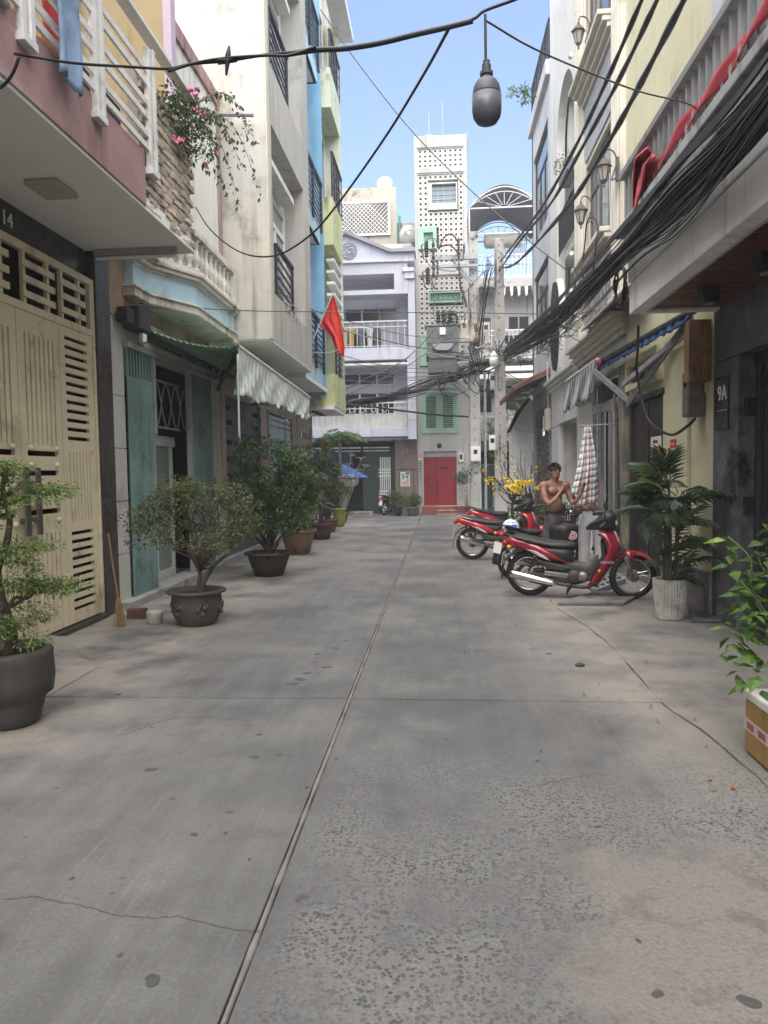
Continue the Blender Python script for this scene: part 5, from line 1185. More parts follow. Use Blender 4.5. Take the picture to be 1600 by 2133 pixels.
# ---------------------------------------------------------------- right end house with balconies and arched roof canopy
e4 = thing('house', 'grey end house behind the poles with balconies and arched canopy', 'house', (3, 34, 0))
E4 = 33.5
GEND = mat('end_house_grey', (.40, .39, .38), .85, .1, 1, .2, .1)
q = MB(); q.wall('Y', E4+1.0, E4+1.2, 1.3, 9, 0, 10.2, [(1.7, 2.5, 4.3, 5.6), (3.2, 4.2, 8.0, 8.7), (1.5, 2.5, 7.6, 8.7), (3.0, 4.3, 6.9, 7.9), (1.5, 2.6, 1.0, 2.6), (2.9, 4.2, 1.2, 2.6), (3.0, 4.2, 4.4, 5.6)]); q.build('wall', GEND, e4)
MB().box(1.3, 9, E4+1.6, E4+1.7, 0, 10.2).build('inner_wall', DARKIN, e4)
for i, (a, b, c, d) in enumerate(((1.7, 2.5, 4.3, 5.6), (3.2, 4.2, 8.0, 8.7), (1.5, 2.5, 7.6, 8.7), (3.0, 4.3, 6.9, 7.9), (2.9, 4.2, 1.2, 2.6), (3.0, 4.2, 4.4, 5.6))):
    q = MB(); q.wall('Y', E4+1.02, E4+1.08, a, b, c, d, [(a+.06, (a+b)/2-.03, c+.06, d-.06), ((a+b)/2+.03, b-.06, c+.06, d-.06)]); wo_ = q.build('window', GREYM, e4)
    MB().box(a+.05, b-.05, E4+1.04, E4+1.05, c+.05, d-.05).build('pane', GLD, wo_)
balcony(e4, 1.35, 9, E4+.9, 6.62, 6.95, 7.9, mat('white_slab', (.60, .59, .57), .7, .1, 1, .2), 40)
balcony(e4, 1.35, 9, E4+.9, 3.0, 3.35, 4.1, mat('white_slab', (.60, .59, .57)), 40)
q = MB(); q.box(1.35, 9, E4-.1, E4+1, 5.75, 5.95); q.box(1.35, 9, E4-.0, E4+1, 6.1, 6.3); q.build('ledge', WHITE, e4)
q = MB(); q.box(1.35, 9, E4+.0, E4+1.3, 9.75, 10.15); q.build('roof_edge', GEND, e4, bevel=.02)
for i in range(7): MB().prism([(2.9+i*.32, 9.75), (3.04+i*.32, 9.75), (3.02+i*.32, 9.38), (2.95+i*.32, 9.35)], 'Y', E4+.0, E4+.25).build('corbel', WHITE, e4)
balcony(e4, 1.35, 9, E4+1.0, 10.16, 10.20, 11.2, GEND, 44)
# green corrugated gate at street level
gg = thing('gate', 'teal corrugated metal gate behind the two poles', 'gate', (2, 32, 0))
q = MB(); q.grid(lambda u, v: (1.45+.9*u, 32.6+.03*math.sin(u*2*math.pi*12), .02+1.9*v), 96, 1); q.build('sheet', mat('green_sheet', (.08, .20, .16), .6, .15, 3, .2), gg, solid=.01); MB().box(1.4, 2.4, 32.56, 32.66, 1.92, 1.98).build('top_rail', GREYM, gg)
# arched canopy over the roof terrace
ac = thing('canopy', 'arched dark grey roof canopy with fan shaped trusses', 'canopy', (3, 34, 11))
def arcp(t, y, r=1.0): return (1.42+3.1*t, y, 13.05+ (1.0*math.sin(math.pi*t)**.85)*r)
q = MB(); q.grid(lambda u, v: Vector(arcp(u, 33.2+3.3*v))-Vector((0, 0, .45*v)), 24, 3); q.build('roof_sheet', mat('grey_roof_sheet', (.20, .205, .23), .7, .06, 2), ac, smooth=True, solid=.02)
TR = mat('truss_white', (.62, .62, .62), .5)
for yy, nm, dz in ((33.15, 'front_truss', 0), (36.4, 'rear_truss', -.45)):
    q = MB(); q.tube([arcp(t, yy, .88) for t in np.linspace(0, 1, 17)], .025, 5); q.tube([arcp(t, yy, .68) for t in np.linspace(0, 1, 17)], .018, 5); q.tube([(1.42, yy, 13.05), (4.52, yy, 13.05)], .035, 6); q.tube([(1.42, yy, 11.95), (4.52, yy, 11.95)], .035, 6)
    for k in range(9):
        t = k/8; a = math.pi*t; q.tube([(2.97-.2*math.cos(a), yy, 13.06+.1*math.sin(a)), arcp(t, yy, .68)], .012, 4)
    o = q.build(nm, TR, ac); o.location.z += dz
q = MB(); 
for (x, y) in ((1.45, 33.15), (4.5, 33.15), (1.45, 36.4), (4.3, 36.4)): q.tube([(x, y, 10.2), (x, y, 13.1)], .04, 6)
q.build('posts', TR, ac).name = 'post_frame'
wt_ = thing('solar_heater', 'solar water heater with slanted tubes on the end roof', 'water heater', (3, 36, 11))
q = MB(); q.lathe([(.001, -.9), (.28, -.85), (.34, -.75), (.34, .75), (.28, .85), (.001, .9)], 16, (3.1, 35.5, 12.35), 'X'); q.build('tank', mat('cream_tank', (.58, .54, .46), .4), wt_, smooth=True)
for i in range(14): MB().bar((2.75+i*.1, 35.25, 12.1), (2.75+i*.1, 34.6, 11.3), .045).build('tube', GREYM, wt_)
# far backdrop blocks either side of the cross street
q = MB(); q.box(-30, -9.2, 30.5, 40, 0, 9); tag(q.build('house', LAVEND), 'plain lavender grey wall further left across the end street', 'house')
q = MB(); q.box(9.2, 30, 33, 42, 0, 9); tag(q.build('house', GEND), 'plain grey wall further right across the end street', 'house')
# ------------------------------------------------------------------ the lane goes on behind the camera: plain house fronts either side
for (x0, x1, y0, y1, h_, m_, lb) in ((-9, -4.05, -26, 1.38, 12.5, PLAST, 'plain plaster house on the left before the mauve house'), (3.05, 9, -26, .98, 13, CREAMW, 'plain cream house on the right before the 9A house')):
    t = thing('house', lb, 'house', ((x0+x1)/2, (y0+y1)/2, 0)); xf = x1 if x1 < 0 else x0; sg = 1 if x1 < 0 else -1
    MB().box(x0, x1, y0, y1, 0, h_).build('wall', m_, t)
    for z in (1.0, 4.4, 7.6):
        for y in (-22, -17, -12, -6, -3.4, -.9):
            q = MB(); q.wall('X', xf, xf+sg*.06, y, y+1.3, z, z+1.6, [(y+.08, y+.61, z+.08, z+1.52), (y+.69, y+1.22, z+.08, z+1.52)]); f_ = q.build('window', WHITE, t); MB().box(xf+sg*.012, xf+sg*.02, y+.08, y+1.22, z+.08, z+1.52).build('pane', GLD, f_)
# ================================================================== potted plants
rp = random.Random(11)
def rvec(r=rp):
    while True:
        v = Vector((r.uniform(-1, 1), r.uniform(-1, 1), r.uniform(-1, 1)))
        if .05 < v.length < 1: return v
def foliage(mb, clumps, n, l, w, up=.35, out=.6, droop=.25, mi=0, nm=1):
    tot = sum(c[1]**2 for c in clumps)
    for c, r in clumps:
        c = Vector(c); sq = c[3] if len(c) > 3 else 1
        for _ in range(int(n*r*r/tot)):
            v = rvec(); v = v.normalized()*(v.length**.5); p = c+Vector((v.x*r, v.y*r, v.z*r*.8))
            d = (v*out+rvec()*.8+Vector((0, 0, up-.25))).normalized()
            nn = (Vector((0, 0, 1))+rvec()*.7).normalized(); s = rp.uniform(.6, 1.2)
            mb.leaf(p, d, nn, l*s, w*s, rp.randrange(nm) if nm > 1 else mi, droop)
    return mb
def stems(mb, base, tips, r0=.02, r1=.004, wob=.08, n=5):
    base = Vector(base)
    for t in tips:
        t = Vector(t); d = t-base
        pts = [base+Vector((rp.uniform(-.03, .03), rp.uniform(-.03, .03), 0))]
        for i in range(1, n): pts.append(base+d*(i/n)+Vector((rp.uniform(-wob, wob), rp.uniform(-wob, wob), rp.uniform(-wob, wob)+.12*d.length*math.sin(math.pi*i/n)*.5)))
        pts.append(t); k = len(pts)
        mb.tube(spline(pts, 3), [r0+(r1-r0)*i/((k-1)*3) for i in range((k-1)*3+1)], 5)
    return mb
BARK = mat('bark', (.085, .068, .052), .9, .3, 8, .2, .4, 30)
SOIL = mat('soil', (.04, .03, .024), .95, .35, 20, 0, .8, 40)
LITTER = mat('dry_leaf', (.24, .14, .07), .85, .35, 12, rand=.4)
LF1 = leafmat('leaf_bright', (.10, .19, .035), (.17, .26, .06)); LF2 = leafmat('leaf_mid', (.042, .10, .022), (.09, .155, .04)); LF3 = leafmat('leaf_deep', (.028, .072, .022), (.055, .115, .035)); LF4 = leafmat('leaf_olive', (.055, .075, .022), (.11, .13, .05)); LFY = leafmat('leaf_lime', (.20, .30, .05), (.12, .22, .03))
PNK = mat('pink_petal', (.55, .16, .30), .7); YEL = mat('yellow_petal', (.88, .66, .05), .6, .15, 20)
def pot(root, c, prof, m_, n=28, soil_z=None, soil_r=None, wob=None):
    MB().lathe(prof, n, c, wob=wob).build('pot', m_, root, smooth=True)
    q = MB(); q.lathe([(soil_r, soil_z-.04), (soil_r, soil_z), (soil_r*.6, soil_z+.02), (.001, soil_z+.025)], 16, c, wob=lambda a, i: 1+.03*math.sin(a*5+i)); q.build('soil', SOIL, root, smooth=True)
def rimmed(r, h, rb=None, lip=.05, foot=0):
    rb = rb or r*.62
    return [(rb, 0), (rb*1.04, foot), (rb+(r-rb)*.55, h*.45), (r*.97, h*.82), (r*1.0, h-lip), (r+.045, h-lip*.8), (r+.05, h-.01), (r+.035, h), (r-.005, h), (r-.03, h-.06)]
# --- bonsai close by on the left
e_ = aZ(106, 1400, .36); c = Vector((e_.x-.31, e_.y, 0))
t = thing('potted_tree', 'nearest potted bonsai with bright feathery tiers before cream gate', 'potted tree', c)
DPOT = mat('dark_glazed_pot', (.075, .068, .064), .55, .2, 3, .15, .1, 40, col2=(.15, .075, .07), c2lo=.55, c2hi=.75, c2scale=3)
pot(t, c, [(.175, 0), (.20, .03), (.235, .16), (.245, .19), (.29, .22), (.305, .33), (.295, .46), (.30, .50), (.28, .53), (.245, .525), (.235, .47)], DPOT, 32, .47, .24)
q = MB(); q.tube(spline([c+Vector(p) for p in ((.0, 0, .45), (.03, .02, .62), (-.02, .0, .85), (-.06, .02, 1.05), (.02, 0, 1.22), (.05, .02, 1.42), (.02, 0, 1.62), (.06, 0, 1.78))], 4), [.032*(1-i/29)+.010 for i in range(29)], 8)
tips = [(.45, .1, 1.62), (-.3, .0, 1.6), (.15, -.2, 1.80), (.33, -.1, 1.22), (-.35, .1, 1.15), (.30, .15, .95), (-.25, -.2, .85), (.1, -.25, .74), (.40, .0, .98)]
for a, b in ((1.50, (0, 1, 2)), (1.15, (3, 4)), (.8, (5, 6, 7, 8))):
    stems(q, c+Vector((0, 0, a)), [c+Vector(tips[i]) for i in b], .016, .003, .03)
q.build('trunk', BARK, t, smooth=True)
cl = []
for (x, y, z) in tips:
    for k in range(6): s = rp.random(); cl.append((c+Vector((x*(.35+.75*s)+rp.uniform(-.06, .06), y+rp.uniform(-.14, .14), z-.02*s+rp.uniform(-.04, .04))), rp.uniform(.06, .11)))
for i in range(7): s = i/6; cl.append((c+Vector((.12+.40*s, .1, 1.66-.08*s)), .07*(1-.6*s)))
for i in range(20): cl.append((c+Vector((rp.uniform(-.35, .36), rp.uniform(-.25, .2), rp.uniform(.60, 1.25))), rp.uniform(.06, .11)))
for i in range(10): cl.append((c+Vector((rp.uniform(-.2, .2), rp.uniform(-.25, .0), rp.uniform(1.2, 1.7))), rp.uniform(.06, .09)))
q = MB()
for cc, r in cl:
    for _ in range(int(1900*r*r*6)):
        v = rvec(); p = cc+Vector((v.x*r*1.25, v.y*r*1.2, v.z*r*.55)); d = (Vector((v.x*1.2+.25, v.y, v.z*.4))+rvec()*.6).normalized(); s = rp.uniform(.6, 1.25)
        q.leaf(p, d, (Vector((0, 0, 1))+rvec()*.5), .034*s, .016*s, rp.randrange(2), .3)
q.build('foliage', [LF1, leafmat('leaf_fresh', (.12, .20, .05), (.20, .28, .09))], t, kind='stuff')
# --- bougainvillea in carved pot
c = Vector((-2.78, 8.27, 0))
t = thing('potted_plant', 'round twiggy bougainvillea in carved dark stone pot by teal door', 'potted plant', c)
pot(t, c, [(.20, 0), (.215, .02), (.27, .13), (.29, .24), (.275, .34), (.28, .355), (.335, .37), (.34, .39), (.325, .40), (.265, .395), (.25, .33)], DPOT, 32, .35, .25)
for a in np.linspace(0, 2*math.pi, 7)[:-1]:
    q = MB()
    for k in range(5):
        b = a+(k-2)*.085; q.lathe([(.001, -.014), (.03, -.006), (.034, .012)], 8, c+Vector((.285*math.cos(b), .285*math.sin(b), .20+.05*math.sin(k*2.2))), 'X' if abs(math.cos(b)) > .7 else 'Y')
    q.build('carving', DPOT, t, smooth=True)
q = MB(); q.tube(spline([c+Vector(p) for p in ((.06, 0, .35), (.10, .0, .5), (.22, .02, .68), (.38, 0, .80))], 5), [.035-.0013*i for i in range(16)], 7); q.tube(spline([c+Vector(p) for p in ((.02, 0, .35), (.04, .02, .6), (.0, 0, .9), (.1, 0, 1.2))], 5), [.03-.0012*i for i in range(16)], 7)
tips = [Vector((.04+.68*math.cos(a)*math.sin(b), .60*math.sin(a)*math.sin(b), 1.10+.46*math.cos(b))) for a, b in ((rp.uniform(0, 6.28), rp.uniform(.1, 1.9)) for _ in range(40))]
stems(q, c+Vector((.06, 0, .62)), [c+v for v in tips], .010, .002, .07)
q.build('trunk', BARK, t, smooth=True)
q = MB(); cl = [(c+Vector((rp.gauss(0, .05)+v.x, v.y, v.z)), rp.uniform(.11, .22)) for v in tips]+[(c+Vector((-.02, 0, 1.35)), .35), (c+Vector((.3, 0, 1.2)), .3), (c+Vector((-.35, 0, 1.2)), .26)]
foliage(q, cl, 4600, .050, .027, nm=2); q.build('foliage', [LF4, leafmat('leaf_dusty', (.09, .115, .04), (.15, .165, .075))], t, kind='stuff')
q = MB()
for _ in range(7): p = c+Vector((rp.uniform(-.72, -.3), rp.uniform(-.3, .1), rp.uniform(.95, 1.3))); [q.leaf(p, rvec(), rvec(), .04, .03) for _ in range(4)]
q.build('bracts', mat('faded_pink', (.45, .17, .19), .8), t, kind='stuff')
# --- the row of bushes behind it
def bush(label, c, pr, ph, pm, w_, z0, z1, n, l, lw, mats, nstem=14, tall=0):
    c = Vector(c); t = thing('potted_plant', label, 'potted plant', c, 'potted plants along the left house fronts')
    pot(t, c, rimmed(pr, ph), pm, 28, ph-.06, pr-.04)
    zc, hz = (z0+z1)/2, (z1-z0)/2
    tips = [c+Vector((w_*rp.uniform(-1, 1)*.8, w_*rp.uniform(-1, 1)*.7, zc+hz*rp.uniform(-.7, .95))) for _ in range(nstem)]
    q = stems(MB(), c+Vector((0, 0, ph-.08)), tips, .022, .004, .06); q.build('stems', BARK, t, smooth=True)
    q = MB(); cl = [(p, rp.uniform(.16, .30)*w_) for p in tips]+[(c+Vector((w_*rp.uniform(-.5, .5), w_*rp.uniform(-.4, .4), zc+hz*rp.uniform(-.5, .5))), .38*w_) for _ in range(7)]
    for k in range(tall): cl.append((c+Vector((rp.uniform(-.4, .5)*w_, rp.uniform(-.3, .3), z1+rp.uniform(-.1, .28))), .10))
    foliage(q, cl, n, l, lw, nm=len(mats)); q.build('foliage', mats, t, kind='stuff')
    return t
BRPOT = mat('brown_glazed_pot', (.19, .115, .062), .45, .25, 2.5, .15, .08, 40); MRPOT = mat('maroon_pot', (.10, .045, .038), .5, .2, 3, .1, .08); BKPOT = mat('black_brown_pot', (.055, .045, .04), .6, .25, 3, .15, .1)
b3 = bush('dense green bush in wide black pot, third planter up the lane', (-2.86, 12.25, 0), .36, .40, BKPOT, .74, .55, 2.05, 7000, .072, .046, [LF2, LF3], 18, 5)
q = MB()
for _ in range(60): a = rp.uniform(0, 6.28); r = .3*rp.random()**.5; q.leaf(Vector((-2.86+r*math.cos(a), 12.25+r*math.sin(a), .36)), rvec(), (0, 0, 1), .07, .045)
q.build('fallen_leaves', LITTER, b3)
bush('leafy bush in tan brown glazed pot before pale blue gate', (-2.98, 15.5, 0), .36, .52, BRPOT, .62, .62, 1.85, 4600, .085, .05, [LF2, LF1], 14, 2)
tf = bush('broad leaved dark shrub in maroon pot beside the tan pot', (-3.05, 19.0, 0), .33, .42, MRPOT, .66, .6, 2.3, 2800, .11, .055, [LF3, LF2], 12, 3)
bush('reddish flowering bush in brown pot near the lime green pot', (-3.2, 21.2, 0), .30, .38, mat('rust_pot', (.16, .075, .045), .6, .2, 3, .1, .1), .6, .6, 2.3, 2900, .085, .045, [LF2, mat('red_leaf', (.22, .06, .06), .6)], 12, 2)
# big drooping leaves of the shrub by the blue gate: parts one by one
bl = MB().leaf((0, 0, 0), (1, 0, 0), (0, 0, 1), .34, .075, 0, .35); blm = bl.mesh('leaf', leafmat('leaf_grey_green', (.05, .085, .045), (.10, .13, .08)))
for i in range(26):
    a = rp.uniform(-2.2, 1.2); inst(blm, 'leaf', tf, (-3.0+rp.uniform(-.1, .3), 17.6+rp.uniform(-.4, .5), 1.75-.035*i+rp.uniform(-.1, .1)), (rp.uniform(-.4, .4), rp.uniform(-.3, .5), a), (rp.uniform(.8, 1.25),)*3)
t = thing('planter', 'lime green tall pot with thin stems at row end', 'planter', (-3.15, 23.3, 0))
pot(t, Vector((-3.15, 23.3, 0)), [(.13, 0), (.14, .02), (.15, .06), (.19, .10), (.2, .3), (.19, .52), (.215, .54), (.215, .58), (.17, .58), (.16, .52)], mat('lime_pot', (.28, .30, .07), .5, .12, 3, .1), 20, .52, .16)
q = stems(MB(), (-3.15, 23.3, .5), [(-3.0, 23.2, 1.5), (-3.3, 23.3, 1.7), (-3.1, 23.5, 1.3)], .02, .006); q.build('stems', BARK, t); q = MB(); foliage(q, [((-3.0, 23.2, 1.5), .2), ((-3.3, 23.3, 1.75), .25), ((-2.85, 23.3, 1.15), .15)], 260, .10, .03, nm=2); q.build('foliage', [LF2, LF4], t, kind='stuff')
q = MB(); [q.lathe([(.001, -.05), (.05, 0), (.001, .05)], 6, (-2.98+.03*math.sin(i), 23.1, 1.2+i*.09)) for i in range(5)]; q.build('red_ribbon', mat('red_ribbon', (.45, .03, .06), .6), t)
# papaya tree
t = thing('papaya_tree', 'slim papaya tree with lobed leaf crown by the corner', 'tree', (-3.45, 26.0, 0))
MB().tube(spline([(-3.45, 26, 0), (-3.42, 26, 1.2), (-3.44, 26, 2.4), (-3.40, 26, 2.95)], 5), [.075-.0025*i for i in range(16)], 8).build('trunk', mat('papaya_bark', (.28, .27, .22), .9, .2, 5, .1, .2), t, smooth=True)
pl_ = MB()
for k in range(7):
    a = rad(-135+45*k); d = Vector((math.cos(a), math.sin(a), 0)); L_ = .30*(1-.25*abs(k-3)/3)
    pl_.leaf((0, 0, 0), d, (0, 0, 1), L_, .10, 0, .12); pl_.leaf(d*L_*.45, (d+Vector((-d.y, d.x, 0))*.7).normalized(), (0, 0, 1), .13, .05); pl_.leaf(d*L_*.45, (d-Vector((-d.y, d.x, 0))*.7).normalized(), (0, 0, 1), .13, .05)
plm = pl_.mesh('leaf', leafmat('papaya_leaf', (.05, .11, .035), (.10, .18, .06)))
ptm = MB()
for i in range(30):
    a = i*2.4; el = rp.uniform(-.15, .75); r = rp.uniform(.45, .85); e = Vector((-3.40+r*math.cos(a)*math.cos(el), 26+r*math.sin(a)*math.cos(el), 2.95+r*math.sin(el)*.55-.08))
    ptm.tube([(-3.40, 26, 2.92), ((-3.40+e.x)/2, (26+e.y)/2, (2.92+e.z)/2+.06), e], .012, 4)
    inst(plm, 'leaf', t, e, (rp.uniform(-.5, .5), rp.uniform(.1, .6), a), (rp.uniform(.9, 1.25),)*3)
ptm.build('leaf_stalks', leafmat('stalk_green', (.12, .16, .07), (.15, .18, .08)), t)
t = thing('potted_plant', 'sparse plumeria with pale leaf clusters above the parasol', 'plant', (-3.3, 25.0, 0))
q = MB(); tipz = [(-2.95, 25.2, 2.35), (-2.6, 25.1, 2.2), (-2.45, 25, 1.95), (-3.05, 25.1, 2.0), (-2.7, 25.3, 1.8)]
stems(q, (-3.3, 25.0, .2), tipz, .028, .014, .05); q.build('stems', mat('grey_bark', (.20, .20, .17), .9), t)
plu = MB().leaf((0, 0, 0), (1, 0, 0), (0, 0, 1), .20, .05, 0, .3).mesh('leaf', leafmat('plumeria_leaf', (.12, .17, .08), (.20, .24, .14)))
for p in tipz:
    for k in range(9): inst(plu, 'leaf', t, p, (0, rp.uniform(-.3, .7), k*.7+rp.random()), (rp.uniform(.7, 1.2),)*3)
pot(t, Vector((-3.3, 25.0, 0)), rimmed(.22, .3), BKPOT, 18, .26, .18)
# two pots beside the brown pier
for (x, y, s, lb) in ((-1.62, 28.75, .8, 'dark shrub in brown pot before the green gate bars'), (-1.02, 28.7, 1.0, 'rounded leafy shrub in grey bowl left of the red steps')):
    c = Vector((x, y, 0)); t = thing('potted_plant', lb, 'potted plant', c); pot(t, c, rimmed(.26*s, .34), BKPOT if s < 1 else mat('grey_bowl', (.14, .15, .14), .7), 20, .30, .22*s)
    q = MB(); foliage(q, [(c+Vector((rp.uniform(-.25, .25), rp.uniform(-.2, .2), .6+rp.uniform(-.12, .25))), .2) for _ in range(8)], 700, .085, .05, nm=2); q.build('foliage', [LF3, LF2], t, kind='stuff'); stems(MB(), c+Vector((0, 0, .28)), [c+Vector((.15, 0, .7)), c+Vector((-.15, 0, .7)), c+Vector((0, .1, .8))], .012, .004).build('stems', BARK, t)

# ---------------------------------------------------------------- right: lady palm in ribbed white pot
c = Vector((2.58, 8.52, 0))
t = thing('potted_palm', 'dark feathery palm in ribbed pale cement pot by yellow wall', 'potted palm', c)
q = MB(); q.lathe([(.135, 0), (.15, .015), (.172, .25), (.188, .44), (.188, .455), (.165, .455), (.16, .40)], 72, c, wob=lambda a, i: 1+(.022 if int(a/(2*math.pi)*72+.5) % 2 else -.022)*(1 if 0 < i < 5 else 0))
q.build('pot', mat('ribbed_cement_pot', (.46, .45, .42), .8, .2, 3, .2, .2, 40, col2=(.27, .25, .22), c2lo=.5, c2hi=.62, c2scale=9), t)
MB().lathe([(.16, .36), (.155, .41), (.001, .42)], 18, c).build('soil', SOIL, t)
q = MB(); canes = []
for k in range(11):
    a = rp.uniform(0, 6.28); r = rp.uniform(.02, .11); x, y = r*math.cos(a), r*math.sin(a); hgt = rp.uniform(.45, 1.15)
    q.tube(spline([c+Vector((x, y, .38)), c+Vector((x*1.3, y*1.3, .38+hgt*.5)), c+Vector((x*1.9, y*1.9, .38+hgt))], 4), [.017-.0008*i for i in range(9)], 6); canes.append(c+Vector((x*1.9, y*1.9, .38+hgt)))
q.build('canes', mat('palm_cane', (.055, .06, .03), .6, .3, 8), t)
LFP = leafmat('palm_leaf', (.022, .05, .022), (.05, .08, .042), 6, .2, .35); LFPY = leafmat('palm_leaf_young', (.08, .13, .02), (.13, .17, .04))
def frond(L_, nl, lw, droop, ll):
    m_ = MB(); pts = [Vector((L_*s, 0, .32*L_*math.sin(s*1.5)-droop*L_*s*s)) for s in np.linspace(0, 1, 9)]
    m_.tube(pts, [.007*(1-.7*i/8) for i in range(9)], 4)
    for i in range(nl):
        s = .28+.72*i/(nl-1); k = min(int(s*8), 7); p = pts[k].lerp(pts[k+1], s*8-k); tg = (pts[k+1]-pts[k]).normalized()
        for sg in (1, -1):
            d = (tg*(.45+.6*s)+Vector((0, sg*(1.0-.55*s), -.12))).normalized(); m_.leaf(p, d, Vector((0, 0, 1)), ll*(.65+.5*math.sin(math.pi*min(1, .2+s*.8))), lw, 0, .28)
    return m_
fr_me = [frond(.50, 9, .030, .25, .24).mesh('frond', LFP), frond(.58, 11, .028, .38, .24).mesh('frond', LFP), frond(.44, 8, .034, .12, .22).mesh('frond', LFP), frond(.42, 8, .026, .05, .20).mesh('frond', LFPY)]
for k in range(46):
    base = rp.choice(canes) if k > 10 else c+Vector((rp.uniform(-.1, .1), rp.uniform(-.1, .1), rp.uniform(.5, .75))); base = base+Vector((0, 0, rp.uniform(-.35, .04)))
    a = k*2.4+rp.uniform(-.3, .3)
    if math.cos(a) < -.2 and base.z < 1.05: base.z = rp.uniform(1.05, 1.45)
    me_ = fr_me[3] if k in (20, 33) else fr_me[k % 3]
    inst(me_, 'frond', t, base, (rp.uniform(-.4, .4), rp.uniform(-.85, .08), a), (rp.uniform(.75, 1.05),)*3)
for k in range(5): inst(fr_me[2], 'frond', t, c+Vector((rp.uniform(-.08, .08), 0, 1.5)), (0, rp.uniform(-1.25, -.9), k*1.3), (.9,)*3)

# ---------------------------------------------------------------- right foreground: carton with a leafy plant growing out
c = Vector((2.10, 4.22, 0))
t = thing('foam_box', 'foam box in brown cardboard with red and white tape', 'box', (2.12, 4.2, 0))
CARD = mat('cardboard', (.36, .215, .085), .85, .12, 3, .1, .1, 60); FOAM = mat('white_foam', (.66, .65, .62), .7, .08, 8, 0, .2, 40)
q = MB(); q.box(1.80, 2.40, 3.86, 4.50, .012, .325); q.build('carton', CARD, t, bevel=.008)
q = MB(); q.wall('Z', 0, 1, 0, 1, 0, 1) if False else q.box(1.795, 2.405, 3.855, 4.505, .326, .385); q.build('foam_rim', FOAM, t, bevel=.012)
q = MB(); q.box(1.845, 2.355, 3.905, 4.455, .3855, .392); q.build('soil', FOAM, t)
q = MB(); q.box(1.7985, 1.80, 3.86, 4.50, .145, .215); q.box(1.80, 2.40, 4.50, 4.5015, .145, .215); tp = q.build('tape', mat('tape_white', (.60, .54, .53), .4), t)
for i in range(4): MB().add([(1.7978, 3.90+i*.155, .158), (1.7978, 4.0+i*.155, .158), (1.7978, 4.01+i*.155, .20), (1.7978, 3.91+i*.155, .20)], [(0, 1, 2, 3)]).build('red_print', mat('faded_red', (.42, .11, .11), .6), tp)
t = thing('leafy_plant', 'bright leafy plant growing out of the foam box', 'plant', c)
q = MB(); tips = []
for k in range(34):
    a = rp.uniform(0, 6.28); r = rp.uniform(.08, .44); tips.append(c+Vector((r*math.cos(a)-.04, r*math.sin(a)+.08, rp.uniform(.66, 1.34))))
tips += [c+Vector((-.44, .2, 1.30)), c+Vector((-.40, .1, 1.05)), c+Vector((-.40, .25, .78)), c+Vector((-.38, .2, .68)), c+Vector((-.2, .3, 1.36))]
stems(q, c+Vector((.05, .1, .37)), tips, .012, .004, .06); q.build('stems', mat('green_stem', (.10, .13, .045), .7), t, smooth=True)
lm = [MB().leaf((0, 0, 0), (1, 0, 0), (0, 0, 1), .118, .066, 0, .3).mesh('leaf', m_) for m_ in (LF2, leafmat('leaf_grass', (.055, .13, .02), (.10, .19, .035)), LFY)]
for p in tips:
    up = p.z > 1.0
    for k in range(8):
        a = k*2.4+rp.random(); pp = p-Vector((0, 0, .028*k))+Vector((rp.uniform(-.04, .04), rp.uniform(-.04, .04), 0))
        me_ = rp.choice(lm[1:] if (k < 4 and rp.random() < .6) else lm[:2])
        inst(me_, 'leaf', t, pp, (rp.uniform(-.5, .5), rp.uniform(-.3, .5), a), (rp.uniform(.6, 1.3),)*3)
# ---------------------------------------------------------------- bougainvillea spilling off the balcony
t = thing('hanging_plant', 'pink bougainvillea trailing over the brick balcony parapet', 'plant', (-2.95, 8.2, 5.6))
q = MB(); tips = [aX(*p, X) for p, X in (((545, 405), -2.35), ((535, 300), -2.4), ((520, 280), -2.45), ((500, 430), -2.45), ((470, 400), -2.5), ((455, 380), -2.5), ((430, 360), -2.6), ((480, 290), -2.5), ((505, 350), -2.45), ((400, 340), -2.7), ((380, 330), -2.75), ((440, 250), -2.6), ((360, 200), -2.9), ((410, 210), -2.8))]
root_ = aX(375, 235, -2.95)
for tp_ in tips:
    mid = root_.lerp(tp_, .55)+Vector((.05, 0, .28*(tp_-root_).length)); q.tube(spline([root_, mid, tp_], 6), [.008-.0005*i for i in range(13)], 4)
q.build('stems', mat('vine_stem', (.10, .085, .06), .9), t)
q = MB(); cl = [(aX(x+rp.uniform(-12, 12), y+rp.uniform(-12, 12), -2.86), rp.uniform(.09, .17)) for x, y in ((355, 205), (365, 240), (380, 270), (395, 250), (410, 280), (375, 300), (395, 310), (350, 230), (420, 300), (385, 225), (405, 235), (365, 270), (340, 215))]
foliage(q, cl, 900, .058, .038, nm=2)
for tp_ in tips:
    mid = root_.lerp(tp_, .55)+Vector((.05, 0, .28*(tp_-root_).length)); sp = spline([root_, mid, tp_], 8)
    for i in range(4, 17):
        for _ in range(3): q.leaf(sp[i]+rvec()*.05, rvec()+Vector((0, 0, -.6)), rvec()+Vector((0, 0, 1)), rp.uniform(.05, .075), .042, rp.randrange(2), .2)
q.build('foliage', [LF3, LF4], t, kind='stuff')
q = MB()
for (x, y) in ((408, 196), (413, 232), (425, 238), (437, 288), (370, 288), (448, 318), (432, 344), (405, 190)):
    p = aX(x, y, -2.72); [q.leaf(p+rvec()*.035, rvec(), rvec(), .07, .055) for _ in range(8)]
q.build('bracts', PNK, t, kind='stuff')
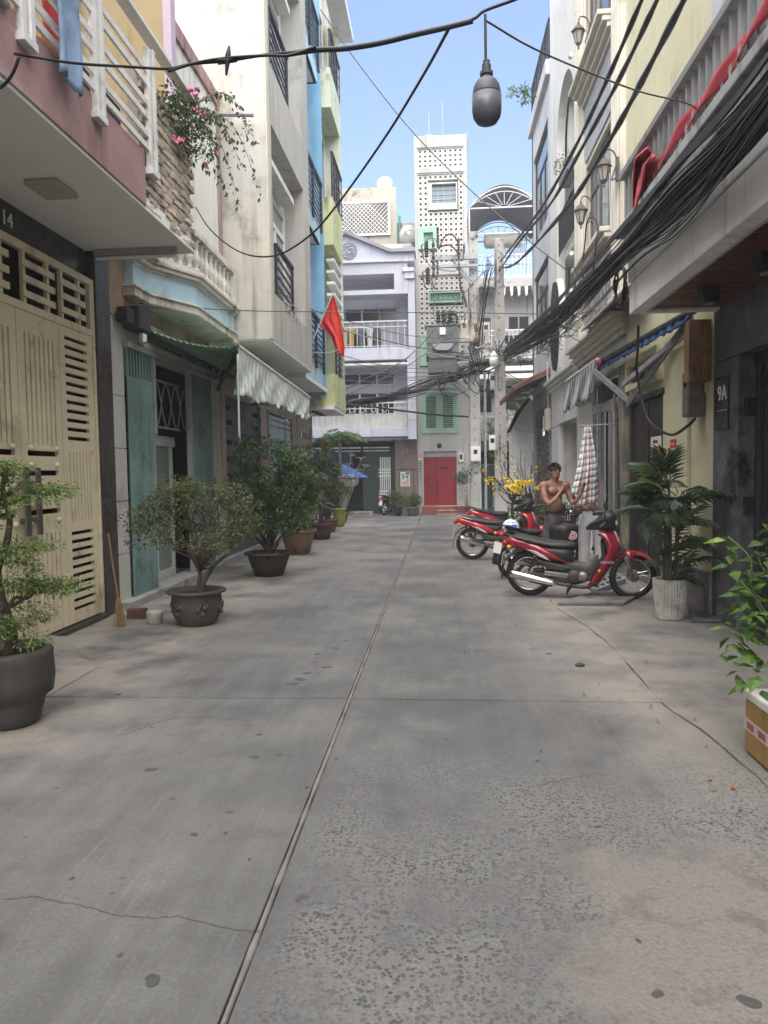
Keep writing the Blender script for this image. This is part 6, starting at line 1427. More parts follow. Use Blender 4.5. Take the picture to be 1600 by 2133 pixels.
# ---------------------------------------------------------------- small greenery higher up
def clump(name, label, cl, n, l, lw, mats, cat='plant', st=None):
    t = thing(name, label, cat, cl[0][0]); q = MB(); foliage(q, cl, n, l, lw, nm=len(mats)); q.build('foliage', mats, t, kind='stuff')
    b = Vector(cl[0][0])-Vector((0, 0, cl[0][1]*1.3)); stems(MB(), st or b, [x[0] for x in cl]+[Vector(cl[0][0])+Vector((.05, 0, 0))], .008, .003, .03).build('stems', BARK, t); return t
p = aX(1085, 195, RX-.55); clump('roof_plant', 'leafy sprig leaning out from the grey roof railing', [(aX(x, y, RX-.5), .13) for x, y in ((1075, 190), (1092, 185), (1100, 200), (1088, 205), (1066, 192))], 150, .16, .05, [LF2], st=aX(1112, 210, RX))
clump('loggia_plant', 'straw coloured flowers on the arched balcony planter', [(Vector((RX, 18.2+i*.2, 9.0)), .18) for i in range(4)], 260, .07, .03, [mat('straw_flower', (.42, .34, .20), .8), LF4], st=(RX+.1, 18.4, 8.85))
clump('window_plant', 'trailing plant on the lowest black window guard', [(aX(x, y, -3.05), .13) for x, y in ((592, 650), (600, 662), (607, 672), (585, 640))], 300, .06, .03, [LF3, mat('dry_twig', (.22, .20, .16), .9)], st=aX(590, 640, -3.12))
clump('balcony_plant', 'ferns along the grey end house middle balcony', [(Vector((1.7+i*.35, 33.5, 7.15+.1*(i % 2))), .25) for i in range(8)], 700, .12, .03, [LF2, LF4], st=(2.5, 33.5, 6.96))
clump('tree', 'dark bushy tree behind the pole at street level', [(Vector((1.9+rp.uniform(-.4, 1.6), 32.0+rp.uniform(-.5, .3), 2.6+rp.uniform(-1.4, .8))), .4) for _ in range(12)], 1300, .12, .05, [LF3, LF2], 'tree', st=(2.6, 32.0, 0))
t = thing('palm', 'dark spiky palm between the two concrete poles', 'palm', (2.6, 31.5, 0)); MB().tube([(2.6, 31.5, 0), (2.62, 31.5, 4.6)], .09, 8).build('trunk', BARK, t)
fm = frond(1.7, 22, .05, .45, .5).mesh('frond', leafmat('far_palm', (.03, .06, .03), (.06, .09, .045)))
for k in range(22): inst(fm, 'frond', t, (2.62, 31.5, 4.5), (0, rp.uniform(-.9, .3), k*2.4), (rp.uniform(.7, 1.05),)*3)
clump('tree', 'leafy variegated tree over the grey end house lower balcony', [(Vector((1.5+rp.uniform(0, 1.8), 32.2, 3.6+rp.uniform(-.4, .7))), .33) for _ in range(9)], 900, .10, .05, [LF2, LF1], 'tree', st=(2.2, 32.2, 0))
# green shrub tied to the first pole
clump('shrub', 'small green shrub left of the first concrete pole', [(Vector((.95+rp.uniform(-.3, .25), 28.6, 1.55+rp.uniform(-.25, .3))), .22) for _ in range(7)], 600, .085, .045, [LF2, LF3], 'shrub', st=(1.1, 28.7, 0))
# ---------------------------------------------------------------- yellow apricot tree, chrysanthemums, red twigs
t = thing('apricot_tree', 'bare branched apricot tree with yellow blossom by the poles', 'tree', (1.75, 17.6, 0))
q = MB(); base = Vector((1.75, 17.6, .45)); tips = [aY(x, y, 17.5) for x, y in ((1000, 975), (1025, 945), (1045, 935), (1060, 960), (1015, 1000), (1035, 1010), (1050, 985), (1100, 990), (1075, 950), (1120, 965), (1005, 965), (1085, 1000))]
q.tube(spline([base, base+Vector((-.05, 0, .35)), base+Vector((.05, 0, .7))], 5), .035, 7); stems(q, base+Vector((0, 0, .45)), tips, .02, .004, .1); q.build('trunk', BARK, t, smooth=True)
pot(t, Vector((1.75, 17.6, 0)), rimmed(.28, .42), TERRA, 22, .38, .24)
q = MB()
for tp_ in tips:
    for _ in range(rp.randint(2, 6)):
        p = tp_.lerp(base, rp.uniform(0, .4))+rvec()*.10; [q.leaf(p, (rvec()+Vector((0, -.3, .3))).normalized(), rvec(), .05, .045) for _ in range(5)]
q.build('blossom', YEL, t, kind='stuff'); q = MB(); foliage(q, [(tp_, .14) for tp_ in tips[:6]], 260, .06, .03, nm=2); q.build('foliage', [LF2, LF1], t, kind='stuff')
t = thing('flower_pot', 'pot of yellow chrysanthemums below the apricot branches', 'potted flowers', (2.0, 16.8, 0))
pot(t, Vector((2.0, 16.8, 0)), rimmed(.3, .40), MRPOT, 22, .36, .25)
q = MB(); foliage(q, [(Vector((2.0+rp.uniform(-.42, .42), 16.8+rp.uniform(-.2, .2), .75+rp.uniform(-.3, .3))), .22) for _ in range(10)], 900, .07, .04, nm=2); q.build('foliage', [LF3, LF2], t, kind='stuff')
fl_ = MB(); 
for k in range(18): a = k*2.4; fl_.leaf((0, 0, 0), Vector((math.cos(a), math.sin(a), .2+.06*k)).normalized(), (0, 0, 1), .055, .028, 0, -.2)
flm = fl_.mesh('flower', YEL)
for k in range(46): x, y = rp.choice(((1065, 1010), (1075, 1018), (1085, 1025), (1070, 1025), (1095, 1008), (1115, 1012), (1120, 1022), (1060, 1022), (1105, 1005), (1080, 1008))); p = aY(x+rp.uniform(-9, 9), y+rp.uniform(-7, 7), 16.45+rp.uniform(0, .3)); inst(flm, 'flower', t, p, (rp.uniform(.4, 1.3), rp.uniform(-.5, .5), rp.uniform(0, 6)), (rp.uniform(.9, 1.4),)*3)
stems(MB(), (2.0, 16.8, .38), [(1.8, 16.8, .9), (2.2, 16.8, .9), (2.0, 16.7, 1.0)], .01, .004).build('stems', BARK, t)
t = thing('twiggy_shrub', 'leafless reddish twig shrub in front of the white garden wall', 'shrub', (2.25, 18.3, 0))
q = MB(); base = Vector((2.25, 18.3, .2)); tips = [aY(x, y, 18.2) for x, y in ((1085, 935), (1095, 950), (1110, 940), (1120, 960), (1130, 975), (1075, 965), (1105, 925), (1140, 955), (1150, 965), (1125, 945))]
stems(q, base, tips, .02, .004, .08)
for tp_ in tips:
    for _ in range(5): p = base.lerp(tp_, rp.uniform(.5, .95)); q.tube([p, p+(rvec()+Vector((0, 0, .5)))*.22], .004, 4)
q.build('twigs', mat('red_brown_twig', (.10, .055, .045), .9), t)
pot(t, Vector((2.25, 18.3, 0)), rimmed(.25, .32), BKPOT, 18, .28, .2)
# ---------------------------------------------------------------- small things along the left wall
t = thing('broom', 'straw broom leaning against the dark pillar', 'broom', aZ(245, 1305, 0))
b0 = aZ(248, 1305, 0); q = MB(); q.tube([b0+Vector((0, .02, .28)), b0+Vector((-.10, .1, .75)), b0+Vector((-.14, .12, 1.05))], .012, 6); q.build('handle', mat('bamboo', (.22, .14, .07), .7), t)
q = MB()
for k in range(60): a = rp.uniform(0, 6.28); r = rp.uniform(0, .075); q.bar(b0+Vector((r*.3*math.cos(a), r*.3*math.sin(a), .32)), b0+Vector((r*math.cos(a)+.01, r*math.sin(a)*.6, .0+rp.uniform(0, .02))), .008)
q.build('bristles', mat('straw', (.28, .18, .08), .9), t, kind='stuff')
t = thing('pot', 'small dirty white pot beside the carved stone planter', 'pot', aZ(316, 1300, 0)); MB().lathe([(.07, 0), (.085, .02), (.095, .12), (.10, .14), (.085, .14), (.08, .1)], 18, aZ(316, 1302, 0)+Vector((0, .1, 0))).build('bowl', mat('dirty_white_pot', (.46, .44, .41), .6, .2, 6, .2), t, smooth=True)
p = aZ(283, 1290, 0); tag(MB().box(p.x-.12, p.x+.10, p.y+.02, p.y+.12, 0, .12).build('clay_block', mat('clay_red_block', (.15, .075, .055), .9, .2, 6), bevel=.01), 'reddish clay block between broom and white pot', 'brick')
# stone and dry leaves on the lane
p = aZ(1208, 1388, .0); q = MB(); q.lathe([(.001, 0), (.03, .0), (.035, .015), (.02, .03), (.001, .034)], 8, p, wob=lambda a, i: 1+.25*math.sin(a*2+i)); tag(q.build('stone', mat('dark_stone', (.06, .055, .05), .9)), 'small dark stone lying on the bare lane', 'stone')
q = MB()
for (x, y) in ((1340, 1425), (1375, 1505), (1430, 1330), (1395, 1330), (1478, 1625), (1495, 1645), (1522, 1643), (1548, 1685), (1123, 1560), (1300, 1372), (1345, 1380), (1375, 1440), (1450, 1500), (1470, 1553), (1240, 1452), (1220, 1448), (1008, 1366), (1355, 1470), (1425, 1470), (1405, 1310), (215, 1348), (240, 1368), (360, 1370), (420, 1335), (60, 1340)):
    p = aZ(x, y, .012); a = rp.uniform(0, 6.28); q.leaf(p, (math.cos(a), math.sin(a), .15), (0, 0, 1), rp.uniform(.03, .055), rp.uniform(.015, .025), 0, -.3)
for _ in range(60): p = Vector((rp.choice((rp.uniform(1.2, 2.9), rp.uniform(-3.9, -2.3))), rp.uniform(3, 16), .010)); a = rp.uniform(0, 6.28); q.leaf(p, (math.cos(a), math.sin(a), .1), (0, 0, 1), rp.uniform(.02, .04), .014, 0, -.3)
o = q.build('leaf_litter', LITTER); o['kind'] = 'stuff'
# loose planks and drain plates by the pots on the right
for pts_, m_, lb, nm in (([(1160, 1262), (1300, 1262), (1340, 1240), (1240, 1238)], GREYD, 'flat dark rubber ramp plate under the front wheel', 'plate'), ([(1440, 1298), (1525, 1298), (1480, 1262), (1430, 1262)], GREYST, 'dark flat slab beside the ribbed cement pot', 'slab')):
    P4 = [aZ(*p, .0) for p in pts_]; tag(MB().prism([(p.x, p.y) for p in P4], 'Z', .007, .045).build(nm, m_, bevel=.006), lb, nm)
# ================================================================== motorbikes
TYRE = mat('tyre', (.018, .018, .019), .75, .2, 10, 0, .3, 90, kind='obj'); BPL = mat('black_plastic_part', (.022, .022, .024), .42, .15, 6, 0, .05, kind='obj'); DPL = mat('grey_plastic_part', (.065, .065, .062), .6, .2, 8, 0, .1, kind='obj')
SEATM = mat('black_vinyl', (.035, .033, .032), .5, .15, 10, 0, .12, 150, kind='obj'); ENG = mat('engine_alloy', (.30, .29, .28), .45, .3, 14, 0, .15, metal=.7, kind='obj'); ENGD = mat('dark_engine', (.06, .058, .055), .6, .3, 10, 0, .1, metal=.3, kind='obj')
LENS = mat('red_lens', (.35, .02, .02), .15, kind='obj'); CLENS = mat('clear_lens', (.5, .5, .48), .1, kind='obj'); PLATE = mat('licence_plate', (.60, .60, .58), .5, kind='obj')
def rr_sec(x, hw, z0, z1, n=12, p=3.0):
    out = []
    for k in range(n):
        a = 2*math.pi*(k+.5)/n; c_, s_ = math.cos(a), math.sin(a)
        out.append((x, hw*math.copysign(abs(c_)**(2/p), c_), (z0+z1)/2+(z1-z0)/2*math.copysign(abs(s_)**(2/p), s_)))
    return out
def lens_side(mb, outline, y0, y1, mi=0):
    mb.prism(outline, 'Y', y0, y1, mi)
def motorbike(label, loc, heading, paint, s=1.08, steer=.3, pipe='low', trim=None, letters=None, basket=False, lean=rad(7), group='motorbikes parked along the right house fronts'):
    t = thing('motorbike', label, 'motorbike', loc, group, local=True)
    t.rotation_euler = (lean, 0, heading); t.scale = (s, s, s)
    # right side of the machine (towards camera) is -y
    def wheel(x, name):
        w_ = MB(); R0, r_ = .250, .037
        secs = []
        k0 = [];
        for i in range(36):
            a = 2*math.pi*i/36; ring = []
            for j in range(8):
                b = 2*math.pi*j/8; rr = R0+r_*math.cos(b)*1.1; ring.append((rr*math.cos(a), r_*.95*math.sin(b), rr*math.sin(a)))
            secs.append(ring)
        secs.append(secs[0]); w_.loft(secs, closed=False)
        o = w_.build('wheel', TYRE, t, smooth=True); o.location = (x, 0, .29)
        q = MB(); q.tube([(.214*math.cos(a), 0, .214*math.sin(a)) for a in np.linspace(0, 2*math.pi, 37)], .015, 6, cap=False); q.build('rim', CHROME, o, smooth=True)
        q = MB()
        for i in range(24):
            a = 2*math.pi*i/24; b = a+(.35 if i % 2 else -.35); q.tube([(.045*math.cos(b), .03*(1 if i % 4 < 2 else -1), .045*math.sin(b)), (.208*math.cos(a), 0, .208*math.sin(a))], .0022, 3)
        q.build('spokes', CHROME, o, kind='stuff')
        q = MB(); q.lathe([(.03, -.055), (.062, -.05), (.066, -.02), (.05, 0), (.066, .02), (.062, .05), (.03, .055)], 18, (0, 0, 0), 'Y'); q.build('hub', ENG, o, smooth=True)
        return o
    wheel(0, 'rear')
    front = wheel(1.24, 'front'); front.rotation_euler = (0, 0, steer)
    # front end, turned with the bars
    fk = MB()
    for y in (-.075, .075): fk.tube([(1.24, y, .29), (1.155, y, .55)], .022, 8); fk.tube([(1.155, y, .55), (1.03, y, .86)], .017, 8)
    fk.build('fork', ENG, t, smooth=True)
    q = MB()
    def fend(u, v):
        a = rad(35+105*u); r = .305+.012*math.sin(math.pi*u); y = (v-.5)*.15; return (1.235+r*math.cos(a), y, .29+r*math.sin(a)-.05*abs(v-.5)**2*4*.6)
    q.grid(fend, 14, 8); q.add([(1.13, -.085, .60), (1.28, -.07, .60), (1.20, -.085, .44), (1.13, .085, .60), (1.28, .07, .60), (1.20, .085, .44)], [(0, 1, 2), (5, 4, 3), (0, 3, 4, 1)]); q.build('front_fender', paint, t, smooth=True, solid=.006)
    # leg shield
    spine = [(.925, .845, .10), (1.00, .80, .135), (1.055, .72, .17), (1.05, .62, .195), (.995, .50, .20), (.93, .38, .19), (.865, .27, .165), (.80, .185, .13)]
    secs = []
    for i, (x, z, hw) in enumerate(spine):
        d = Vector((spine[min(i+1, 7)][0]-spine[max(i-1, 0)][0], spine[min(i+1, 7)][1]-spine[max(i-1, 0)][1])).normalized(); nx, nz = -d.y, d.x   # towards front
        th = .055 if i < 5 else .04
        ring = []
        for k in range(11):
            a = -1+2*k/10; ring.append((x+nx*th*(1-a*a)**.8-.06*a*a, hw*a, z+nz*th*(1-a*a)**.8-.01*a*a))
        for k in range(10, -1, -1):
            a = -1+2*k/10; ring.append((x-nx*.012-.09*a*a, hw*a*.94, z-nz*.012-.01*a*a))
        secs.append(ring)
    MB().loft(secs).build('leg_shield', paint, t, smooth=True)
    q = MB(); q.loft([rr_sec(.99, .07, .72, .86), rr_sec(1.06, .075, .70, .82), rr_sec(1.10, .06, .69, .77)]); q.build('front_panel', paint, t, smooth=True)
    # inner black shield and centre tunnel
    q = MB(); q.loft([[(.905, -.15, .72), (.905, .15, .72), (.87, .15, .74), (.87, -.15, .74)], [(.94, -.18, .50), (.94, .18, .50), (.89, .17, .52), (.89, -.17, .52)], [(.80, -.16, .28), (.80, .16, .28), (.74, .14, .30), (.74, -.14, .30)]]); q.build('inner_shield', BPL, t)
    q = MB(); q.loft([rr_sec(.44, .085, .34, .53), rr_sec(.55, .085, .32, .47), rr_sec(.70, .09, .28, .44), rr_sec(.84, .07, .26, .55)]); q.build('centre_cover', DPL, t, smooth=True)
    # headset
    q = MB(); q.loft([rr_sec(.70, .03, .86, .90), rr_sec(.78, .07, .86, .96), rr_sec(.86, .10, .86, 1.03), rr_sec(.93, .12, .85, 1.09), rr_sec(1.0, .11, .86, 1.10), rr_sec(1.05, .08, .88, 1.06), rr_sec(1.07, .05, .92, 1.0)]); hs = q.build('headset', BPL, t, smooth=True)
    q = MB(); q.loft([rr_sec(1.045, .085, .90, 1.02), rr_sec(1.075, .06, .92, 1.0)]); q.build('headlamp', CLENS, hs, smooth=True)
    q = MB()
    for sg in (-1, 1): q.tube(spline([(.96, sg*.06, 1.0), (.92, sg*.20, 1.03), (.80, sg*.33, 1.0)], 4), .014, 6)
    hb = q.build('handlebar', ENGD, t, smooth=True)
    for sg in (-1, 1):
        MB().tube([(.88, sg*.25, 1.02), (.77, sg*.355, .99)], .021, 8).build('grip', BPL, hb); MB().tube(spline([(.92, sg*.20, 1.03), (.93, sg*.28, 1.0), (.88, sg*.37, .975)], 3), .006, 5).build('lever', CHROME, hb)
        q = MB(); q.tube([(.92, sg*.2, 1.03), (.94, sg*.27, 1.17)], .006, 5); q.lathe([(.001, -.012), (.045, -.010), (.052, 0), (.045, .012), (.001, .013)], 12, (.93, sg*.29, 1.21), 'X'); q.build('mirror', BPL, hb, smooth=True)
    for sg in (-1, 1):
        q = MB(); q.tube(spline([(.93, sg*.18, 1.0), (1.02, sg*.14, 1.06), (1.08, sg*.08, .95), (1.04, sg*.04, .8)], 4), .005, 5); q.build('control_cable', BPL, t, smooth=True)
        q = MB(); q.tube([(-.20, sg*.07, .66), (-.22, sg*.13, .66)], .008, 5); q.lathe([(.001, -.03), (.026, -.02), (.03, .0), (.02, .025), (.001, .03)], 10, (-.225, sg*.155, .66), 'X'); q.build('indicator', mat('amber_lens', (.55, .22, .03), .2, kind='obj'), t, smooth=True)
        q = MB(); q.tube(spline([(1.10, sg*.10, .42), (1.18, sg*.12, .5), (1.10, sg*.10, .62)], 4), .005, 5); q.build('brake_hose', BPL, t, smooth=True)
    q = MB(); q.lathe([(.001, -.05), (.018, -.045), (.02, .0), (.001, .012)], 10, (.86, -.205, .40), 'Y'); q.build('reflector', mat('amber_lens', (.55, .22, .03), .2, kind='obj'), t, smooth=True)
    MB().box(.80, .90, -.04, .04, 1.085, 1.092).build('meter_face', mat('meter_glass', (.12, .12, .12), .1, kind='obj'), t)
    # body and seat
    body = [(-.27, .05, .665, .735), (-.20, .075, .645, .755), (-.05, .11, .60, .735), (.10, .125, .535, .705), (.22, .13, .50, .655), (.34, .12, .475, .585), (.44, .10, .455, .51), (.50, .08, .445, .475)]
    q = MB(); q.loft([rr_sec(*b, n=14, p=2.6) for b in body]); bd = q.build('body_panel', paint, t, smooth=True)
    if trim:
        for sg in (-1, 1):
            q = MB()
            for k in range(3):
                z = .60-.035*k; q.add([(-.02+.06*k, sg*(.128+.0*k), z+.03), (.10+.05*k, sg*.134, z+.015), (.24+.02*k, sg*.134, z-.065+.012*k), (.12+.05*k, sg*.136, z-.018)], [(0, 1, 2, 3)] if sg < 0 else [(3, 2, 1, 0)])
            q.build('decal', trim, bd)
    q = MB(); q.loft([rr_sec(.05, .10, .50, .70), rr_sec(.25, .115, .47, .66), rr_sec(.45, .11, .45, .64), rr_sec(.55, .09, .45, .63)]); q.build('under_seat_box', BPL, t, smooth=True)
    sp = [(-.19, .04, .775, .80), (-.13, .085, .74, .80), (-.02, .115, .70, .775), (.10, .125, .675, .755), (.20, .125, .655, .735), (.28, .12, .645, .715), (.40, .115, .635, .715), (.52, .095, .63, .71), (.58, .06, .64, .69)]
    MB().loft([rr_sec(*b, n=14, p=2.8) for b in sp]).build('seat', SEATM, t, smooth=True, sub=1)
    q = MB(); q.tube(spline([(.02, -.13, .735), (-.12, -.13, .775), (-.25, -.10, .81), (-.29, 0, .815), (-.25, .10, .81), (-.12, .13, .775), (.02, .13, .735)], 4), .012, 6); q.build('grab_rail', BPL if pipe == 'low' else ENG, t, smooth=True)
    q = MB(); q.loft([rr_sec(-.33, .05, .655, .70), rr_sec(-.27, .075, .645, .735)]); q.build('tail_lamp', LENS, t, smooth=True)
    # rear fender, plate
    q = MB()
    def rf(u, v):
        a = rad(75+115*u); r = .318+.03*u; return (r*math.cos(a), (v-.5)*.13, .29+r*math.sin(a))
    q.grid(rf, 14, 3); rfo = q.build('rear_fender', BPL, t, smooth=True, solid=.008)
    q = MB(); q.bar((-.345, 0, .40), (-.315, 0, .56), .15, .006, (1, 0, 0)); q.build('licence_plate', PLATE, rfo)
    # rear shocks, swing arm
    for sg in (-1, 1):
        q = MB(); a, b = Vector((.0, sg*.115, .34)), Vector((.09, sg*.115, .55)); ax = (b-a); n_ = 72
        q.tube([a+ax*(i/n_)+Vector((.022*math.cos(i*.75)*.9, sg*0+.022*math.sin(i*.75), -.0))for i in range(n_+1)], .006, 4); q.tube([a, b], .012, 6); q.build('shock_absorber', ENGD, t, smooth=True)
    q = MB(); [q.bar((0, sg*.085, .29), (.42, sg*.085, .30), .03, .05) for sg in (-1, 1)]; q.build('swing_arm', ENGD, t, bevel=.005)
    q = MB(); q.loft([rr_sec(.02, .02, .25, .33), rr_sec(.25, .025, .24, .36), rr_sec(.42, .02, .26, .36)]); cc = q.build('chain_case', ENGD, t, smooth=True); cc.location = (0, .10, 0)
    # side vents (ribbed grey plastic)
    for sg in (-1, 1):
        q = MB(); q.prism([(.10, .50), (.22, .47), (.46, .42), (.50, .40), (.44, .365), (.24, .375)], 'Y', sg*.085, sg*.115); sv = q.build('side_cover', DPL, t, bevel=.008)
        for k in range(5): MB().bar((.17+.012*k, sg*.118, .465-.018*k), (.46-.01*k, sg*.118, .405-.0075*k), .006).build('rib', DPL, sv)
    # engine
    q = MB(); q.lathe([(.05, -.15), (.085, -.14), (.095, -.10), (.095, .10), (.085, .14), (.05, .15)], 20, (.56, 0, .28), 'Y'); q.loft([rr_sec(.48, .09, .19, .36), rr_sec(.62, .10, .18, .38), rr_sec(.72, .08, .22, .36)]); en = q.build('engine', ENGD, t, smooth=True)
    for sg in (-1, 1): MB().lathe([(.001, -.03), (.045, -.028), (.062, -.01), (.064, .03)], 18, (.66, sg*.125, .295), 'Y').build('engine_cover', ENG, en, smooth=True); 
    q = MB(); [q.box(.71+i*.022, .722+i*.022, -.065, .065, .24, .36) for i in range(5)]; q.build('cylinder_fins', ENG, en)
    q = MB(); q.bar((.20, -.125, .335), (.50, -.125, .30), .03, .055); q.bar((.50, -.125, .30), (.56, -.125, .22), .03, .05); q.build('footrest_bracket', ENG, t, bevel=.008)
    q = MB(); q.tube([(.52, -.27, .20), (.52, .27, .20)], .012, 6); [q.tube([(.52, sg*.18, .20), (.52, sg*.28, .20)], .021, 8) for sg in (-1, 1)]; q.build('footpegs', BPL, t)
    # exhaust
    if pipe == 'low':
        q = MB(); q.tube(spline([(.78, -.06, .26), (.74, -.12, .18), (.60, -.15, .175), (.34, -.155, .215)], 5), [.022]*16, 8); q.build('exhaust_pipe', ENGD, t, smooth=True)
        q = MB(); q.tube([(.36, -.155, .212), (.30, -.155, .222), (.05, -.158, .272), (-.18, -.16, .318), (-.215, -.16, .325), (-.22, -.16, .326)], [.028, .042, .050, .052, .046, .02], 14); q.build('silencer', CHROME, t, smooth=True)
        MB().tube([(.30, -.16, .182), (.02, -.163, .235)], .018, 6).build('heat_guard', ENGD, t, smooth=True)
    else:
        q = MB(); q.tube(spline([(.78, -.06, .24), (.70, -.13, .17), (.50, -.15, .20), (.20, -.16, .30)], 5), [.020]*16, 8); q.build('exhaust_pipe', ENGD, t, smooth=True)
        q = MB(); q.tube([(.22, -.165, .30), (.18, -.165, .315), (-.20, -.175, .435), (-.245, -.175, .45), (-.25, -.175, .452)], [.03, .055, .058, .054, .03], 16); q.build('silencer', CHROME, t, smooth=True)
        q = MB(); q.tube([(-.20, -.175, .435), (-.235, -.175, .447)], .062, 16); q.build('silencer_band', ENGD, t, smooth=True)
    # stand
    q = MB(); q.tube([(.50, .10, .18), (.44, .22, .01)], .011, 6); q.tube([(.52, -.08, .17), (.46, -.10, .06)], .012, 6); q.build('stand', ENGD, t)
    if letters: text(letters, .043, (.955, -.196, .50), (rad(90), 0, rad(8)), PLATE, t, ext=.001)
    if basket:
        q = MB(); x0, x1, z0, z1 = 1.06, 1.30, .78, 1.06
        for i in range(8):
            z = z0+(z1-z0)*i/7; g = .02*(i/7); q.tube([(x0, -.13-g, z), (x1+g, -.13-g, z), (x1+g, .13+g, z), (x0, .13+g, z), (x0, -.13-g, z)], .006, 4, cap=False)
        for i in range(7):
            y = -.13+.26*i/6; q.tube([(x1, y, z0), (x1+.02, y*1.15, z1)], .006, 4); q.tube([(x0, y, z0), (x0, y*1.15, z1)], .006, 4)
        for i in range(6):
            x = x0+(x1-x0)*i/5
            for sg in (-1, 1): q.tube([(x, sg*.13, z0), (x, sg*.15, z1)], .006, 4)
        q.box(x0, x1, -.13, .13, z0-.004, z0+.004); q.build('front_basket', BPL, t)
    return t
def paintm(name, c): return mat(name, c, .22, .06, 3, 0, 0, coat=.8, kind='obj')
RED1 = paintm('crimson_paint', (.26, .012, .03)); RED2 = paintm('bright_red_paint', (.42, .02, .03)); BLK = paintm('black_paint', (.02, .02, .024)); DEC = mat('white_decal', (.62, .60, .60), .4); DECS = mat('silver_decal', (.48, .47, .47), .3)
pA, pB = aZ(1104, 1240), aZ(1318, 1248); hA = math.atan2(pB.y-pA.y, pB.x-pA.x)
motorbike('crimson motorbike nearest camera with wheels beside the palm', (pA.x, pA.y, 0), hA, RED1, (pB-pA).length/1.24, .35, 'low', DEC, 'HONDA')
pC = aZ(1063, 1203); motorbike('black motorbike with wire front basket behind the crimson one', (pC.x, pC.y, 0), rad(42), BLK, 1.06, -.2, 'low', None, None, True)
pD = aZ(985, 1165); motorbike('bright red motorbike with silver stripes and raised silencer', (pD.x, pD.y, 0), rad(-4), RED2, 1.08, .15, 'high', DECS)
pE = aZ(1003, 1135); motorbike('red fronted motorbike farthest in the parked row', (pE.x, pE.y, 0), rad(8), RED2, 1.08, .2, 'low', DECS)
motorbike('dark motorbike parked nose out before the lavender garage', aZ(800, 1073), rad(62), BLK, 1.0, -.4, 'low', None, None, group='motorbike at the garage')
# helmet resting on the black motorbike seat
p = aY(1064, 1100, pC.y-.05)
t = thing('helmet', 'blue and white helmet resting on the black motorbike tail', 'helmet', p)
q = MB(); q.lathe([(.128, -.05), (.135, 0), (.12, .07), (.075, .12), (.001, .14)], 20, p); q.build('shell', mat('helmet_white', (.58, .60, .64), .2, .05, 4, coat=.5), t, smooth=True, solid=.01)
q = MB(); q.grid(lambda u, v: p+Vector((.139*math.cos(-2.2+1.3*u)*math.cos(-.2+1.0*v), .139*math.sin(-2.2+1.3*u)*math.cos(-.2+1.0*v), .01+.137*math.sin(-.2+1.0*v)-.006)), 10, 8); q.build('blue_patch', mat('helmet_blue', (.05, .11, .36), .25), t, smooth=True)
q = MB(); q.grid(lambda u, v: p+Vector((.13*math.cos(-.9+1.8*u)*(1+.5*v), .13*math.sin(-.9+1.8*u)*(1+.2*v), .01-.02*v)), 8, 2); q.build('peak', BPL, t, smooth=True, solid=.006)
# black tub with round emblem carried on the footboard of the basket bike
p = aY(1176, 1100, 11.25)
t = thing('tub', 'black tub with round ringed emblem standing behind crimson seat', 'tub', (p.x, p.y, .3))
MB().box(p.x-.13, p.x+.13, p.y-.05, p.y+.25, .02, .46).build('stand', ENGD, t)
q = MB(); q.lathe([(.15, .46), (.19, .50), (.22, .78), (.225, .86), (.20, .87), (.19, .80)], 22, (p.x, p.y+.1, 0)); q.build('shell', BPL, t, smooth=True)
for r, m_, d in ((.065, PLATE, 0), (.052, RED2, .003), (.036, PLATE, .006), (.022, mat('emblem_blue', (.05, .10, .3), .4), .009)): MB().lathe([(.001, -.004-d), (r, -.004-d), (r, 0)], 20, (p.x+.10, p.y-.10, .72), 'Y').build('emblem', m_, t)
# small crate lying under the crimson front wheel
t = thing('drain_grate', 'grey slatted metal ramp lying under the crimson motorbike', 'metal ramp', aZ(1255, 1225))
a0, a1, a2, a3 = aZ(1226, 1225), aZ(1241, 1239), aZ(1300, 1215), aZ(1283, 1203)
q = MB()
for k in range(2): pass
up_ = Vector((0, 0, .05))
for a, b in ((a0, a1), (a1, a2), (a2, a3), (a3, a0)): q.bar(a+up_, b+up_, .04, .05)
for k in range(1, 5): q.bar(a0.lerp(a3, k/5)+up_, a1.lerp(a2, k/5)+up_, .03, .04)
q.bar(a0.lerp(a1, .5)+up_, a3.lerp(a2, .5)+up_, .03, .04); q.build('frame', GREYM, t)
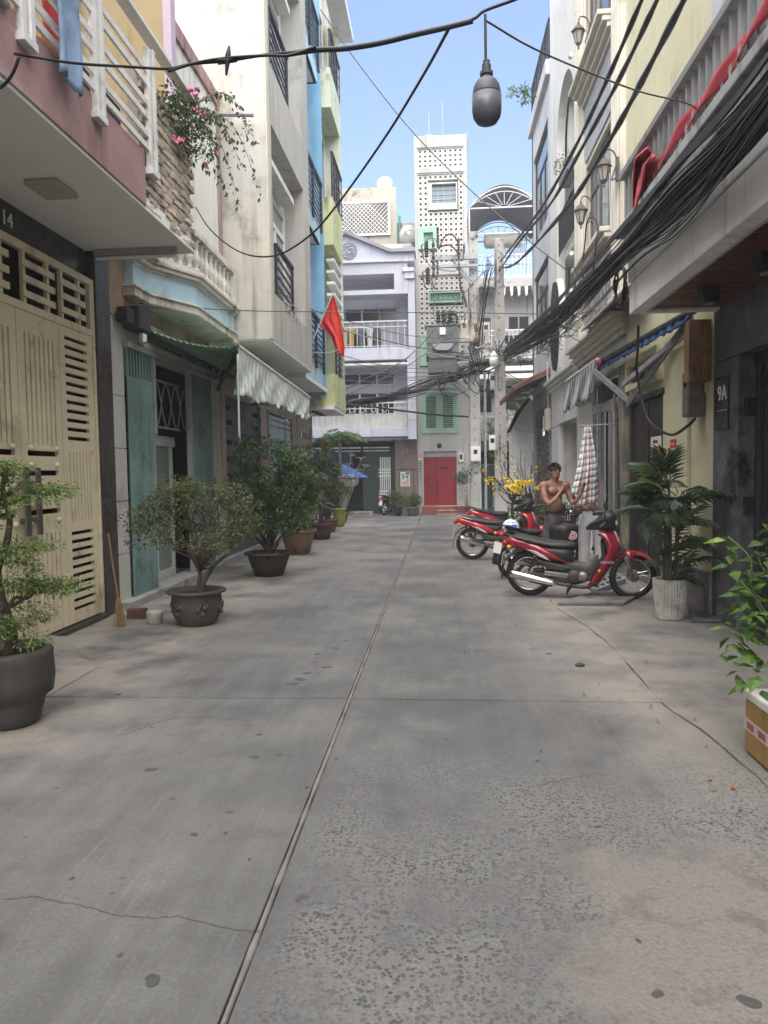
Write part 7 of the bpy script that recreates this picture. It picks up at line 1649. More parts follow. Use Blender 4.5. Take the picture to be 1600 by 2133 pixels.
# ================================================================== people
SKIN = mat('skin', (.235, .130, .085), .5, .14, 5, 0, .10, 60, col2=(.27, .125, .085), c2lo=.5, c2hi=.66, c2scale=5, kind='obj'); HAIR = mat('black_hair', (.012, .010, .010), .5, .3, 30, 0, .3, 80, kind='obj')
DENG = mat('grey_denim', (.055, .057, .06), .9, .25, 5, .05, .4, 70, col2=(.12, .12, .12), c2lo=.5, c2hi=.7, c2scale=6, kind='obj'); DENL = mat('pale_denim', (.46, .465, .48), .9, .12, 5, .04, .4, 70, kind='obj')
def skinned(name, chains, m_, parent, root=0, sub=2):
    """chains: lists of (x,y,z,r[,r2]); a chain may start with an index tag ('@', chain, k) to branch from an earlier vertex"""
    vs, rs, es, idx = [], [], [], []
    for ch in chains:
        ids = []
        for p in ch:
            if p[0] == '@': ids.append(idx[p[1]][p[2]]); continue
            vs.append(p[:3]); rs.append((p[3], p[4] if len(p) > 4 else p[3])); ids.append(len(vs)-1)
        es += list(zip(ids, ids[1:])); idx.append(ids)
    me = bpy.data.meshes.new(name); me.from_pydata(vs, es, []); me.materials.append(m_)
    o = bpy.data.objects.new(name, me); COL.objects.link(o); o.parent = parent; o['_local'] = 1
    md = o.modifiers.new('skin', 'SKIN'); md.use_smooth_shade = True; md.branch_smoothing = .6
    for i, d in enumerate(me.skin_vertices[0].data): d.radius = rs[i]; d.use_root = (i == root)
    s_ = o.modifiers.new('sub', 'SUBSURF'); s_.levels = sub; s_.render_levels = sub
    return o
def ellipsoid(mb, c, r, n=14):
    mb.lathe([(max(.0005, r[0]*math.sin(t)), -r[2]*math.cos(t)) for t in np.linspace(0, math.pi, 10)], n, (0, 0, 0)); k = n*10
    for i in range(len(mb.v)-k, len(mb.v)): x, y, z = mb.v[i]; mb.v[i] = (c[0]+x, c[1]+y*r[1]/r[0], c[2]+z)
def fuse(o, ells, voxel=.011):
    """one continuous skin: the grown limbs, skull and muscles remeshed into a single surface"""
    bpy.context.view_layer.update(); dg = bpy.context.evaluated_depsgraph_get(); me = bpy.data.meshes.new_from_object(o.evaluated_get(dg))
    q = MB()
    for c, r in ells: ellipsoid(q, c, r)
    bm = bmesh.new(); bm.from_mesh(me); m2 = q.mesh('ell', o.data.materials[0]); bm.from_mesh(m2); bm.to_mesh(me); bm.free()
    o.modifiers.clear(); me.name = o.name; o.data = me
    if not me.materials: me.materials.append(SKIN)
    r_ = o.modifiers.new('remesh', 'REMESH'); r_.mode = 'VOXEL'; r_.voxel_size = voxel; r_.use_smooth_shade = True
    s_ = o.modifiers.new('smooth', 'SMOOTH'); s_.iterations = 4; s_.factor = .5
def fingers(chains, ci, k, palm, d, side, nrm, curl=.3, L=.075):
    palm, d, side, nrm = Vector(palm), Vector(d).normalized(), Vector(side).normalized(), Vector(nrm).normalized()
    for i, (off, ln) in enumerate(((-.033, .85), (-.011, 1.0), (.011, .95), (.033, .75))):
        a = palm+side*off*.9+d*.03; b = a+d*L*ln*.45+nrm*L*curl*.25; c_ = b+d*L*ln*.35+nrm*L*curl*.8
        chains.append([('@', ci, k), (*a, .011), (*b, .0095), (*c_, .008)])
    a = palm-side*.04-d*.01; b = a-side*.02+d*.03+nrm*.01; chains.append([('@', ci, k), (*a, .013), (*b, .010)])
def face(parent, c, s=1.0):
    c = Vector(c)
    for sg in (-1, 1):
        MB().lathe([(.001, -.008), (.012, -.003), (.012, .003), (.001, .006)], 8, c+Vector((sg*.032, -.086, .012)), 'Y').build('eye', mat('eye_dark', (.02, .015, .012), .2), parent, smooth=True)['_local'] = 1
        MB().bar(c+Vector((sg*.018, -.094, .034)), c+Vector((sg*.052, -.084, .036)), .008, .007).build('eyebrow', HAIR, parent)
        q = MB(); q.lathe([(.001, -.012), (.022, -.006), (.026, .004), (.001, .010)], 10, c+Vector((sg*.082, .01, -.005)), 'X'); o = q.build('ear', SKIN, parent, smooth=True)
    MB().bar(c+Vector((-.022, -.088, -.055)), c+Vector((.022, -.088, -.055)), .008, .010).build('mouth', mat('lips', (.28, .10, .085), .5), parent)
    q = MB()
    def hr(u, v):
        a = 2*math.pi*u; fr = max(0, -math.sin(a)); low = .42*fr**2-.62*(1-fr)
        el = math.pi*.5-(math.pi*.5-low)*v
        r = .100+.008*math.sin(a*7+v*5)*v+.006*math.sin(a*17+v*11)
        return c+Vector((.88*r*math.cos(a)*math.cos(el), .012+1.04*r*math.sin(a)*math.cos(el), .022+.98*r*math.sin(el)))
    q.grid(hr, 36, 10); rh = random.Random(8)
    for _ in range(260):
        a, e = rh.uniform(0, 6.28), rh.uniform(.15, 1.5); d = Vector((math.cos(a)*math.cos(e), math.sin(a)*math.cos(e), math.sin(e))); p0 = c+Vector((d.x*.09, .012+d.y*.104, .022+d.z*.098)); q.leaf(p0, (d+Vector((rh.uniform(-.8, .8), -.5, rh.uniform(-.6, .4)))).normalized(), d, .038, .010, 0, .3)
    q.build('hair', HAIR, parent, smooth=False)
# ---- shirtless man standing behind the motorbikes
mp = thing('person', 'shirtless man in grey jeans with one hand raised behind motorbikes', 'person', (1.82, 11.9, 0), None, True, rad(22))
ch = [[(0, 0, .98, .120, .09), (0, -.01, 1.08, .14, .105), (0, .0, 1.20, .145, .10), (0, .01, 1.33, .165, .11), (0, .01, 1.43, .15, .09), (0, .005, 1.50, .062), (0, -.01, 1.555, .058), (0, -.022, 1.60, .070, .080), (0, -.015, 1.67, .080, .092), (0, -.005, 1.72, .072, .080), (0, 0, 1.75, .04)],
      [('@', 0, 4), (-.17, .01, 1.46, .066), (-.225, -.03, 1.39, .060), (-.235, -.12, 1.24, .046), (-.215, -.20, 1.16, .042), (-.13, -.235, 1.24, .038), (-.04, -.235, 1.35, .030), (.01, -.22, 1.40, .034, .02)],
      [('@', 0, 4), (.17, .01, 1.46, .066), (.225, -.01, 1.38, .060), (.245, -.06, 1.24, .045), (.25, -.12, 1.15, .041), (.29, -.19, 1.23, .036), (.33, -.25, 1.34, .028), (.345, -.27, 1.40, .035, .02)],
      [('@', 0, 0), (-.09, 0, .88, .07), (-.105, -.01, .70, .06), (-.11, 0, .48, .055), (-.115, .01, .28, .052), (-.12, .01, .10, .04), (-.125, -.09, .04, .035), (-.13, -.16, .03, .028)],
      [('@', 0, 0), (.09, 0, .88, .07), (.12, -.03, .70, .06), (.14, -.02, .48, .055), (.15, .02, .28, .052), (.155, .03, .10, .04), (.17, -.06, .04, .035), (.18, -.13, .03, .028)],
      [('@', 0, 8), (0, -.100, 1.655, .016), (0, -.112, 1.640, .013)]]
fingers(ch, 1, 7, (.01, -.22, 1.40), (.5, .1, .85), (-.8, 0, .5), (.3, .9, 0), .5)
fingers(ch, 2, 7, (.345, -.27, 1.40), (.15, -.05, 1), (1, .2, 0), (-.3, -.9, .2), .5)
body = skinned('body', ch, SKIN, mp)
fuse(body, [((0, -.005, 1.665), (.082, .100, .102)), ((0, -.035, 1.600), (.064, .070, .062)), ((0, -.104, 1.652), (.014, .020, .022)), ((-.07, -.075, 1.36), (.085, .05, .065)), ((.07, -.075, 1.36), (.085, .05, .065)), ((-.195, .0, 1.435), (.078, .078, .085)), ((.195, .0, 1.435), (.078, .078, .085)), ((-.09, .02, 1.475), (.10, .055, .05)), ((.09, .02, 1.475), (.10, .055, .05)), ((0, .005, 1.53), (.062, .065, .07)), ((0, -.045, 1.14), (.115, .075, .13)), ((-.23, -.09, 1.28), (.052, .056, .085)), ((.245, -.05, 1.27), (.052, .056, .085)), ((-.07, .05, 1.35), (.11, .07, .13)), ((.07, .05, 1.35), (.11, .07, .13))])
face(mp, (0, -.012, 1.665))
skinned('trousers', [[(0, 0, 1.05, .175, .14), (0, 0, .96, .19, .155), (0, 0, .89, .15)], [('@', 0, 1), (-.10, -.005, .86, .135), (-.11, -.01, .68, .115), (-.115, 0, .48, .098), (-.12, .01, .28, .095), (-.125, .01, .08, .098)], [('@', 0, 1), (.10, -.005, .86, .135), (.125, -.03, .68, .115), (.145, -.02, .48, .098), (.155, .02, .28, .095), (.16, .03, .08, .098)]], DENG, mp)
q = MB(); q.lathe([(.150, 1.015), (.160, 1.02), (.160, 1.05), (.150, 1.055)], 22, (0, 0, 0), wob=lambda a, i: 1-.22*abs(math.sin(a))); q.build('belt', BPL, mp, smooth=True)
q = MB(); 
for (x, y) in ((-.125, -.05), (.168, -.03)): q.loft([rr_sec(-.14, .035, 0, .04), rr_sec(-.02, .045, 0, .07), rr_sec(.09, .04, 0, .09)]); break
for (x, y, nm) in ((-.125, -.02, 'shoe'), (.165, .0, 'shoe')):
    q = MB(); secs = [[(x+a[1], y+a[0], a[2]) for a in rr_sec(xx, hw, 0, zt)] for xx, hw, zt in ((-.17, .03, .045), (-.06, .045, .07), (.08, .04, .09))]; q.loft(secs).build(nm, BPL, mp, smooth=True)
# ---- person bending forward, seen from behind
pp_ = thing('person', 'person in pale jeans bending forward behind the hanging striped sheet', 'person', (2.50, 12.45, 0), None, True, rad(-4))
ch = [[(0, 0, .97, .130, .10), (0, .10, 1.06, .135, .10), (0, .25, 1.10, .14, .10), (0, .40, 1.05, .16, .105), (0, .50, .98, .14, .085), (0, .58, .92, .06), (0, .64, .86, .075), (0, .69, .79, .088), (0, .71, .73, .07)],
      [('@', 0, 4), (-.18, .50, .97, .06), (-.23, .52, .85, .052), (-.24, .50, .66, .043), (-.20, .56, .50, .036), (-.14, .62, .40, .030), (-.12, .65, .35, .034)],
      [('@', 0, 4), (.18, .50, .97, .06), (.23, .52, .85, .052), (.24, .50, .66, .043), (.20, .56, .50, .036), (.14, .62, .40, .030), (.12, .65, .35, .034)],
      [('@', 0, 0), (-.095, 0, .86, .07), (-.11, .0, .68, .06), (-.115, .0, .48, .056), (-.12, -.02, .28, .052), (-.12, -.02, .10, .04), (-.125, .08, .04, .035), (-.13, .15, .03, .028)],
      [('@', 0, 0), (.095, 0, .86, .07), (.12, .0, .68, .06), (.125, .0, .48, .056), (.13, -.02, .28, .052), (.13, -.02, .10, .04), (.135, .08, .04, .035), (.14, .15, .03, .028)]]
fingers(ch, 1, 6, (-.12, .65, .35), (0, .3, -1), (1, 0, 0), (0, 1, .2)); fingers(ch, 2, 6, (.12, .65, .35), (0, .3, -1), (-1, 0, 0), (0, 1, .2))
fuse(skinned('body', ch, SKIN, pp_), [((0, .70, .79), (.08, .085, .095)), ((-.06, .02, 1.03), (.09, .10, .06)), ((.06, .02, 1.03), (.09, .10, .06)), ((-.18, .50, .97), (.07, .07, .07)), ((.18, .50, .97), (.07, .07, .07))])
skinned('trousers', [[(0, .10, 1.075, .20, .16), (0, -.01, .95, .21, .18), (0, -.01, .86, .16)], [('@', 0, 1), (-.10, -.01, .84, .15), (-.115, 0, .66, .125), (-.12, 0, .46, .102), (-.125, -.02, .28, .096), (-.125, -.02, .07, .098)], [('@', 0, 1), (.10, -.01, .84, .15), (.125, 0, .66, .125), (.13, 0, .46, .102), (.135, -.02, .28, .096), (.135, -.02, .07, .098)]], DENL, pp_)
q = MB(); q.lathe([(.001, .64), (.085, .70), (.098, .78), (.09, .84), (.001, .86)], 16, (0, .70, 0)); q.build('hair', HAIR, pp_, smooth=True)
for x in (-.125, .135):
    secs = [[(x+a[1], -a[0]+.0, a[2]) for a in rr_sec(xx, hw, 0, zt)] for xx, hw, zt in ((-.17, .03, .045), (-.06, .045, .07), (.08, .04, .09))]; MB().loft(secs).build('shoe', mat('white_shoe', (.5, .5, .5), .6), pp_, smooth=True)
# ---- striped sheet hung from a bracket
sh_ = thing('hanging_sheet', 'white sheet with pink and grey stripes hanging by metal doors', 'sheet', (2.45, 12.75, 1.7))
SHW = mat('sheet_white', (.56, .54, .54), .85, .12, 5, 0, .2); SHP = mat('sheet_pink', (.50, .26, .29), .85, .12, 5, 0, .2); SHG = mat('sheet_grey_green', (.26, .32, .33), .85, .12, 5, 0, .2)
q = MB(); strips = 15; order = [0, 2, 0, 1, 0, 0, 2, 0, 1, 1, 0, 2, 2, 0, 1]
def shf(u, v):
    wd = .10+.40*v**.9; x = 2.47-.30*v*.55+(u-.5)*wd+.02; z = 2.40-1.36*v+.14*u*v; y = 12.20+.05*math.sin(u*19+v*2)*(.4+v)+.02*math.sin(v*9)+.5*(1-v)**2
    return (x, y, z)
for i in range(strips):
    for j in range(12):
        mi = order[i]
        if i == 1: mi = 2 if j % 2 else 0
        q.grid(lambda a, b: shf((i+a)/strips, (j+b)/12), 2, 2, mi)
q.build('cloth', [SHW, SHP, SHG], sh_, smooth=True, solid=.004)
q = MB(); q.tube([(3.03, 12.85, 2.45), (2.40, 12.78, 2.42)], .014, 6); q.lathe([(.001, -.02), (.028, -.01), (.028, .01), (.001, .02)], 10, (2.40, 12.78, 2.42), 'X'); q.build('bracket', GREYM, sh_)
# ================================================================== poles, cables, lamp, flag
rw = random.Random(23)
def pole(label, x, y, h, r0, r1):
    t = thing('utility_pole', label, 'utility pole', (x, y, 0))
    q = MB(); q.loft([[(x-r, y-r*.8, z), (x+r, y-r*.8, z), (x+r, y+r*.8, z), (x-r, y+r*.8, z)] for z, r in ((0, r0), (h*.5, (r0+r1)/2), (h, r1))]); q.build('shaft', CONCP, t, bevel=.02)
    me = MB().box(-.022, .022, -.01, .002, -.022, .022).mesh('hole', DARKIN)
    for z in np.arange(1.2, h, .42): r = r0+(r1-r0)*z/h; inst(me, 'hole', t, (x-.02, y-r*.8-.001, z), (rad(1.3), 0, 0))
    return t
P1 = pole('concrete pole right of the red door carrying the transformer', 1.42, 29.0, 10.75, .22, .16)
P2 = pole('second concrete pole nearer the tiled canopy with white lamp', 2.22, 27.0, 9.85, .225, .155)
tag(MB().tube([(1.80, 28.9, 0), (1.80, 28.9, 6.1)], .05, 8).build('steel_pipe', GREYM), 'thin grey steel pipe standing just right of the first pole', 'pipe')
# street lamp globe on the second pole
sl_ = thing('street_lamp', 'white bell shaped lamp hanging on the second pole', 'street lamp', (1.98, 26.6, 5.6)); q = MB(); q.lathe([(.001, 5.90), (.05, 5.88), (.07, 5.80), (.15, 5.74), (.165, 5.66)], 18, (1.98, 26.6, 0)); q.build('cap', WHITE, sl_, smooth=True); MB().lathe([(.165, 5.66), (.16, 5.45), (.11, 5.36), (.001, 5.34)], 18, (1.98, 26.6, 0)).build('globe', mat('opal_globe', (.64, .63, .58), .3), sl_, smooth=True); MB().tube([(1.98, 26.6, 5.88), (2.05, 26.8, 6.0), (2.2, 26.85, 5.95)], .02, 6).build('arm', GREYM, sl_)
def cab(label, x0, x1, y, z0, z1, m_, d=.25):
    t = thing('meter_box', label, 'meter box', (x0, y, z0)); MB().box(x0, x1, y-d, y, z0, z1).build('case', m_, t, bevel=.015); MB().box(x0+.04, x1-.04, y-d-.012, y-d, z0+.05, z1-.05).build('door', m_, t, bevel=.006); MB().box((x0+x1)/2-.07, (x0+x1)/2+.07, y-d-.018, y-d-.012, z1-.28 if z1-z0 < .8 else z1-.5, z1-.12 if z1-z0 < .8 else z1-.35).build('meter_window', GLD, t); return t
CBX = mat('cream_cabinet', (.54, .51, .43), .6, .1, 4, .25, .05); GBX = mat('grey_cabinet', (.42, .42, .41), .6, .1, 4, .2, .05)
cab('white meter box low on the first concrete pole', 1.22, 1.60, 28.80, 2.05, 2.62, WHITE, .18)
cab('left cream cabinet on the first pole beside the transformer', .84, 1.23, 28.72, 6.55, 7.35, CBX); cab('right cream cabinet on the first pole beside the transformer', 1.24, 1.64, 28.72, 6.55, 7.30, CBX); cab('pale cabinet hung right of the first pole by cables', 1.70, 2.0, 28.9, 6.5, 7.3, CBX)
cab('tall grey box strapped to the second pole left side', 1.86, 2.02, 26.9, 4.55, 5.15, GBX, .2); cab('rounded white meter low on the second pole', 1.80, 2.02, 26.85, 2.42, 2.95, WHITE, .2)
# transformer
tr = thing('transformer', 'grey transformer on a bracket between tower and first pole', 'transformer', (.4, 28.6, 6))
TRG = mat('transformer_grey', (.23, .235, .245), .5, .12, 3, .2, .04)
MB().box(-.40, .82, 28.25, 28.95, 6.12, 7.12).build('tank', TRG, tr, bevel=.02); MB().box(-.46, .88, 28.2, 29.0, 7.12, 7.20).build('lid', TRG, tr, bevel=.012)
fm_ = MB().box(-.012, .012, 28.14, 28.26, 6.5, 7.05).mesh('cooling_fin', TRG)
for i in range(22): inst(fm_, 'cooling_fin', tr, (-.36+i*.054, 0, 0))
MB().box(.10, .32, 28.10, 28.14, 6.78, 7.05).build('name_plate', WHITE, tr)
q = MB(); q.prism([(-.18, 6.44), (.60, 6.44), (.54, 6.28), (.42, 6.20), (.0, 6.20), (-.12, 6.28)], 'Y', 28.06, 28.26); q.build('front_box', mat('transformer_light', (.32, .33, .34), .5), tr, bevel=.012)
q = MB(); q.box(-.42, 1.0, 28.15, 28.25, 5.92, 6.10); q.box(-.42, 1.5, 28.9, 29.0, 5.92, 6.10); q.box(-.40, -.30, 28.15, 29, 5.9, 6.0); q.box(.7, .8, 28.15, 29, 5.9, 6.0); q.box(-.35, .75, 28.2, 28.9, 5.40, 5.90); q.build('platform', mat('dull_steel', (.13, .135, .14), .6, .15, 4), tr)
q = MB(); q.bar((.05, 28.5, 5.55), (1.30, 28.95, 4.55), .16, .20); q.bar((.55, 28.6, 5.9), (1.30, 28.95, 5.2), .1, .1); q.build('brace', GREYM, tr, bevel=.01)
def insulator(mb, x, y, z0, z1, r, n=5):
    pr = [(r*.45, z0)]
    for i in range(n): z = z0+(z1-z0)*(i+.5)/n; pr += [(r*.45, z-(z1-z0)*.08), (r, z), (r*.45, z+(z1-z0)*.16)]
    mb.lathe(pr+[(r*.45, z1)], 10, (x, y, 0))
for x in (-.0, .2, .45): q = MB(); insulator(q, x+.05, 28.6, 7.2, 7.75, .10); q.build('bushing', ENGD, tr, smooth=True)
# crossarm with insulators, fuses and loops
ca_ = thing('crossarm', 'steel crossarm with insulators and fuse cut-outs on first pole', 'crossarm', (.6, 28.7, 9.7))
q = MB(); q.box(-.20, 1.55, 28.62, 28.76, 9.66, 9.82); q.box(-.20, 1.55, 28.62, 28.76, 9.38, 9.46); q.bar((1.35, 28.8, 8.9), (.55, 28.7, 9.7), .07); q.bar((1.35, 28.8, 8.75), (.75, 28.7, 9.4), .07); q.build('arm', GREYM, ca_)
for (x, z0, z1, r) in ((-.36, 9.75, 10.35, .085), (-.32, 8.75, 9.35, .095), (-.1, 9.0, 10.3, .06), (.05, 9.1, 9.6, .05), (.08, 10.15, 10.6, .06), (1.05, 9.85, 10.2, .05), (.85, 9.85, 10.4, .055)):
    q = MB(); insulator(q, x, 28.6, z0, z1, r, 6 if z1-z0 > .5 else 4); q.build('insulator', ENGD, ca_, smooth=True)
q = MB()
for (x, z, l) in ((-.55, 10.2, .5), (-.52, 9.2, .55), (-.18, 8.95, .35)): q.bar((x, 28.55, z), (x+.08, 28.55, z-l), .05); q.bar((x, 28.55, z), (x+.22, 28.6, z+.1), .03); q.bar((x+.08, 28.55, z-l), (x+.24, 28.6, z-l-.05), .03)
q.build('cut_outs', ENGD, ca_, kind='stuff')
def P(lst, Y): return [aY(x, y, Y) for x, y in lst]
for i, (lst, r) in enumerate((([(884, 515), (890, 498), (905, 497), (915, 515)], .02), ([(914, 520), (925, 495), (942, 488), (955, 510), (956, 545), (957, 575)], .03), ([(915, 515), (935, 510), (952, 525), (956, 545)], .03), ([(957, 530), (964, 524), (965, 540)], .022), ([(957, 575), (960, 600), (968, 620), (972, 640)], .045), ([(895, 580), (905, 620), (903, 650), (906, 670)], .018), ([(890, 545), (905, 570), (906, 600)], .014), ([(898, 540), (915, 560), (945, 565), (955, 560)], .016))):
    MB().tube(spline(P(lst, 28.45), 5), r, 6).build('jumper', CABLEG if r < .03 else ENGD, ca_, smooth=True)
t = thing('cable_coil', 'tangled coil of service wire on top of the transformer', 'cable coil', aY(945, 660, 28.3))
for k in range(9):
    c0 = aY(940+rw.uniform(-12, 14), 662+rw.uniform(-6, 6), 28.2+rw.uniform(-.1, .1)); a0 = rw.uniform(0, 6); rr = rw.uniform(.15, .38)
    MB().tube([c0+Vector((rr*math.cos(a), .1*math.sin(a*2+k), rr*.7*math.sin(a)+.05*math.sin(3*a))) for a in np.linspace(a0, a0+6, 18)], .014, 5).build('wire', CABLE, t, smooth=True)
# ---- big bundle of cables along the right and across to the poles
path = [Vector((2.0, 2.5, aX(1700, 110, 1.95).z)), aX(1600, 225, 1.95), aX(1420, 410, 1.95), aX(1310, 520, 1.95), aX(1215, 610, 2.0), aX(1165, 660, 2.05), aX(1115, 700, 2.08), aY(1058, 735, 26.7)]
path[0].z = path[1].z+.35
cb = thing('cable_bundle', 'thick sagging bundle of black cables beside the right balcony', 'cable bundle', path[3])
path2 = [aY(1058, 735, 26.7), aY(1020, 755, 27.8), aY(985, 766, 28.7), aY(940, 782, 28.4), aY(880, 806, 28.0), aY(810, 829, 27.6), aY(745, 838, 27.2), aY(700, 850, 26.5)]
CB2 = mat('dark_blue_black_cable', (.032, .035, .045), .45, .25, 3, 0, .05)
for k in range(58):
    loose = k % 6 == 0; R_ = .13 if not loose else .22
    a0, rr = rw.uniform(0, 6.28), R_*rw.random()**.5; pts = []
    for i, p in enumerate(path):
        tie = .8 if i in (1, 3) else 1.1 if i < 6 else 1.5
        a = a0+rw.uniform(-.5, .5)+i*.25; pts.append(p+Vector((.8*rr*math.cos(a)*tie, 0, rr*math.sin(a)*tie*(1.0 if i < 5 else 1.3)+(-.10*rw.random() if loose and i in (2, 4, 5) else 0))))
    MB().tube(spline(pts, 5), rw.choice((.008, .010, .013, .017)) if not loose else .007, 5).build('wire', CABLE if k % 4 else CB2, cb, smooth=True)
for k in range(5):
    o_ = [.21, -.02, .05][k % 3]; pts = [p+Vector((-.06+.02*k, 0, .20+.035*k)) for p in path]; MB().tube(spline(pts, 5), .011, 5).build('wire', CABLE, cb, smooth=True)
cb2 = thing('cable_bundle', 'messy cable bundle crossing from the poles to the lime house', 'cable bundle', path2[3])
for k in range(26):
    a0, rr = rw.uniform(0, 6.28), .20*rw.random()**.5
    pts = [p+Vector((0, rr*math.cos(a0+i), (rr*math.sin(a0+i*.9)+rw.uniform(-.06, .06))*(1.2 if i < 5 else .5))) for i, p in enumerate(path2)]
    MB().tube(spline(pts, 4), rw.choice((.012, .016, .022)), 5).build('wire', CABLE if k % 5 else CABLEG, cb2, smooth=True)
# loose ends and snarls around the pole heads
sn = thing('wire_snarl', 'snarl of loose wire ends around the second pole', 'wires', aY(1060, 730, 26.5))
for k in range(80):
    c0 = aY(rw.gauss(1065, 34), rw.gauss(728, 13), 26.4+rw.uniform(-.3, .2)); d = rvec(rw)*rw.uniform(.15, .6)
    MB().tube(spline([c0-d, c0+rvec(rw)*.15, c0+d+rvec(rw)*.1], 4), rw.choice((.007, .010, .014)), 4).build('wire', rw.choice((CABLE, CABLE, CABLEG, WHITE)), sn, smooth=True)
for k in range(30):
    x0 = rw.uniform(1120, 1215); c0 = aX(x0, 735-(x0-1100)*.78+rw.uniform(-14, 30), 2.02); d = rvec(rw)*rw.uniform(.1, .35); MB().tube(spline([c0-d, c0+rvec(rw)*.1, c0+d], 4), .006, 4).build('wire', rw.choice((CABLE, CABLEG)), sn, smooth=True)
sn2 = thing('wire_snarl', 'hanging loops of cable below the transformer bracket', 'wires', aY(930, 790, 28.2))
for lst in ([(925, 770), (915, 800), (922, 812), (930, 790)], [(912, 780), (918, 815), (940, 825), (970, 815)], [(960, 775), (972, 800), (965, 790)], [(985, 770), (975, 800), (995, 820), (1005, 790)], [(990, 790), (1010, 815), (1020, 770)], [(905, 790), (912, 805), (925, 795), (935, 770)], [(975, 720), (985, 760), (970, 790)], [(1010, 700), (1000, 760), (985, 800)]):
    MB().tube(spline(P(lst, 28.1+rw.uniform(-.2, .2)), 5), rw.choice((.018, .026)), 5).build('wire', CABLE, sn2, smooth=True)
# drop bundle from second pole head down to the first
db = thing('cable_bundle', 'dark cables slanting down between the two pole heads', 'cable bundle', aY(1010, 600, 27.5))
for k in range(7): MB().tube(spline([aY(1016+k*2.4, 535+4*k, 26.9), aY(1006+k*2.6+rw.uniform(-2, 2), 590, 27.4), aY(998+k*1.8+rw.uniform(-2, 2), 660, 28), aY(984+k*3.2, 735, 28.3), aY(972+k*4.5, 782, 28.5)], 5), .013, 5).build('wire', CABLE, db, smooth=True)
for k in range(22):
    c0 = aY(rw.gauss(1035, 14), rw.gauss(575, 28), 26.6); d = rvec(rw)*rw.uniform(.15, .45); MB().tube(spline([c0-d, c0+rvec(rw)*.12, c0+d], 4), .010, 4).build('wire', rw.choice((CABLE, CABLEG)), db, smooth=True)
# three thick twisted cables overhead on the right
def cable(name, label, pts, r, m_=CABLE, n=6, cat='cable', group=None, twist=0):
    s_ = spline(pts, 8); rs = [r*(1+(twist*math.sin(i*1.35) if twist else 0)) for i in range(len(s_))]
    return tag(MB().tube(s_, rs, n).build(name, m_, smooth=True), label, cat, group)
for i, (lst, lb) in enumerate((([(1362, -60), (1337, 0), (1264, 168), (1194, 315), (1127, 434), (1075, 502), (1042, 545)], 'leftmost of three thick twisted cables rising overhead'), ([(1395, -60), (1369, 0), (1285, 175), (1201, 329), (1145, 427), (1075, 512), (1040, 565)], 'middle of three thick twisted cables rising overhead'), ([(1458, -60), (1425, 0), (1327, 189), (1257, 315), (1180, 434), (1090, 535), (1060, 556), (1040, 556)], 'rightmost of three thick twisted cables rising overhead'))):
    pts = [aX(x, y, 1.86+.02*i) for x, y in lst[:-1]]+[aY(*lst[-1], 26.8)]
    cable('power_cable', lb, pts, .024+.004*(i == 2), CB2, 7, 'cable', 'thick twisted cables overhead', .22)
# near cable across the lane with the lamp
YN = lambda x: 4.55-.5*min(1, max(0, x/1000))
near = [(30, 112), (150, 131), (270, 139), (350, 143), (400, 133), (470, 127), (560, 113), (600, 110), (660, 101), (720, 98), (790, 87), (860, 70), (930, 54), (985, 40), (1010, 22), (1070, 0), (1150, -32)]
oc = thing('overhead_cable', 'black taped cable crossing the lane overhead nearest the camera', 'cable', aY(600, 110, 4.3))
MB().tube(spline([aY(x, y, YN(x)) for x, y in near], 4), .0085, 8).build('cable', CABLE, oc, smooth=True)
MB().tube(spline([aY(x, y+3, YN(x)) for x, y in near[7:14]], 4), .015, 8).build('conduit', CB2, oc, smooth=True)
MB().tube(spline([aY(x+4*math.sin(i*2), y+6*math.cos(i*1.7), YN(x)-.02) for i, (x, y) in enumerate(near[3:9])], 5), .008, 6).build('strand', CABLE, oc, smooth=True)
MB().tube(spline([aY(x, y, YN(x)) for x, y in ((40, 118), (28, 150), (10, 175), (-20, 195))], 5), .010, 6).build('strand', CABLE, oc, smooth=True)
q = MB(); a = aY(475, 128, 4.3); q.tube(spline([a+Vector((.01, 0, .085)), a+Vector((0, 0, .02)), a+Vector((-.012, 0, -.075))], 4), [.006, .009, .013, .016, .017, .016, .012, .009, .006], 7); q.tube([a+Vector((-.06, 0, .0)), a+Vector((.05, 0, .01))], .016, 7); q.build('taped_joint', CABLE, oc, smooth=True)
lp = thing('hanging_lamp', 'dark grey hanging bulb lamp suspended over the lane', 'lamp', aY(1013, 200, 4.05))
cL = aY(1014, 210, 4.05); k = 4.05/1550
MB().tube([aY(1011, 30, 4.05), aY(1012, 140, 4.05)], .007, 6).build('cord', CABLE, lp); 
LMP = mat('lamp_dark_body', (.075, .08, .10), .45, .1, 4, 0, .04); LMP2 = mat('lamp_bulb', (.095, .10, .125), .3, .05, 3, 0, 0)
q = MB(); q.lathe([(7*k, 78*k), (7*k, 72*k), (9*k, 70*k), (9*k, 58*k), (13*k, 56*k), (13*k, 50*k), (10*k, 48*k), (11*k, 44*k)], 20, cL); q.build('socket', LMP, lp, smooth=False)
q = MB(); q.lathe([(11*k, 45*k), (20*k, 38*k), (26*k, 28*k), (28.5*k, 14*k), (29*k, 10*k)], 28, cL); q.build('housing', LMP, lp, smooth=True)
q = MB(); q.lathe([(29.5*k, 10*k), (29.5*k, -20*k), (27*k, -33*k), (20*k, -43*k), (10*k, -47.5*k), (.0005, -48.5*k)], 28, cL); q.build('bulb', LMP2, lp, smooth=True)
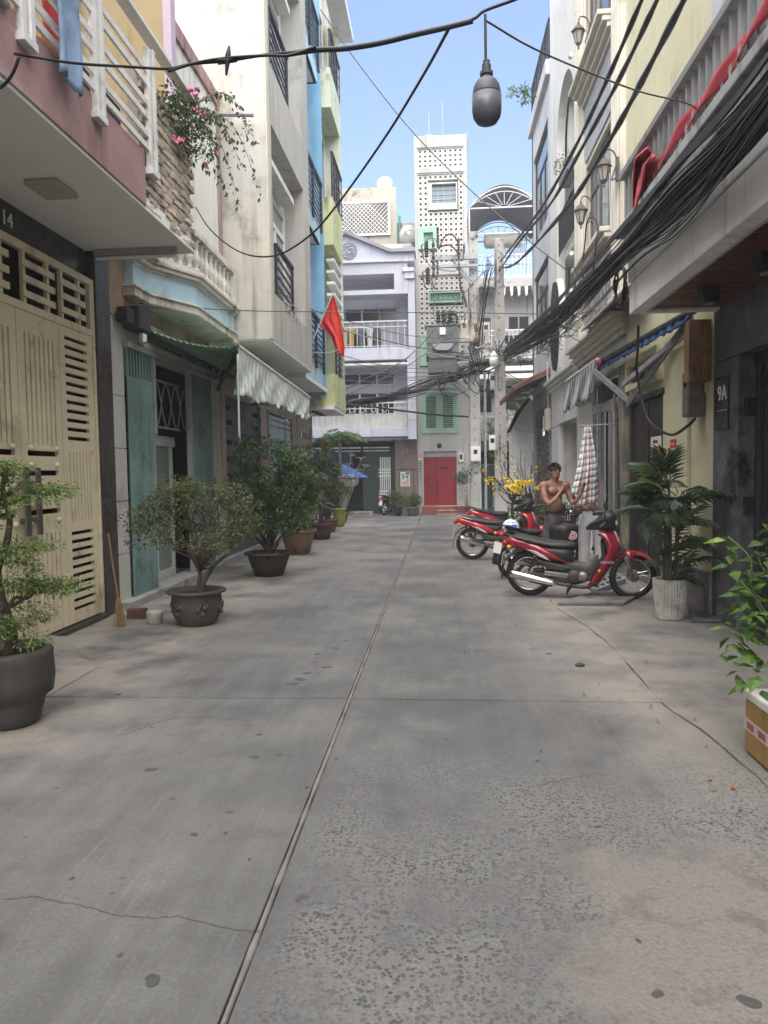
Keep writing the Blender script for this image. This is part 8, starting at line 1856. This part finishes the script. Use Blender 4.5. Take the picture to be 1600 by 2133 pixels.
def wirepx(label, lst, Y0, Y1, r, m_=CABLE, nm='service_wire', grp='thin wires strung across the lane'):
    n_ = len(lst)-1; return cable(nm, label, [aY(x, y, Y0+(Y1-Y0)*i/n_) for i, (x, y) in enumerate(lst)], r, m_, 5, 'wire', grp)
wirepx('black wire dropping from the overhead cable to the left balusters', [(938, 55), (880, 160), (800, 290), (700, 430), (640, 495), (570, 533), (500, 525), (440, 480), (408, 432)], 4.15, 11.0, .010)
wirepx('thin wire slanting across the sky in front of the tower', [(668, 20), (745, 130), (860, 275), (985, 400), (1100, 500), (1180, 562)], 18.5, 15.5, .014, CABLEG)
wirepx('thin wire from overhead lamp to the right balcony railing', [(1014, 44), (1100, 95), (1200, 140), (1330, 190), (1430, 215), (1465, 238)], 4.1, 6.35, .006, CABLEG)
wirepx('level thin wire crossing the lane below the red flag top', [(290, 632), (480, 646), (700, 650), (1000, 652), (1172, 655)], 10.0, 17.0, .009, CABLEG)
wirepx('wire running from baluster balcony behind the red flag', [(418, 525), (570, 602), (660, 648), (720, 668), (860, 700), (985, 706)], 12.3, 28.6, .012, CABLEG)
wirepx('darker wire just below from baluster corner to first pole', [(475, 612), (530, 640), (600, 668), (660, 684), (720, 690), (860, 722), (985, 738)], 13.1, 28.6, .015)
wirepx('pale wire from window guard past the red flag', [(590, 628), (640, 650), (720, 688), (860, 728), (985, 752)], 14.8, 28.6, .012, mat('pale_wire', (.40, .40, .39), .6))
wirepx('wire rising from lime house corner to pole top', [(690, 825), (760, 790), (860, 735), (985, 590), (1020, 560)], 24.5, 27.2, .018, CABLEG)
wirepx('second wire rising beside it to the crossarm', [(688, 835), (760, 806), (860, 755), (940, 690), (1000, 610)], 24.5, 27.2, .016, CABLEG)
wirepx('thick low cable crossing before the green shutters', [(716, 842), (780, 848), (840, 856), (910, 864), (976, 868)], 26.0, 28.7, .035)
wirepx('short sagging wire beside the flag bottom', [(640, 733), (680, 735), (705, 728), (730, 716)], 18, 20, .010, mat('pale_wire', (.40, .40, .39)))
for k, (y0, y1) in enumerate(((770, 778), (792, 782), (742, 762), (820, 800), (752, 770))): wirepx('wire %s of the fan between lime house and first pole' % ('topmost', 'second', 'third', 'fourth', 'lowest')[k], [(718, y0), (800, (y0+y1)/2+9), (900, y1+6), (985, y1-8)], 24.3, 28.6, .013, CABLEG)
for k, lst in enumerate(([(1052, 775), (1080, 790), (1112, 796)], [(1052, 780), (1085, 800), (1115, 806)], [(1052, 782), (1070, 800), (1100, 805), (1140, 800)])): wirepx('wire %s of three from second pole to tiled canopy' % ('upper', 'middle', 'lower')[k], lst, 26.7, 22.2, .014)
wirepx('dark wire looping from canopy along the white house', [(1060, 865), (1075, 893), (1110, 900), (1160, 888), (1215, 850), (1245, 838)], 26.8, 13.9, .009, CABLEG)
wirepx('wire from rail of ornate house down to white ledge', [(1270, 640), (1220, 655), (1190, 668), (1148, 660)], 13, 19.5, .008, CABLEG)
# coils on the ornate house front
def coil(label, px_, py_, X, r, n, rr=.011, m_=CABLE):
    c0 = aX(px_, py_, X); t = thing('cable_coil', label, 'cable coil', c0)
    for k in range(n): MB().tube([c0+Vector((.02*math.sin(a*3+k), r*(1+.05*k)*math.cos(a)*1.25, r*(1+.05*k)*math.sin(a))) for a in np.linspace(k, k+6.0, 24)], rr, 5).build('wire', m_, t, smooth=True)
    return t
coil('coil of cable hung at the end of the right balcony', 1292, 598, 2.2, .20, 4); coil('large loop of cable before the fluted pilaster', 1228, 520, 2.0, .38, 1, .010); coil('smaller loop of cable lower on the ornate house', 1190, 600, 2.0, .30, 1, .009)
# ---------------------------------------------------------------- red flag
fg_ = thing('flag', 'red flag with yellow star drooping from a balcony pole', 'flag', (-2.8, 19.4, 5.2))
FLR = mat('flag_red', (.62, .045, .035), .7, .08, 4, 0, .1); YF = 19.4
ed_l = [(693, 612), (680, 640), (666, 676), (678, 690), (690, 702), (697, 722), (704, 734)]; ed_r = [(694, 613), (700, 632), (706, 652), (712, 676), (715, 700), (718, 728), (716, 744)]
def flagf(u, v):
    f = v*6; i = min(int(f), 5); t_ = f-i
    l = Vector((*[ed_l[i][j]+(ed_l[i+1][j]-ed_l[i][j])*t_ for j in (0, 1)], 0)); r = Vector((*[ed_r[i][j]+(ed_r[i+1][j]-ed_r[i][j])*t_ for j in (0, 1)], 0)); p = l.lerp(r, u)
    return aY(p.x, p.y, YF+.10*math.sin(u*8+v*2)*v+.04*math.sin(u*17))
MB().grid(flagf, 18, 24).build('cloth', FLR, fg_, smooth=True, solid=.006)
q = MB(); cx_, cy_ = .90, .58
q.add([flagf(min(1, u), v)+Vector((0, -.02, 0)) for u, v in ((.90, .52), (.99, .48), (1, .54), (1, .60), (.99, .66), (.93, .60))], [(0, 1, 2, 3, 4, 5)]); q.build('star', mat('flag_yellow', (.75, .50, .03), .7), fg_)
MB().tube([aX(650, 712, -3.1), aY(694, 611, YF)], .016, 6).build('flagpole', GREYM, fg_)
# ---------------------------------------------------------------- red cloth on the right balcony
RCL = mat('red_pink_cloth', (.44, .065, .085), .8, .12, 4, 0, .15)
t = thing('cloth', 'red cloth bunched over the far end of balcony rail', 'cloth', aX(1340, 370, 2.0))
ol = [(1348, 306), (1322, 330), (1318, 380), (1318, 440)]; orr = [(1366, 326), (1352, 352), (1348, 395), (1330, 440)]
def rc(u, v):
    f = v*3; i = min(int(f), 2); t_ = f-i; l = Vector((ol[i][0]+(ol[i+1][0]-ol[i][0])*t_, ol[i][1]+(ol[i+1][1]-ol[i][1])*t_)); r = Vector((orr[i][0]+(orr[i+1][0]-orr[i][0])*t_, orr[i][1]+(orr[i+1][1]-orr[i][1])*t_)); p = l.lerp(r, u)
    return aX(p.x, p.y, 2.02-.05*math.sin(u*9+v*4)-.02*math.sin(u*21))
MB().grid(rc, 18, 20).build('fabric', RCL, t, smooth=True, solid=.008)
t = thing('banner', 'long red rolled cloth tied along the balcony balusters', 'cloth', aX(1480, 230, 2.06))
q = MB()
def bn(u, v):
    y = 8.1-4.4*u; z = 4.57+.015*math.sin(u*20)-.12*v; return (2.055+.02*math.sin(u*31+v*3), y, z)
q.grid(bn, 60, 4).build('fabric', RCL, t, smooth=True, solid=.008)
# ---------------------------------------------------------------- under the lavender house: parasol, basket, kerb stone
um = thing('parasol', 'blue parasol with white lettering at the dark garage mouth', 'parasol', (-3.55, 27.4, 0))
UB = mat('parasol_blue', (.06, .15, .46), .6, .1, 4, 0, .05); cU = Vector((-3.55, 27.4, 0))
q = MB(); n_ = 8
for i in range(n_):
    a, b = 2*math.pi*i/n_+.2, 2*math.pi*(i+1)/n_+.2; q.grid(lambda u, v: cU+Vector((.96*v*math.cos(a+(b-a)*u)*(1-.05*math.sin(math.pi*u)), .96*v*math.sin(a+(b-a)*u)*(1-.05*math.sin(math.pi*u)), 2.02-.50*v**1.15)), 4, 6)
q.build('canopy', UB, um, smooth=False, solid=.006); MB().tube([cU+Vector((0, 0, .0)), cU+Vector((0, 0, 2.05))], .022, 8).build('pole', GREYM, um)
for i in range(5): MB().box(cU.x+.05+i*.10, cU.x+.12+i*.10, cU.y-.93, cU.y-.915, 1.575+.02*(i % 2), 1.64).build('lettering', WHITE, um)
MB().box(cU.x+.0, cU.x+.55, cU.y-.935, cU.y-.92, 1.545, 1.56).build('lettering', WHITE, um)
t = thing('basket', 'pale woven basket shade hanging under the blue parasol', 'basket', (-3.25, 27.2, 1.4)); q = MB(); q.lathe([(.28, 1.46), (.30, 1.40), (.26, 1.28), (.16, 1.20), (.001, 1.18)], 20, (-3.2, 27.0, 0)); q.build('weave', mat('wicker', (.48, .44, .38), .8, .25, 20, 0, .5), t, smooth=True)
q = MB(); q.lathe([(.5, 0), (.5, .16)], 24, (-3.05, 28.8, 0)); q = MB(); arc_ = [(-3.4, 0), (-3.4, .19), (-2.55, .19), (-2.55, 0), (-2.66, 0)]+[(-2.95+.29*math.cos(t_), .13*math.sin(t_)) for t_ in np.linspace(0, math.pi, 10)]+[(-3.24, 0)]
q.prism(arc_, 'Y', 28.5, 28.85); tag(q.build('kerb_ramp', CONC, bevel=.01), 'pale concrete ramp block with arched hollow at garage mouth', 'ramp')
tag(MB().box(-4.6, -3.9, 28.0, 28.06, 1.75, 2.55).build('sign_board', mat('dark_blue_board', (.018, .03, .07), .5)), 'dark blue board hanging in the shade beside the papaya', 'sign')
# ------------------------------------------------------------------ light haze in the lane air
hz = MB().box(-240, 240, -60, 240, -1.1, 19.6).build('haze', None or mat('x_unused', (.5, .5, .5)))
hm = bpy.data.materials.new('haze_air'); hm.use_nodes = True; hn = hm.node_tree; hn.nodes.clear()
pv = hn.nodes.new('ShaderNodeVolumePrincipled'); pv.inputs['Color'].default_value = (.9, .93, 1, 1); pv.inputs['Density'].default_value = .0020
ho = hn.nodes.new('ShaderNodeOutputMaterial'); hn.links.new(pv.outputs[0], ho.inputs['Volume'])
hz.data.materials.clear(); hz.data.materials.append(hm); hz['kind'] = 'stuff'
